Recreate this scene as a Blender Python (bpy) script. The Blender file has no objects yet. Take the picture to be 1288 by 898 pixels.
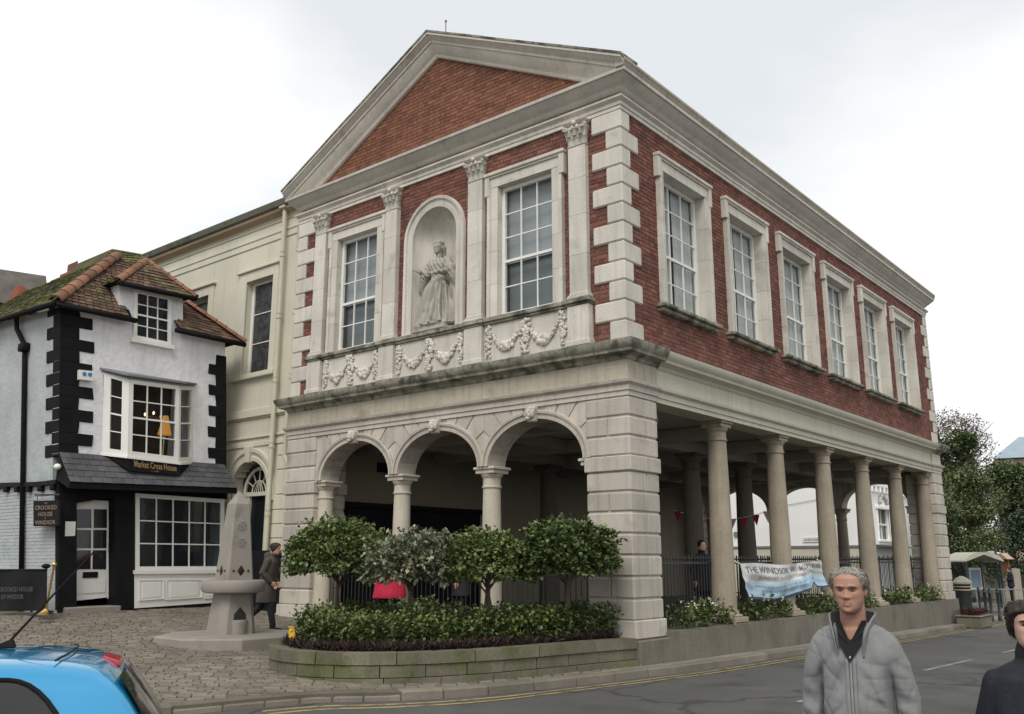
import bpy, math, random
import numpy as np
from mathutils import Vector, Matrix, noise
from math import sin, cos, pi, radians, sqrt, atan2, exp
random.seed(7)
rnd = random.random
def U(a, b): return a + (b - a) * random.random()
SC = bpy.context.scene
COL = SC.collection
# ---------------------------------------------------------------- camera
CAMP = Vector((8.453, -13.502, 1.70))
RX = Vector((0.772291039, 0.635268880, -0.0000270))
RY = Vector((-0.138783500, 0.168676393, -0.975852148))   # image down
RZ = Vector((-0.619923940, 0.753645622, 0.218432105))
FPX = 1145.38
cd = bpy.data.cameras.new('camera'); cam = bpy.data.objects.new('camera', cd); COL.objects.link(cam)
cd.sensor_width = 36.0; cd.lens = FPX / 1288 * 36.0; cd.clip_start = 0.1; cd.clip_end = 2000
cam.matrix_world = Matrix(((RX.x, -RY.x, -RZ.x, CAMP.x), (RX.y, -RY.y, -RZ.y, CAMP.y), (RX.z, -RY.z, -RZ.z, CAMP.z), (0, 0, 0, 1)))
SC.camera = cam
# ---------------------------------------------------------------- light: bright overcast
SUN_EL, SUN_AZ = radians(48), radians(155)
W = bpy.data.worlds.new('World'); SC.world = W; W.use_nodes = True
nt = W.node_tree; nt.nodes.clear()
wo = nt.nodes.new('ShaderNodeOutputWorld'); bg = nt.nodes.new('ShaderNodeBackground')
sky = nt.nodes.new('ShaderNodeTexSky'); sky.sky_type = 'NISHITA'; sky.sun_disc = False
sky.sun_elevation = SUN_EL; sky.sun_rotation = SUN_AZ
tc = nt.nodes.new('ShaderNodeTexCoord'); mp = nt.nodes.new('ShaderNodeMapping'); mp.inputs['Scale'].default_value = (1, 1, 2.2)
mp.inputs['Location'].default_value = (1.9, 0.7, 0.35)
nz = nt.nodes.new('ShaderNodeTexNoise'); nz.inputs['Scale'].default_value = 1.1; nz.inputs['Detail'].default_value = 5; nz.inputs['Roughness'].default_value = 0.5
rp = nt.nodes.new('ShaderNodeValToRGB')
rp.color_ramp.elements[0].position = 0.36; rp.color_ramp.elements[0].color = (6.7, 6.95, 7.15, 1)
rp.color_ramp.elements[1].position = 0.58; rp.color_ramp.elements[1].color = (10.2, 10.2, 10.1, 1)
mx = nt.nodes.new('ShaderNodeMix'); mx.data_type = 'RGBA'; mx.inputs[0].default_value = 0.93
L = nt.links.new
L(tc.outputs['Generated'], mp.inputs['Vector']); L(mp.outputs[0], nz.inputs['Vector']); L(nz.outputs['Fac'], rp.inputs['Fac'])
L(sky.outputs[0], mx.inputs[6]); L(rp.outputs[0], mx.inputs[7]); L(mx.outputs[2], bg.inputs['Color'])
bg.inputs['Strength'].default_value = 0.1; L(bg.outputs[0], wo.inputs['Surface'])
sd = bpy.data.lights.new('sun', 'SUN'); sun = bpy.data.objects.new('sun', sd); COL.objects.link(sun)
sd.energy = 1.5; sd.angle = radians(28); sd.color = (1, 0.96, 0.9)
sdir = Vector((sin(SUN_AZ) * cos(SUN_EL), cos(SUN_AZ) * cos(SUN_EL), sin(SUN_EL)))
sun.rotation_euler = sdir.to_track_quat('Z', 'Y').to_euler()
SC.view_settings.view_transform = 'Standard'; SC.view_settings.look = 'None'
SC.view_settings.exposure = 0.33; SC.view_settings.gamma = 1
# ---------------------------------------------------------------- survey of the place (measured points -> metres)
def ray(px, py): return RX * (px - 644) + RY * (py - 449) + RZ * FPX
def PX(px, py, x=0.0): d = ray(px, py); return CAMP + d * ((x - CAMP.x) / d.x)
def PY(px, py, y=0.0): d = ray(px, py); return CAMP + d * ((y - CAMP.y) / d.y)
def PZ(px, py, z=0.0): d = ray(px, py); return CAMP + d * ((z - CAMP.z) / d.z)
def sm(a, b, x):
    t = min(1, max(0, (x - a) / (b - a))); return t * t * (3 - 2 * t)
def G(x, y):
    s = sm(-6, 0, x)
    return .047 * min(12, max(0, -x)) * (1 - sm(12, 30, y)) - .0145 * min(30, max(y, 0)) * s - .008 * min(40, max(-y, 0)) * s
# ---------------------------------------------------------------- mesh builder
class MB:
    def __init__(s): s.v = []; s.f = []; s.m = []
    def add(s, v, f, mi=0):
        n = len(s.v); s.v += [tuple(p) for p in v]; s.f += [tuple(i + n for i in q) for q in f]; s.m += [mi] * len(f); return s
    def box(s, a, b, mi=0, bv=0.0):
        x0, y0, z0 = a; x1, y1, z1 = b
        return s.hexa([(x0, y0, z0), (x1, y0, z0), (x1, y1, z0), (x0, y1, z0), (x0, y0, z1), (x1, y0, z1), (x1, y1, z1), (x0, y1, z1)], mi, bv)
    def hexa(s, c, mi=0, bv=0.0):
        F6 = [(3, 2, 1, 0), (4, 5, 6, 7), (0, 1, 5, 4), (1, 2, 6, 5), (2, 3, 7, 6), (3, 0, 4, 7)]
        if bv <= 0: return s.add(c, F6, mi)
        c = [Vector(p) for p in c]; idx = {}; vs = []
        for fi, q in enumerate(F6):
            for k in range(4):
                p = c[q[k]]; a = c[q[k - 1]] - p; b = c[q[(k + 1) % 4]] - p
                la = a.length or 1; lb = b.length or 1
                idx[(fi, q[k])] = len(vs); vs.append(p + a * (min(bv, la * .4) / la) + b * (min(bv, lb * .4) / lb))
        fs = [tuple(idx[(fi, i)] for i in q) for fi, q in enumerate(F6)]
        for i in range(6):
            for j in range(i + 1, 6):
                for k in range(4):
                    e = (F6[i][k], F6[i][(k + 1) % 4])
                    for l in range(4):
                        if (F6[j][(l + 1) % 4], F6[j][l]) == e:
                            fs.append((idx[(i, e[1])], idx[(i, e[0])], idx[(j, e[0])], idx[(j, e[1])]))
        for p in range(8):
            fl = [i for i in range(6) if p in F6[i]]
            t = [idx[(i, p)] for i in fl]
            n = (vs[t[1]] - vs[t[0]]).cross(vs[t[2]] - vs[t[0]]); ctr = sum(c, Vector()) / 8
            if n.dot(c[p] - ctr) < 0: t.reverse()
            fs.append(tuple(t))
        return s.add(vs, fs, mi)
    def prism(s, poly, d, mi=0):
        """poly: list of 3D points (planar), d: extrusion vector"""
        n = len(poly); a = [Vector(p) for p in poly]; d = Vector(d)
        nn = Vector()
        for i in range(n): nn += a[i].cross(a[(i + 1) % n])
        if nn.dot(d) > 0: a = a[::-1]
        b = [p + d for p in a]
        return s.add(a + b, [tuple(range(n)), tuple(range(2 * n - 1, n - 1, -1))] + [(i, i + n, (i + 1) % n + n, (i + 1) % n) for i in range(n)], mi)
    def tube(s, pts, r, n=8, mi=0, cap=True):
        pts = [Vector(p) for p in pts]; rr = r if isinstance(r, (list, tuple)) else [r] * len(pts)
        up = None; rings = []
        for i, p in enumerate(pts):
            t = (pts[min(i + 1, len(pts) - 1)] - pts[max(i - 1, 0)]).normalized()
            if up is None: up = t.orthogonal().normalized()
            up = (up - t * up.dot(t)).normalized(); sd_ = t.cross(up)
            rings.append([p + (up * cos(2 * pi * k / n) + sd_ * sin(2 * pi * k / n)) * rr[i] for k in range(n)])
        return s.rings(rings, mi, cap)
    def rings(s, R, mi=0, cap=True, closed=False):
        n = len(R[0]); v = [p for r in R for p in r]; f = []
        m = len(R)
        for i in range(m if closed else m - 1):
            j = (i + 1) % m
            for k in range(n): f.append((i * n + k, i * n + (k + 1) % n, j * n + (k + 1) % n, j * n + k))
        if cap and not closed: f += [tuple(range(n - 1, -1, -1)), tuple((m - 1) * n + k for k in range(n))]
        return s.add(v, f, mi)
    def lathe(s, prof, c=(0, 0, 0), n=20, mi=0):
        c = Vector(c)
        return s.rings([[c + Vector((r * cos(2 * pi * k / n), r * sin(2 * pi * k / n), z)) for k in range(n)] for r, z in prof], mi)
    def limb(s, pts, rad, n=12, mi=0):
        """tapered chain with rounded ends"""
        pts = [Vector(p) for p in pts]; rad = list(rad)
        d0 = (pts[0] - pts[1]).normalized(); d1 = (pts[-1] - pts[-2]).normalized()
        P = [pts[0] + d0 * rad[0] * .95, pts[0] + d0 * rad[0] * .6] + pts + [pts[-1] + d1 * rad[-1] * .6, pts[-1] + d1 * rad[-1] * .95]
        return s.tube(P, [rad[0] * .3, rad[0] * .8] + rad + [rad[-1] * .8, rad[-1] * .3], n, mi)
    def ell(s, c, r, n=10, m=7, mi=0, rot=None):
        c = Vector(c); R = []
        for i in range(m):
            t = pi * (i + .001 + (.998 if i == m - 1 else 0) * 0) / (m - 1); t = min(max(t, .08), pi - .08)
            ring = []
            for k in range(n):
                p = Vector((r[0] * sin(t) * cos(2 * pi * k / n), r[1] * sin(t) * sin(2 * pi * k / n), -r[2] * cos(t)))
                if rot is not None: p = rot @ p
                ring.append(c + p)
            R.append(ring)
        return s.rings(R, mi)
    def sweep(s, prof, path, mi=0, cap=True):
        """prof: (out, z) closed section; path: list of ((x,y),(mx,my)) with mitre vectors"""
        return s.rings([[(p[0] + m[0] * o, p[1] + m[1] * o, z) for o, z in prof] for p, m in path], mi, cap)
    def grid(s, fn, nu, nv, mi=0):
        return s.add([fn(i / nu, j / nv) for j in range(nv + 1) for i in range(nu + 1)],
                     [(j * (nu + 1) + i, j * (nu + 1) + i + 1, (j + 1) * (nu + 1) + i + 1, (j + 1) * (nu + 1) + i) for j in range(nv) for i in range(nu)], mi)
ORG = {}
def mesh(name, mb, mats, off=(0, 0, 0), smooth=False):
    me = bpy.data.meshes.new(name); o = off
    v = mb.v if tuple(o) == (0, 0, 0) else [(p[0] - o[0], p[1] - o[1], p[2] - o[2]) for p in mb.v]
    me.from_pydata(v, [], mb.f)
    for m in (mats if isinstance(mats, (list, tuple)) else [mats]): me.materials.append(m)
    if any(mb.m): me.polygons.foreach_set('material_index', mb.m)
    if smooth is True: me.polygons.foreach_set('use_smooth', [True] * len(mb.f))
    me.update()
    if smooth not in (True, False):
        me.polygons.foreach_set('use_smooth', [True] * len(mb.f)); me.set_sharp_from_angle(angle=smooth)
    return me
def tag(o, label=None, cat=None, group=None, kind=None):
    if label: o['label'] = label
    if cat: o['category'] = cat
    if group: o['group'] = group
    if kind: o['kind'] = kind
    return o
def link(name, me, parent=None, loc=None):
    o = bpy.data.objects.new(name, me); COL.objects.link(o)
    if parent is not None: o.parent = parent
    if loc is not None: o.location = loc
    return o
def build(name, mb, mats, parent=None, local=False, smooth=False, base=None):
    if parent is None:
        off = base or (0, 0, 0)
        o = link(name, mesh(name, mb, mats, off, smooth)); o.location = off; ORG[o] = Vector(off); return o
    off = (0, 0, 0) if local else ORG[parent]
    o = link(name, mesh(name, mb, mats, off, smooth), parent); ORG[o] = ORG[parent]; return o
def thing(name, label, cat, loc=(0, 0, 0), rz=0.0, group=None):
    o = bpy.data.objects.new(name, None); COL.objects.link(o); o.empty_display_size = .3
    o.location = loc; o.rotation_euler = (0, 0, rz); ORG[o] = Vector(loc); return tag(o, label, cat, group)
def dup(o, loc=None, rz=None, label=None, parent=None):
    c = o.copy(); COL.objects.link(c)
    if parent is not None: c.parent = parent
    if loc is not None: c.location = loc
    if rz is not None: c.rotation_euler = (0, 0, rz)
    if label: c['label'] = label
    ORG[c] = Vector(c.location)
    for ch in list(o.children): dup(ch, parent=c)
    return c
# ---------------------------------------------------------------- materials
def mat(name, col, rough=.8, var=.12, sc=2.5, fine=45, fvar=.08, bump=.2, dirt=None, isl=0.0, spec=.3, metal=0.0, hue=None, streak=None, bd=.006, crack=0):
    """dirt=(colour, threshold, scale) patchy stain; streak=(colour, amount) vertical runs; isl = piece-to-piece variation; hue=(second colour) pieces drift towards"""
    m = bpy.data.materials.new(name); m.use_nodes = True; n = m.node_tree.nodes; l = m.node_tree.links.new
    b = n['Principled BSDF']; b.inputs['Roughness'].default_value = rough; b.inputs['Specular IOR Level'].default_value = spec; b.inputs['Metallic'].default_value = metal
    gp = n.new('ShaderNodeNewGeometry')
    def nz_(scale, det=3, vec=None):
        t = n.new('ShaderNodeTexNoise'); t.inputs['Scale'].default_value = scale; t.inputs['Detail'].default_value = det
        l(vec or gp.outputs['Position'], t.inputs['Vector']); return t.outputs['Fac']
    def mapr(x, a, c, lo, hi):
        t = n.new('ShaderNodeMapRange'); l(x, t.inputs[0])
        for i, q in enumerate((a, c, lo, hi)): t.inputs[i + 1].default_value = q
        return t.outputs[0]
    def mul(x, y):
        t = n.new('ShaderNodeMath'); t.operation = 'MULTIPLY'; l(x, t.inputs[0])
        if isinstance(y, float): t.inputs[1].default_value = y
        else: l(y, t.inputs[1])
        return t.outputs[0]
    def mix(f, a, c):
        t = n.new('ShaderNodeMix'); t.data_type = 'RGBA'; l(f, t.inputs[0])
        for s_, q in ((6, a), (7, c)):
            if isinstance(q, tuple): t.inputs[s_].default_value = (*q, 1)
            else: l(q, t.inputs[s_])
        return t.outputs[2]
    base = n.new('ShaderNodeRGB'); base.outputs[0].default_value = (*col, 1); c = base.outputs[0]
    br = mapr(nz_(sc), .3, .7, 1 - var, 1 + var)
    ff = nz_(fine, 4)
    br = mul(br, mapr(ff, .3, .7, 1 - fvar, 1 + fvar))
    if isl or hue:
        oi = n.new('ShaderNodeObjectInfo'); a = n.new('ShaderNodeMath'); a.operation = 'ADD'; l(gp.outputs['Random Per Island'], a.inputs[0]); l(oi.outputs['Random'], a.inputs[1])
        fr = n.new('ShaderNodeMath'); fr.operation = 'FRACT'; l(a.outputs[0], fr.inputs[0]); R_ = fr.outputs[0]
        if isl: br = mul(br, mapr(R_, 0, 1, 1 - isl, 1 + isl))
        if hue:
            w = n.new('ShaderNodeMath'); w.operation = 'MULTIPLY'; l(R_, w.inputs[0]); w.inputs[1].default_value = 7.31
            f2 = n.new('ShaderNodeMath'); f2.operation = 'FRACT'; l(w.outputs[0], f2.inputs[0])
            c = mix(f2.outputs[0], c, tuple(hue))
    if dirt: 
        dd = nz_(dirt[2], 6)
        c = mix(mapr(dd, dirt[1], dirt[1] + .16, 0, .85), c, tuple(dirt[0]))
    if streak:
        mm = n.new('ShaderNodeMapping'); mm.inputs['Scale'].default_value = (5, 5, .35); l(gp.outputs['Position'], mm.inputs[0])
        c = mix(mapr(nz_(1.6, 5, mm.outputs[0]), .5, .78, 0, streak[1]), c, tuple(streak[0]))
    if crack:
        vo = n.new('ShaderNodeTexVoronoi'); vo.feature = 'DISTANCE_TO_EDGE'; vo.inputs['Scale'].default_value = crack; dn = n.new('ShaderNodeTexNoise'); dn.inputs['Scale'].default_value = 1.3; dn.inputs['Detail'].default_value = 6; l(gp.outputs['Position'], dn.inputs['Vector'])
        mv = n.new('ShaderNodeMix'); mv.data_type = 'VECTOR'; mv.inputs[0].default_value = .5; l(gp.outputs['Position'], mv.inputs[4]); l(dn.outputs['Color'], mv.inputs[5]); l(mv.outputs[1], vo.inputs['Vector'])
        c = mix(mapr(vo.outputs['Distance'], .004, .012, .75, 0), c, (.03, .029, .028)); pn_ = nz_(.22, 1); c = mix(mapr(pn_, .50, .515, 0, .35), c, (.055, .054, .052))
    t = n.new('ShaderNodeMix'); t.data_type = 'RGBA'; t.blend_type = 'MULTIPLY'; t.inputs[0].default_value = 1; l(c, t.inputs[6])
    cb = n.new('ShaderNodeCombineColor'); [l(br, cb.inputs[i]) for i in range(3)]; l(cb.outputs[0], t.inputs[7])
    l(t.outputs[2], b.inputs['Base Color'])
    if bump:
        bp = n.new('ShaderNodeBump'); bp.inputs['Strength'].default_value = bump; bp.inputs['Distance'].default_value = bd; l(ff, bp.inputs['Height']); l(bp.outputs[0], b.inputs['Normal'])
    m['p'] = 1
    return m
def flat(name, col, rough=.6, spec=.3, metal=0.0):
    return mat(name, col, rough, .05, 3, 60, .04, 0, spec=spec, metal=metal)
def leafmat(name, a, c, rough=.45):
    m = mat(name, a, rough, .15, 1.5, 30, .1, 0, isl=.45, hue=c, spec=.35)
    return m
def glass(name, tint=(.75, .8, .8), thru=.7):
    m = bpy.data.materials.new(name); m.use_nodes = True; n = m.node_tree.nodes; l = m.node_tree.links.new
    b = n['Principled BSDF']; b.inputs['Base Color'].default_value = (.02, .025, .028, 1); b.inputs['Roughness'].default_value = .04
    tr = n.new('ShaderNodeBsdfTransparent'); tr.inputs[0].default_value = (*tint, 1); ms = n.new('ShaderNodeMixShader'); ms.inputs[0].default_value = thru
    nz_ = n.new('ShaderNodeTexNoise'); nz_.inputs['Scale'].default_value = 3.0
    bp = n.new('ShaderNodeBump'); bp.inputs['Strength'].default_value = .05; bp.inputs['Distance'].default_value = .02; l(nz_.outputs[0], bp.inputs['Height']); l(bp.outputs[0], b.inputs['Normal'])
    l(b.outputs[0], ms.inputs[1]); l(tr.outputs[0], ms.inputs[2]); l(ms.outputs[0], n['Material Output'].inputs[0]); return m
def emit(name, col, st):
    m = bpy.data.materials.new(name); m.use_nodes = True; b = m.node_tree.nodes['Principled BSDF']; b.inputs['Base Color'].default_value = (*col, 1)
    b.inputs['Emission Color'].default_value = (*col, 1); b.inputs['Emission Strength'].default_value = st; return m
K = {}
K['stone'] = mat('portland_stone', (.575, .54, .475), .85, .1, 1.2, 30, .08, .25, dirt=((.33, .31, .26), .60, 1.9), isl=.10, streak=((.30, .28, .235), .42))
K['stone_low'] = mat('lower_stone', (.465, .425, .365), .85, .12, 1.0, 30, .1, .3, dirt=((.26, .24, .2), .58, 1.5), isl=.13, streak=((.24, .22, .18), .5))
K['frieze'] = mat('weathered_stone', (.40, .36, .285), .9, .14, 1.5, 26, .1, .3, dirt=((.2, .18, .13), .58, 1.5), streak=((.22, .2, .14), .6))
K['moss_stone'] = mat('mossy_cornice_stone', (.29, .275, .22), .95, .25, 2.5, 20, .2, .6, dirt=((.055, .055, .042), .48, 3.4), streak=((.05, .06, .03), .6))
K['cream'] = mat('cream_painted_stone', (.50, .48, .385), .7, .06, 1.0, 30, .05, .15, dirt=((.3, .29, .2), .66, 1.5), streak=((.30, .29, .21), .4))
K['annex'] = mat('cream_stucco', (.60, .57, .46), .8, .06, .8, 25, .04, .15, streak=((.42, .40, .31), .35))
K['brick'] = mat('red_brick', (.162, .068, .052), .9, .13, 1.2, 60, .17, .5, isl=.26, hue=(.205, .088, .064), dirt=((.09, .05, .044), .58, .8), streak=((.10, .058, .05), .45))
K['brick_ped'] = mat('orange_red_brick', (.188, .078, .050), .9, .12, 1.2, 60, .15, .5, isl=.20, hue=(.235, .105, .064), dirt=((.13, .064, .046), .62, .8))
K['mortar'] = mat('lime_mortar', (.36, .29, .23), .95, .2, 2, 40, .1, .2)
K['white_paint'] = mat('white_paint', (.78, .77, .72), .5, .03, 2, 40, .03, .05)
K['glass'] = glass('window_glass', (.84, .87, .87), .78)
K['glass_dark'] = glass('dark_window_glass', (.5, .55, .55), .45)
K['sky_reflection'] = mat('grey_sky_reflection', (.60, .63, .64), .8, .1, 1.2, 30, .04, 0)  # pale sheet behind the front panes, sky reflection put into its colour
K['dark_in'] = flat('dark_interior', (.05, .057, .062), .9)  # unlit rooms behind glass, their darkness put into the colour
K['curtain'] = mat('net_curtain', (.80, .81, .78), .9, .06, 2, 30, .04, 0)
K['plaster'] = mat('interior_plaster', (.27, .24, .18), .9, .08, .8, 20, .05, .1)
K['ceiling'] = mat('ceiling_paint', (.32, .305, .265), .9, .08, .8, 20, .05, .1)
K['floorst'] = mat('hall_paving', (.10, .09, .075), .9, .15, 1, 20, .1, .2)
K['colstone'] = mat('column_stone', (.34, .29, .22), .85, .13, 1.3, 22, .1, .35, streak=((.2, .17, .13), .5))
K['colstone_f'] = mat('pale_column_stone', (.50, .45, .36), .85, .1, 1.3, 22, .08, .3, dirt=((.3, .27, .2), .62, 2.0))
K['render'] = mat('grey_render', (.165, .15, .12), .9, .15, .8, 25, .12, .35, dirt=((.1, .095, .07), .56, 1.2), streak=((.09, .085, .065), .55))
K['mosswall'] = mat('green_stained_stone', (.14, .128, .092), .92, .2, 1.4, 25, .16, .4, dirt=((.085, .10, .035), .5, 1.6), isl=.12, streak=((.10, .11, .05), .5))
K['iron'] = flat('black_iron', (.018, .018, .02), .45, .5)
K['slate'] = mat('roof_slate', (.085, .085, .09), .7, .2, 2, 40, .12, .3, isl=.18)
K['black'] = mat('black_paint', (.011, .0105, .012), .8, .2, 3, 40, .1, .3, spec=.15)
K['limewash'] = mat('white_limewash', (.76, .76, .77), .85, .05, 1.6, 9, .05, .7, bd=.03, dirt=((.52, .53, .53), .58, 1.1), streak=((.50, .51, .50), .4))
K['blue_wall'] = mat('pale_blue_grey_wall', (.42, .445, .445), .85, .1, 1.2, 9, .05, .6, bd=.03, dirt=((.3, .36, .36), .58, 1.3))  # side wall tone, bluer and darker than the front
K['tile'] = mat('old_clay_tile', (.10, .07, .05), .95, .2, 2, 40, .2, .4, isl=.4, hue=(.15, .088, .06), dirt=((.10, .11, .04), .55, 1.6))
K['tile_moss'] = mat('mossy_clay_tile', (.10, .085, .045), .95, .2, 2, 40, .2, .5, isl=.4, hue=(.13, .13, .04), dirt=((.10, .125, .03), .44, 1.2))
K['ridge'] = mat('orange_ridge_tile', (.22, .105, .065), .9, .2, 3, 30, .2, .4, isl=.25, dirt=((.12, .11, .06), .53, 4))
K['granite'] = mat('grey_granite', (.27, .245, .215), .75, .08, 2, 120, .28, .2, dirt=((.17, .155, .13), .6, 2.5))
K['sett'] = mat('stone_sett', (.195, .17, .135), .85, .16, .7, 30, .14, .4, isl=.2, hue=(.175, .150, .118), dirt=((.11, .10, .072), .56, .8))
K['joint'] = mat('sett_joint', (.125, .107, .08), .95, .2, 1.5, 40, .15, .3, dirt=((.07, .09, .04), .6, 1.0))
K['paving'] = mat('pavement_stone', (.21, .19, .16), .9, .12, 1, 25, .1, .25, isl=.1, dirt=((.12, .115, .09), .6, 1))
K['kerb'] = mat('granite_kerb', (.175, .155, .125), .85, .15, 1.5, 40, .12, .3, isl=.2, dirt=((.12, .12, .09), .56, 1.4))
K['asphalt'] = mat('asphalt', (.088, .087, .083), .9, .16, .45, 130, .34, .5, dirt=((.046, .045, .043), .53, .8), streak=((.10, .097, .09), .35), crack=.35)
K['yellow'] = mat('yellow_road_paint', (.30, .235, .10), .85, .2, 3, 50, .3, .1, dirt=((.09, .08, .06), .52, 5))
K['whiteline'] = mat('white_road_paint', (.24, .24, .23), .85, .2, 3, 50, .3, .1, dirt=((.09, .09, .085), .5, 5))
K['soil'] = mat('soil', (.04, .03, .02), .95, .2, 2, 30, .2, .5)
K['bark'] = mat('bark', (.10, .075, .05), .95, .2, 4, 40, .2, .6)
K['gold'] = flat('gold_letter', (.27, .195, .09), .6)
K['brass'] = flat('polished_brass', (.7, .48, .16), .2, .5, 1.0)
K['lead'] = flat('grey_lead', (.2, .2, .21), .6)
K['pipe'] = mat('cream_pipe', (.55, .53, .40), .6, .06, 2, 30, .05, 0)
K['greenpaint'] = flat('green_black_paint', (.02, .028, .025), .4, .5)
K['steel'] = flat('galvanised_steel', (.45, .46, .47), .4, .5, .6)
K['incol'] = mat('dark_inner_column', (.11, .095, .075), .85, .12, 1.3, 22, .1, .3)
K['sky_reflection_low'] = flat('dim_sky_reflection', (.34, .37, .385), .8)  # dimmer sheet painting the sky reflection of the lower sash
# ================================================================ THE GROUND
def resample(P, step):
    P = [Vector(p) for p in P]; out = [P[0]]; 
    for a, b in zip(P, P[1:]):
        n = max(1, int(round((b - a).length / step)))
        out += [a.lerp(b, (i + 1) / n) for i in range(n)]
    return out
def smoothline(P, it=2):
    P = [Vector(p) for p in P]
    for _ in range(it):
        Q = [P[0]]
        for a, b in zip(P, P[1:]): Q += [a.lerp(b, .25), a.lerp(b, .75)]
        P = Q + [P[-1]]
    return P
KB = [(-40, -30), (-14, -22), (-5, -13), (-2.6, -9.6), (-1.85, -7.6), (-1.62, -6.4), (-1.4, -5.5), (-.92, -4.85), (-.42, -3.75), (-.05, -2.15), (.32, -.6), (.55, .8), (.52, 5), (.55, 10), (.56, 16), (.46, 20.5), (.42, 24), (.1, 26.3), (-.8, 28.4), (-2.3, 29.5), (-6, 30), (-40, 30)]
KBS = resample(smoothline(KB), .45)
def kerb_x(y):
    for a, b in zip(KBS, KBS[1:]):
        if a.y <= y <= b.y and b.y > a.y: return a.x + (b.x - a.x) * (y - a.y) / (b.y - a.y)
    return -50
road = MB()
xs = [-900, -300, -120, -60] + [-40 + 2 * i for i in range(41)] + [60, 120, 300, 900]
ys = [-900, -300, -120, -60] + [-40 + 2 * i for i in range(61)] + [120, 300, 900]
road.add([(x, y, G(x, y) - .11) for y in ys for x in xs], [(j * len(xs) + i, j * len(xs) + i + 1, (j + 1) * len(xs) + i + 1, (j + 1) * len(xs) + i) for j in range(len(ys) - 1) for i in range(len(xs) - 1)])
tag(build('road', road, K['asphalt'], smooth=True), kind='structure')
pv = MB(); NC = 46; R_ = []
for p in KBS:
    r = []
    for i in range(NC + 1):
        t = (i / NC) ** 1.5; x = p.x + (-60 - p.x) * t; r.append((x, p.y, G(x, p.y)))
    R_.append(r)
rows = [p for p in R_ if True]
pv.add([q for r in rows for q in r], [(j * (NC + 1) + i + 1, j * (NC + 1) + i, (j + 1) * (NC + 1) + i, (j + 1) * (NC + 1) + i + 1) for j in range(len(rows) - 1) for i in range(NC)])
for a, b in zip(R_, R_[1:]):
    pv.add([a[0], b[0], (b[0][0], b[0][1], b[0][2] - .2), (a[0][0], a[0][1], a[0][2] - .2)], [(0, 1, 2, 3)])
pave = tag(build('pavement', pv, K['joint'], smooth=True), kind='structure'); ORG[pave] = Vector()
# far pavement across the side street
fp = MB()
FK = resample(smoothline([(-40, 33.2), (-6, 33.4), (-3.2, 34), (-2.2, 35.5), (-2.3, 45), (-3.2, 60), (-6, 90)]), 1)
for a, b in zip(FK, FK[1:]):
    q = [(a.x, a.y), (b.x, b.y), (b.x - 40, b.y + (6 if b.x < -4 else 0)), (a.x - 40, a.y + (6 if a.x < -4 else 0))]
    fp.add([(x, y, G(x, y) - .002) for x, y in q], [(3, 2, 1, 0)])
    fp.add([(a.x, a.y, G(a.x, a.y) - .13), (b.x, b.y, G(b.x, b.y) - .13), (b.x, b.y, G(b.x, b.y) - .002), (a.x, a.y, G(a.x, a.y) - .002)], [(0, 1, 2, 3)])
tag(build('far_pavement', fp, K['paving']), kind='structure')
# kerb stones, one by one along the edge of the pavement
KS = resample(smoothline(KB, 1), 1.15)
kroot = tag(build('kerb', MB().add([], []), K['kerb']), kind='structure')
for a, b in zip(KS, KS[1:]):
    if not (-7 < a.x and -10 < a.y < 29): continue
    t = (b - a).normalized(); nrm = Vector((-t.y, t.x)); drop = .05 if -8 < a.y < -4.95 else 0
    a2, b2 = a + t * .006, b - t * .006
    def kp(p, o, z): q = p + nrm * o; return (q.x, q.y, G(q.x, q.y) + z - drop)
    e = U(-.006, .006)
    c = [kp(a2, -.03, -.2), kp(b2, -.03, -.2), kp(b2, .17, -.2), kp(a2, .17, -.2), kp(a2, -.015 + e, .012), kp(b2, -.015 + e, .012), kp(b2, .17, .014), kp(a2, .17, .014)]
    build('kerb_stone', MB().hexa(c, 0, .018), K['kerb'], kroot)
# pavement flags along the side of the hall
for i in range(46):
    y = -1.2 + i * .62
    if y > 26: break
    x1 = kerb_x(y + .3) - .17; x0 = .12 if y > .2 else x1 - .32
    if y > 20: x0 = x1 - 1.4
    if x1 - x0 < .06: continue
    c = [(x0, y + .005, G(x0, y) - .02), (x1, y + .005, G(x1, y) - .02), (x1, y + .615, G(x1, y + .6) - .02), (x0, y + .615, G(x0, y + .6) - .02)]
    build('flagstone', MB().hexa(c + [(p[0], p[1], p[2] + .03) for p in c], 0, .006), K['paving'], pave)
# stone setts of the square: the nearest ones singly, the rest joined
PO = resample(smoothline([(-4.9, -.1), (-4.85, -1.6), (-4.6, -3.1), (-4.0, -4.35), (-3.15, -4.98), (-2.1, -4.98), (-1.2, -4.30), (-.64, -3.2), (-.33, -1.75), (-.10, -.6), (.04, -.04)], 2), .05)
def pel(t, k=0.0):
    f = min(max(t, 0), 1) * (len(PO) - 1); i = min(int(f), len(PO) - 2); p = PO[i].lerp(PO[i + 1], f - i); d = (PO[min(i + 3, len(PO) - 1)] - PO[max(i - 2, 0)]).normalized(); return (p.x + d.y * -k * -1, p.y - d.x * k)
def in_planter(x, y, k=0.0):
    ok = False; n = len(PO); j = n - 1
    for i in range(n):
        a, b = PO[i], PO[j]
        if (a.y > y) != (b.y > y) and x < (b.x - a.x) * (y - a.y) / (b.y - a.y) + a.x: ok = not ok
        j = i
    return ok and (k == 0 or min((x - p.x) ** 2 + (y - p.y) ** 2 for p in PO[::3]) > k * k)
SE = []
ru = Vector((.60, .80)); rv = Vector((-.80, .60))
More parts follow.
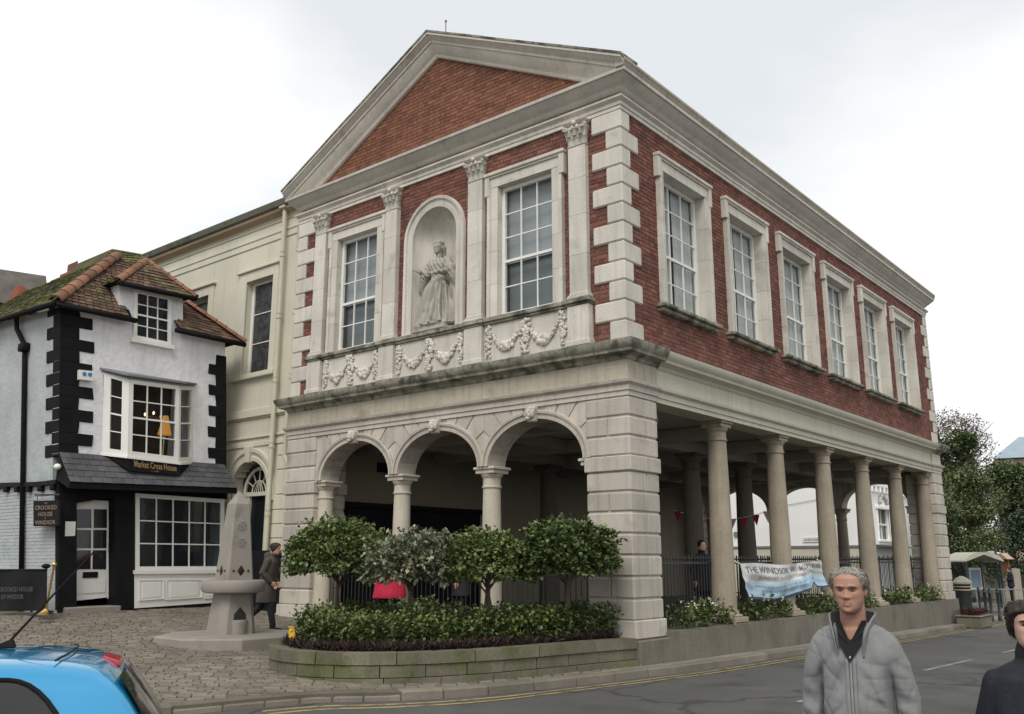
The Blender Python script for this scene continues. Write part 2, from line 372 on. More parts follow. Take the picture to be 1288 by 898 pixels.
for k in range(-60, 130):
    s = -16 + U(0, .2)
    while s < 14:
        ln = U(.15, .27); p = Vector((-3, -6)) + rv * (k * .132 - 4) + ru * (s + ln / 2); s += ln
        wob = .02 * noise.noise((p.x * .8, p.y * .8, 0)); p = p + rv * wob
        if not (-12.4 < p.x < 0 and -9.6 < p.y < .45): continue
        if p.x > kerb_x(p.y) - .2: continue
        if in_planter(p.x, p.y) or (p.x > -9.6 and p.y > -.1): continue
        if (p - Vector((-6.1, -3.64))).length < .75: continue
        a, b = ru * (ln / 2 - .007), rv * .058
        d = U(-.008, .008); tx, ty = U(-.03, .03), U(-.05, .05); c = []
        for sa, sb in ((-1, -1), (1, -1), (1, 1), (-1, 1)):
            q = p + a * sa + b * sb; c.append((q.x, q.y, G(q.x, q.y) - .03))
        for sa, sb in ((-1, -1), (1, -1), (1, 1), (-1, 1)):
            q = p + a * sa * .93 + b * sb * .86; c.append((q.x, q.y, G(q.x, q.y) + .018 + d + tx * sa * .1 + ty * sb * .1))
        D = Vector((p.x, p.y, 0)) - CAMP
        sc_ = Vector((D.dot(RX), D.dot(RY), D.dot(RZ)))
        vis = sc_.z > 0 and -640 < sc_.x / sc_.z * FPX < 640 and sc_.y / sc_.z * FPX < 444
        SE.append((D.length + (0 if vis else 100), c))
SE.sort(key=lambda q: q[0])
T5 = [(4, 5, 6, 7), (0, 1, 5, 4), (1, 2, 6, 5), (2, 3, 7, 6), (3, 0, 4, 7)]
for d, c in SE[:300]: build('sett', MB().add(c, T5), K['sett'], pave)
mb = MB()
for d, c in SE[300:]: mb.add(c, T5)
tag(build('setts', mb, K['sett'], pave), kind='stuff')
# painted lines
def strip(P, w, z):
    mb = MB(); P = [Vector(p) for p in P]
    for i in range(len(P)):
        t = (P[min(i + 1, len(P) - 1)] - P[max(i - 1, 0)]).normalized(); n_ = Vector((-t.y, t.x)) * w / 2
        for q in (P[i] + n_, P[i] - n_): mb.v.append((q.x, q.y, G(q.x, q.y) + z))
    mb.f = [(2 * i, 2 * i + 1, 2 * i + 3, 2 * i + 2) for i in range(len(P) - 1)]; mb.m = [0] * len(mb.f); return mb
def offs(P, o): return [P[i] + Vector(((t := (P[min(i + 1, len(P) - 1)] - P[max(i - 1, 0)]).normalized()).y, -t.x)) * o for i in range(len(P))]
for o in (.24, .42):
    tag(build('yellow_line', strip([p for p in offs(KBS, o) if -6.6 < p.y < 27 and p.x > -3], .07, -.104), K['yellow']), kind='structure')
for i in range(14):
    y = -6.5 + i * 5.2; x = 3.3 + .028 * max(0, y)
    tag(build('white_line', strip(resample([(x, y), (x + .08, y + 3.0)], .5), .09, -.104), K['whiteline']), kind='structure')
tag(build('white_line', strip(resample([(-1.2, 30.6), (-2.0, 33), (-1.9, 42), (-2.8, 58)], 1), .1, -.104), K['whiteline']), kind='structure')
# ================================================================ THE TOWN HALL
TH = thing('town_hall', 'red brick classical town hall with pediment, cream stone trim and open ground floor arcade', 'town hall')
WD, LN = 9.7, 19.75
def part(name, mb, m, parent=None, smooth=False): return build(name, mb, m, parent or TH, smooth=smooth)
SMO = radians(35)
# ---- rusticated piers, stone by stone
def pier(x0, x1, y0, y1, split, zb):
    z = zb; Hs = [.72, 1.074, 1.443, 1.80, 2.165, 2.535, 2.885, 3.235, 3.512, 3.86, 4.21, 4.56]
    part('pier_core', MB().box((x0 + .03, y0 + .03, zb - .3), (x1 - .03, y1 - .03, 4.56)), K['stone_low'])
    for i, h in enumerate(Hs):
        if h < zb + .1: continue
        e = .035 if i == 0 else (.03 if i == 8 else 0.0); zt = h - .022
        if i == 0 or i == 8:
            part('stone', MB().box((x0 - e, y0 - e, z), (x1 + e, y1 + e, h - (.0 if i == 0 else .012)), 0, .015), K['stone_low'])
        elif i % 2:
            ym = y0 + (y1 - y0) * .55
            part('stone', MB().box((x0, y0, z + .005), (x1, ym - .006, zt), 0, .022), K['stone_low']); part('stone', MB().box((x0, ym + .006, z + .005), (x1, y1, zt), 0, .022), K['stone_low'])
        else:
            xm = x0 + (x1 - x0) * split
            part('stone', MB().box((x0, y0, z + .005), (xm - .006, y1, zt), 0, .022), K['stone_low']); part('stone', MB().box((xm + .006, y0, z + .005), (x1, y1, zt), 0, .022), K['stone_low'])
        z = h
pier(-.93, 0, 0, .97, .5, .42)
pier(-9.7, -8.62, 0, .97, .5, .30)
pier(-.93, 0, LN - .97, LN, .5, .42)
pier(-9.7, -8.62, LN - .97, LN, .5, .3)
# ---- arcades at both ends
AX = [-7.24, -4.69, -2.14]; ARX, ARZ, ZS = 1.14, .82, 3.512
def arch_pt(cx, a, k=0.0): return (cx - (ARX + k) * cos(a), ZS + (ARZ + k) * sin(a))
def arcade(yf, yb, front):
    d = 1 if front else -1          # outward is -y for the front
    core = MB(); N = 22
    for cx in AX:
        arc = [arch_pt(cx, pi * i / N) for i in range(N + 1)]
        for (xa, za), (xb, zb) in zip(arc, arc[1:]):
            core.add([(xa, yf, za), (xb, yf, zb), (xb, yf, 4.56), (xa, yf, 4.56)], [(0, 1, 2, 3)])
            core.add([(xa, yb, za), (xb, yb, zb), (xb, yb, 4.56), (xa, yb, 4.56)], [(3, 2, 1, 0)])
            core.add([(xa, yf, za), (xb, yf, zb), (xb, yb, zb), (xa, yb, za)], [(3, 2, 1, 0)])
    ed = [-8.66, AX[0] - ARX, AX[0] + ARX, AX[1] - ARX, AX[1] + ARX, AX[2] - ARX, AX[2] + ARX, -.90]
    for i in range(0, 8, 2):
        core.box((ed[i], min(yf, yb), ZS), (ed[i + 1], max(yf, yb), 4.56))
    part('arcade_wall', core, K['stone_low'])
    if not front: return
    for ci, cx in enumerate(AX):
        # voussoirs and spandrel stones, with open joints
        lim = (cx - 1.275 + (.0 if ci else .11), cx + 1.275 - (.0 if ci < 2 else .05)); ks = [0, .30, .60, .90, 1.16, 1.38, pi - 1.38, pi - 1.16, pi - .90, pi - .60, pi - .30, pi]
        for a0, a1 in zip(ks, ks[1:]):
            if abs((a0 + a1) / 2 - pi / 2) < .12: continue
            g_ = .014; inner = [arch_pt(cx, a0 + g_ + (a1 - a0 - 2 * g_) * t / 4, .155) for t in range(5)]
            def outp(a):
                x, z = arch_pt(cx, a, .155); dx, dz = -cos(a), sin(a) + .0001; ts = [(4.555 - z) / dz if dz > 1e-3 else 1e9]
                if dx < -1e-4: ts.append((lim[0] - x) / dx)
                if dx > 1e-4: ts.append((lim[1] - x) / dx)
                t = max(0.0, min(ts)); return (x + dx * t, z + dz * t)
            o0, o1 = outp(a0 + g_), outp(a1 - g_); mid = []
            if abs(o0[1] - 4.555) > .01 and abs(o1[1] - 4.555) < .01: mid = [(lim[0] if a0 < pi / 2 else lim[1], 4.555)]
            if abs(o1[1] - 4.555) > .01 and abs(o0[1] - 4.555) < .01: mid = [(lim[1] if a1 > pi / 2 else lim[0], 4.555)]
            poly = inner + [o1] + mid + [o0]
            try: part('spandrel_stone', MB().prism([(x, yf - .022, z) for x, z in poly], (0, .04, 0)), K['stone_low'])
            except Exception: pass
        av = MB(); prof = [(0, .01), (0, -.055), (.05, -.06), (.055, -.035), (.10, -.045), (.105, -.075), (.15, -.085), (.165, -.07), (.165, .01)]
        av.rings([[(arch_pt(cx, pi * i / 32, k)[0], yf + o, arch_pt(cx, pi * i / 32, k)[1]) for k, o in prof] for i in range(33)])
        part('archivolt', av, K['stone_low'], smooth=SMO)
        ky = MB(); ky.hexa([(cx - .09, yf - .13, 4.27), (cx + .09, yf - .13, 4.27), (cx + .09, yf, 4.27), (cx - .09, yf, 4.27), (cx - .12, yf - .16, 4.55), (cx + .12, yf - .16, 4.55), (cx + .12, yf, 4.55), (cx - .12, yf, 4.55)], 0, .02)
        k0 = part('keystone', ky, K['stone'])
        fc = MB(); fy = yf - .19
        fc.ell((cx, fy + .02, 4.43), (.078, .075, .115)).ell((cx, fy - .05, 4.41), (.018, .035, .035), 8, 6).ell((cx, fy + .03, 4.50), (.10, .07, .06)).ell((cx, fy - .02, 4.33), (.05, .05, .04))
        for s in (-1, 1):
            fc.ell((cx + s * .085, fy + .03, 4.42), (.035, .05, .09)).ell((cx + s * .033, fy - .035, 4.455), (.028, .02, .013)).ell((cx + s * .03, fy - .045, 4.375), (.03, .02, .018))
        part('carved_face', fc, K['stone'], k0, smooth=True)
arcade(.05, .55, True)
arcade(LN - .05, LN - .55, False)
def column(x, y, zb, zt, r0, r1, ab, m, square=True, seg=24):
    c = MB(); h = zt - zb
    pr = [(r0 * 1.0, zb + .22), (r0 * 1.02, zb + .5)] + [(r0 + (r1 - r0) * (t ** 1.4), zb + .22 + (h - .62) * t) for t in (.25, .4, .55, .7, .85, 1)]
    c.lathe(pr, (x, y, 0), seg)
    o = part('column', c, m, smooth=SMO)
    b = MB(); b.box((x - r0 * 1.42, y - r0 * 1.42, zb), (x + r0 * 1.42, y + r0 * 1.42, zb + .1), 0, .012)
    b.lathe([(r0 * 1.38, zb + .1), (r0 * 1.42, zb + .125), (r0 * 1.38, zb + .15), (r0 * 1.15, zb + .16), (r0 * 1.12, zb + .2), (r0 * 1.0, zb + .24)], (x, y, 0), seg)
    build('base', b, m, o, smooth=SMO)
    k = MB(); z = zt - .42
    k.lathe([(r1, z), (r1 * 1.13, z + .015), (r1 * 1.15, z + .04), (r1 * 1.03, z + .055), (r1 * 1.02, z + .2), (r1 * 1.12, z + .215), (r1 * 1.2, z + .25), (r1 * 1.32, z + .29)], (x, y, 0), seg)
    k.box((x - ab, y - ab, zt - .13), (x + ab, y + ab, zt - .055), 0, .008); k.box((x - ab - .035, y - ab - .035, zt - .053), (x + ab + .035, y + ab + .035, zt), 0, .01)
    build('capital', k, m, o, smooth=SMO)
    return o
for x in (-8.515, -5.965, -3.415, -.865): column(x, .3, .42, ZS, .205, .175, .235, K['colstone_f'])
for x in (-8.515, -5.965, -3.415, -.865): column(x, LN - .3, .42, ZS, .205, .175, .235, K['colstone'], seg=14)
SCY = [3.98 + 2.93 * k for k in range(6)]
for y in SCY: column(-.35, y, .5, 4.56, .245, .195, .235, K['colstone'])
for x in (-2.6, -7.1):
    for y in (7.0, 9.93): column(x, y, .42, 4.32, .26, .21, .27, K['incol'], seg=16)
# ---- hall floor, ceiling, west wall
part('hall_floor', MB().box((-9.4, .55, -.3), (-.95, LN - .55, .42)), K['floorst'])
part('hall_ceiling', MB().box((-9.35, .56, 4.63), (-.2, LN - .56, 4.75)), K['ceiling'])
for y in [1.9 + 2.93 * k for k in range(7)]:
    part('ceiling_beam', MB().box((-9.35, y - .14, 4.33), (-.6, y + .14, 4.625), 0, .02), K['ceiling'])
for x in (-2.6, -7.1): part('ceiling_beam', MB().box((x - .16, .56, 4.325), (x + .16, LN - .56, 4.626), 0, .02), K['ceiling'])
for x in (-4.85,): part('ceiling_beam', MB().box((x - .1, .56, 4.38), (x + .1, LN - .56, 4.627), 0, .02), K['ceiling'])
part('west_wall', MB().box((-9.7, .97, -.3), (-9.35, LN - .97, 10.4)), K['plaster'])
for y0, y1 in ((1.2, 3.5), (3.7, 6.6)):  # boards run black to the floor, also painting shade on the wall foot
    bd = part('notice_board', MB().box((-9.349, y0, .43), (-9.26, y1, 3.0), 0, .02).box((-9.349, y0 - .08, 3.0), (-9.2, y1 + .08, 3.14), 0, .02), K['black'])
    for i in range(4):
        a = y0 + .25 + i * (y1 - y0 - .4) / 4; build('notice', MB().box((-9.262, a, 1.75 + (i % 2) * .2), (-9.252, a + .2, 2.15 + (i % 3) * .15)), K['white_paint'], bd)
part('wall_vent', MB().box((-9.349, 2.6, 3.95), (-9.3, 4.0, 4.2), 0, .01), K['black'])
# ---- plinth wall along the street side
pl = MB()
ys = [.97 + (LN + .1 - .97) * i / 12 for i in range(13)]
for a, b in zip(ys, ys[1:]):
    pl.hexa([(-.9, a, -.6), (.12, a, -.6), (.12, b, -.6), (-.9, b, -.6), (-.9, a, .49), (.10, a, .49), (.10, b, .49), (-.9, b, .49)])
part('plinth_wall', pl, K['render'])
part('plinth_stone', MB().box((-.96, -.035, -.3), (.11, 1.0, .405), 0, .02), K['render'])
part('plinth_stone', MB().box((-9.74, -.035, -.1), (-8.58, 1.0, .405), 0, .02), K['render'])
# ---- lower entablature
FA = lambda x, y, mx_, my_: ((x, y), (mx_, my_))
LP = [(-.5, 4.562), (0, 4.562), (0, 4.65), (.025, 4.655), (.025, 4.745), (.05, 4.765), (.085, 4.79), (.095, 4.84), (.0, 4.85), (0, 5.20), (.03, 5.22), (.05, 5.27), (.10, 5.30), (.19, 5.32), (.20, 5.37), (.235, 5.40), (.27, 5.47), (.275, 5.53), (-.06, 5.57), (-.5, 5.57)]
fr_arch = LP[:9] + [(-.5, 4.85)]; fr_frz = [(-.5, 4.851), (.002, 4.851), (.002, 5.20), (-.5, 5.20)]; fr_cor = [(-.5, 5.201)] + LP[9:]
path = [FA(-WD, .75, -1, 0), FA(-WD, 0, -1, -1), FA(0, 0, 1, -1), FA(0, 1.0, 1, 0)]
part('architrave', MB().sweep(fr_arch, path), K['stone_low'], smooth=SMO)
part('frieze', MB().sweep(fr_frz, path), K['frieze'])
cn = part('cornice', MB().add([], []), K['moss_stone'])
def split_path(prof, p0, p1, m0, m1, step, name, m, cap=.006):
    p0, p1 = Vector(p0), Vector(p1); n = max(1, round((p1 - p0).length / step)); t = (p1 - p0).normalized()
    for i in range(n):
        a, b = p0.lerp(p1, i / n), p0.lerp(p1, (i + 1) / n); ma = m0 if i == 0 else (m0[0] if t.y else 0, m0[1] if t.x else 0); mb_ = m1 if i == n - 1 else (m1[0] if t.y else 0, m1[1] if t.x else 0)
        if i: a = a + t * cap
        dz = U(-.004, .004); bow = U(-.004, .004)
        build(name, MB().sweep([(o + (bow if o > .1 else 0), z + dz) for o, z in prof], [(a, ma), (b, mb_)]), m, cn, smooth=SMO)
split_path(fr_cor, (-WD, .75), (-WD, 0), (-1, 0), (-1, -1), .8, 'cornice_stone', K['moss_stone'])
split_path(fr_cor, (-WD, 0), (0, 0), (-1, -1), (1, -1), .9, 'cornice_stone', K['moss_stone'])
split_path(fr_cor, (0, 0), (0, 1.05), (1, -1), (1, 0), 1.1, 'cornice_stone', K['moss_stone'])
sp = [FA(-.04, 1.0, 1, 0), FA(-.04, LN - .97, 1, 0)]
part('architrave', MB().sweep(fr_arch, sp), K['cream'], smooth=SMO)
part('frieze', MB().sweep(fr_frz, sp), K['cream'])
part('cornice', MB().sweep([(o, z - .02) for o, z in fr_cor], sp), K['cream'], smooth=SMO)
ep = [FA(0, LN - .97, 1, 0), FA(0, LN, 1, 1), FA(-WD, LN, -1, 1), FA(-WD, LN - .8, -1, 0)]
part('architrave', MB().sweep(fr_arch, ep), K['cream'], smooth=SMO)
part('frieze', MB().sweep(fr_frz, ep), K['cream'])
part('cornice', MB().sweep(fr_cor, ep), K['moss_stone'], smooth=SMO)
# ---- upper storey
WX = [-7.39, -2.32]; WY = [2.36 + 2.895 * k for k in range(6)]
IW, WZ0, WZ1 = .70, 6.5, 9.29           # half width of opening, bottom, top
NX, NR, NZ = -4.87, .66, 8.66           # niche
def wall_cells(u0, u1, z0, z1, holes, fn):
    us = sorted({u0, u1, *[h[0] for h in holes], *[h[1] for h in holes]}); zs = sorted({z0, z1, *[h[2] for h in holes], *[h[3] for h in holes]})
    for a, b in zip(us, us[1:]):
        run = None
        for c, d in zip(zs, zs[1:]):
            hole = any(h[0] <= (a + b) / 2 <= h[1] and h[2] <= (c + d) / 2 <= h[3] for h in holes)
            if hole:
                if run: fn(a, b, *run); run = None
            else: run = (run[0], d) if run else (c, d)
        if run: fn(a, b, *run)
nh = []
for i in range(28):
    a = -1 + i / 14; b = a + 1 / 14; r = .78; mid = min(1, max(abs(a), abs(b)))
    nh.append((NX + a * r, NX + b * r, 6.3, NZ + r * sqrt(max(0, 1 - mid * mid)) + .01))
mw = MB()
wall_cells(-WD + .06, -.40, 5.5, 10.45, [(x - IW - .03, x + IW + .03, WZ0 - .05, WZ1 + .03) for x in WX] + nh, lambda a, b, c, d: mw.box((a, .06, c), (b, .40, d)))
wall_cells(.06, LN - .06, 5.5, 10.45, [(y - .90, y + .90, WZ0 - .05, WZ1 + .03) for y in WY], lambda a, b, c, d: mw.box((-.40, a, c), (-.06, b, d)))
mw.box((-WD + .05, LN - .4, 5.5), (-.4, LN - .06, 10.45))
part('brick_backing', mw, K['mortar'])
# bricks: courses of Flemish bond, cut round the openings; the nearest 300 singly
BR = []
CH = .085
def courses(u0, u1, z0, z1, blocked, make, mk):
    k = 0; z = z0
    while z < z1 - .03:
        zt = min(z + CH - .014, z1); segs = [(u0, u1)]
        for lo, hi in blocked((z + zt) / 2):
            ns = []
            for a, b in segs:
                if hi <= a or lo >= b: ns.append((a, b))
                else:
                    if lo > a: ns.append((a, lo))
                    if hi < b: ns.append((hi, b))
            segs = ns
        for a, b in segs:
            # running bond grid anchored at u0
            u = u0 - (.175 if k % 2 else 0); j = 0
            while u < b:
                w = .235 if j % 2 == 0 else .117; j += 1
                a2, b2 = max(u, a), min(u + w - .015, b); u += w
                if b2 - a2 > .03: make(a2, b2, z, zt, mk)
        z += CH; k += 1
def addbrick(a, b, z, zt, mk):
    e = U(-.003, .004)
    if mk[0] == 'f': c = [(a, .045 - e, z), (b, .045 - e, z), (b, .065, z), (a, .065, z)]
    else: c = [(-.045 + e, a, z), (-.045 + e, b, z), (-.065, b, z), (-.065, a, z)]
    c = c + [(p[0], p[1], zt) for p in c]
    BR.append(((Vector(c[0]) - CAMP).length, c, mk))
def blk_front(zm):
    o = []
    for x in WX:
        if 6.4 < zm < 9.5: o.append((x - .93, x + .93))
    if 6.4 < zm: 
        h = .80 if zm < NZ else (sqrt(.64 - (zm - NZ) ** 2) if zm - NZ < .8 else 0)
        if h: o.append((NX - h, NX + h))
    if zm < 6.36:
        o += [(-8.5, -6.36), (-6.0, -3.8), (-3.4, -1.2)]
    return o
courses(-WD + .1, -.1, 5.58, 10.07, blk_front, addbrick, ('f', 'brick'))
courses(-WD + .1, -.1, 10.325, 10.43, lambda z: [], addbrick, ('f', 'brick'))
courses(.1, LN - .1, 5.58, 10.07, lambda zm: [(y - 1.0, y + 1.0) for y in WY] if 6.45 < zm < 9.5 else [], addbrick, ('s', 'brick'))
courses(.1, LN - .1, 10.325, 10.43, lambda z: [], addbrick, ('s', 'brick'))
PA, PS = 13.16, .527     # inner edge of the pediment: z at the apex, slope
def blk_ped(zm):
    h = (PA - zm) / PS; return [(-20, -4.85 - h), (-4.85 + h, 20)]
courses(-9.4, -.3, 10.72, 13.12, blk_ped, addbrick, ('f', 'brick_ped'))
BR.sort(key=lambda q: q[0])
BF = [(4, 5, 6, 7), (3, 2, 1, 0), (0, 1, 5, 4), (1, 2, 6, 5), (3, 0, 4, 7)]
for d, c, mk in BR[:300]: part('brick', MB().add(c, BF), K[mk[1]])
for key in ('brick', 'brick_ped'):
    mb = MB()
    for d, c, mk in BR[300:]:
        if mk[1] == key: mb.add(c, BF)
    tag(part('brickwork', mb, K[key]), kind='stuff')
part('tympanum_backing', MB().prism([(-9.6, .06, 10.6), (-.1, .06, 10.6), (-4.85, .06, 13.15)], (0, .3, 0)), K['mortar'])
# quoins
QZ = [5.57 + (10.07 - 5.57) / 12 * i for i in range(13)]
for i, (a, b) in enumerate(zip(QZ, QZ[1:])):
    fx, sy = (.68, .33) if i % 2 else (.36, .62)
    part('quoin', MB().box((-fx, -.005, a + .004), (.0, sy, b - .004), 0, .025), K['stone'])
    part('quoin', MB().box((-WD, -.005, a + .004), (-WD + fx, sy, b - .004), 0, .025), K['stone'])
    part('quoin', MB().box((-fx, LN - sy, a + .004), (.0, LN + .005, b - .004), 0, .025), K['stone'])
# windows
def xf(kind, c):
    """u along wall, w outward, z up -> world"""
    if kind == 'f': return lambda u, w, z: (c + u, .045 - w, z)
    return lambda u, w, z: (-.045 + w, c + u, z)
def tbox(mb, T, u0, u1, w0, w1, z0, z1, bv=0.0, mi=0):
    return mb.hexa([T(u0, w1, z0), T(u1, w1, z0), T(u1, w0, z0), T(u0, w0, z0), T(u0, w1, z1), T(u1, w1, z1), T(u1, w0, z1), T(u0, w0, z1)], mi, bv) if T(0, 1, 0)[1] < T(0, 0, 0)[1] else \
        mb.hexa([T(u0, w1, z0), T(u1, w1, z0), T(u1, w0, z0), T(u0, w0, z0), T(u0, w1, z1), T(u1, w1, z1), T(u1, w0, z1), T(u0, w0, z1)], mi, bv)
def hall_window(kind, c, so, IW=IW):
    T = xf(kind, c); s = MB(); o = so; dep = -.15 if kind == 'f' else -.24
    for sg in (-1, 1):
        for k in range(4):
            z0 = WZ0 + (WZ1 - WZ0) * k / 4; z1 = WZ0 + (WZ1 - WZ0) * (k + 1) / 4 - .003
            a, b = sorted((sg * IW, sg * o)); tbox(s, T, a, b, dep, .075, z0, z1, .004)
            a, b = sorted((sg * (o - .07), sg * (o + .012))); tbox(s, T, a, b, -.01, .105, z0, z1)
        a, b = sorted((sg * (o - .05), sg * (o + .075))); tbox(s, T, a, b, -.01, .12, WZ1 - .18, WZ1 + .305, .01)
    tbox(s, T, -o - .015, o + .015, dep, .08, WZ1, WZ1 + .22, .004); tbox(s, T, -o - .05, o + .05, -.01, .115, WZ1 + .21, WZ1 + .262, .004); tbox(s, T, -o - .09, o + .09, -.01, .15, WZ1 + .25, WZ1 + .33, .015)
    w = part('window', s, K['stone'])
    if kind == 's':
        sl = MB(); tbox(sl, T, -o - .14, o + .14, -.02, .20, WZ0 - .07, WZ0 + .0, .012); tbox(sl, T, -o - .09, o + .09, -.02, .13, WZ0 - .15, WZ0 - .07, .02)
        build('sill', sl, K['moss_stone'], w)
    f = MB(); a, zb, zt = IW - .002, WZ0 + .01, WZ1 - .002; d0, d1 = dep + .0, dep + .075
    a = IW - .005
    for sg in (-1, 1):
        q = sorted((sg * (a - .075), sg * a)); tbox(f, T, *q, d0, d1, zb, zt)
    tbox(f, T, -a + .076, a - .076, d0, d1, zt - .08, zt); tbox(f, T, -a + .076, a - .076, d0, d1, zb, zb + .075)
    g0, g1, b0, b1 = -a + .076, a - .076, zb + .076, zt - .081; rail = b0 + (b1 - b0) * .415
    tbox(f, T, g0, g1, d0 + .005, d1 - .01, rail - .028, rail + .028)
    for k in (1, 2):
        u = g0 + (g1 - g0) * k / 3; tbox(f, T, u - .012, u + .012, d0 + .03, d1 - .015, b0, rail - .03); tbox(f, T, u - .012, u + .012, d0 + .03, d1 - .015, rail + .03, b1)
    hz_ = [b0 + (rail - b0) * .5] + [rail + (b1 - rail) * k / 3 for k in (1, 2)]
    for z in hz_: tbox(f, T, g0, g1, d0 + .031, d1 - .016, z - .011, z + .011)
    build('sash_frame', f, K['white_paint'], w)
    zz = [b0] + [hz_[0], rail, hz_[1], hz_[2], b1]
    for i in range(3):
        for j in range(5):
            p = MB(); tl = U(-.0025, .0025); u0, u1 = g0 + (g1 - g0) * i / 3, g0 + (g1 - g0) * (i + 1) / 3
            p.add([T(u0, d0 + .025 + tl, zz[j]), T(u1, d0 + .025 - tl, zz[j]), T(u1, d0 + .025, zz[j + 1]), T(u0, d0 + .025 + tl / 2, zz[j + 1])], [(0, 1, 2, 3)])
            build('pane', p, K['glass'], w)
    bl = MB()
    if kind == 'f':
        tbox(bl, T, -.72, .72, -.262, -.257, rail + .0, WZ1 + .1); build('sky_reflection', bl, K['sky_reflection'], w); b2 = MB(); tbox(b2, T, -.7, .7, -.33, -.325, WZ0 - .2, rail + .02); build('lower_sky_reflection', b2, K['sky_reflection_low'], w)
    else:
        for sg in (-1, 1):
            def cur(u, v): 
                uu = sg * (.03 + (IW - .02) * u + (.03 * sin(v * 3) - .02 * v) ); return T(uu, -.29 + .02 * sin(u * 38), WZ0 - .1 + 3.0 * v)
            bl.grid(cur, 30, 4)
        build('curtain', bl, K['curtain'], w)
for x in WX: hall_window('f', x, .95)
for y in WY: hall_window('s', y, 1.05, .87)
part('dark_room_backing', MB().box((-WD + .5, 1.4, 5.6), (-1.4, LN - 1.4, 10.3)), K['dark_in'])
# pilasters
PXS = [-8.70, -6.19, -3.61, -.98]
def leafstrip(mb, p, out, up, w, h, curl):
    side = out.cross(up)
    R = []
    for i in range(6):
        t = i / 5; ww = w * (.55 + .75 * t) * (1 - .55 * max(0, t - .6) / .4); o = .004 + curl * (t ** 3); z = h * (t if t < .85 else .85 - (t - .85) * .6)
        R.append([p + side * (-ww) + up * z + out * (o - .004), p + up * z + out * (o + .012), p + side * ww + up * z + out * (o - .004)])
    mb.add([q for r in R for q in r], [(i * 3 + k, i * 3 + k + 1, i * 3 + k + 4, i * 3 + k + 3) for i in range(5) for k in range(2)])
for cx in PXS:
    h = .20
    sh = MB(); zs = [6.60, 7.35, 8.15, 8.9, 9.56]
    for a, b in zip(zs, zs[1:]): sh.box((cx - h, -.075, a), (cx + h, .06, b - .003), 0, .003)
    P = part('pilaster', sh, K['stone'])
    b = MB().box((cx - h - .05, -.125, 6.49), (cx + h + .05, .06, 6.535), 0, .012).box((cx - h - .035, -.11, 6.535), (cx + h + .035, .06, 6.565), 0, .01).box((cx - h - .015, -.09, 6.565), (cx + h + .015, .06, 6.605), 0, .012)
    build('base', b, K['stone'], P)
    pd = MB().box((cx - h - .04, -.115, 5.57), (cx + h + .04, .06, 6.345), 0, .006).box((cx - h - .07, -.145, 5.57), (cx + h + .07, .06, 5.68), 0, .015)
    build('pedestal', pd, K['stone'], P)
    cp = MB().box((cx - h - .065, -.14, 6.345), (cx + h + .065, .06, 6.39), 0, .015).box((cx - h - .10, -.175, 6.39), (cx + h + .10, .06, 6.45), 0, .012).box((cx - h - .075, -.15, 6.45), (cx + h + .075, .06, 6.49), 0, .012)
    build('pedestal_cap', cp, K['moss_stone'], P)
    k = MB().box((cx - h - .012, -.09, 9.56), (cx + h + .012, .06, 9.595), 0, .01)
    k.hexa([(cx - h + .01, -.07, 9.595), (cx + h - .01, -.07, 9.595), (cx + h - .01, .06, 9.595), (cx - h + .01, .06, 9.595), (cx - h - .03, -.11, 9.98), (cx + h + .03, -.11, 9.98), (cx + h + .03, .06, 9.98), (cx - h - .03, .06, 9.98)])
    up = Vector((0, 0, 1)); fo = Vector((0, -1, 0))
    for i in range(3): leafstrip(k, Vector((cx + (i - 1) * .135, -.075, 9.60)), fo, up, .06, .20, .09)
    for i in range(4): leafstrip(k, Vector((cx + (i - 1.5) * .125, -.085, 9.72)), fo, up, .055, .20, .10)
    for sg in (-1, 1):
        for j in range(2): leafstrip(k, Vector((cx + sg * (h - .005 + j * .01), -.02, 9.60 + j * .12)), Vector((sg, 0, 0)), up, .05, .20, .08)
        vol = [(cx + sg * (h + .02 + .055 * (1 - t) * cos(t * 9)), -.135, 9.93 + .055 * (1 - t) * sin(t * 9)) for t in [i / 18 for i in range(18)]]
        k.tube(vol, .016, 5)
        k.ell((cx + sg * .05, -.115, 9.95), (.045, .03, .045), 8, 6)
    k.hexa([(cx - h - .03, -.12, 9.985), (cx + h + .03, -.12, 9.985), (cx + h + .03, .06, 9.985), (cx - h - .03, .06, 9.985), (cx - h - .09, -.16, 10.065), (cx + h + .09, -.16, 10.065), (cx + h + .09, .06, 10.065), (cx - h - .09, .06, 10.065)], 0, .01)
    k.ell((cx, -.15, 10.03), (.05, .03, .045), 8, 6)
    build('capital', k, K['stone'], P, smooth=radians(50))
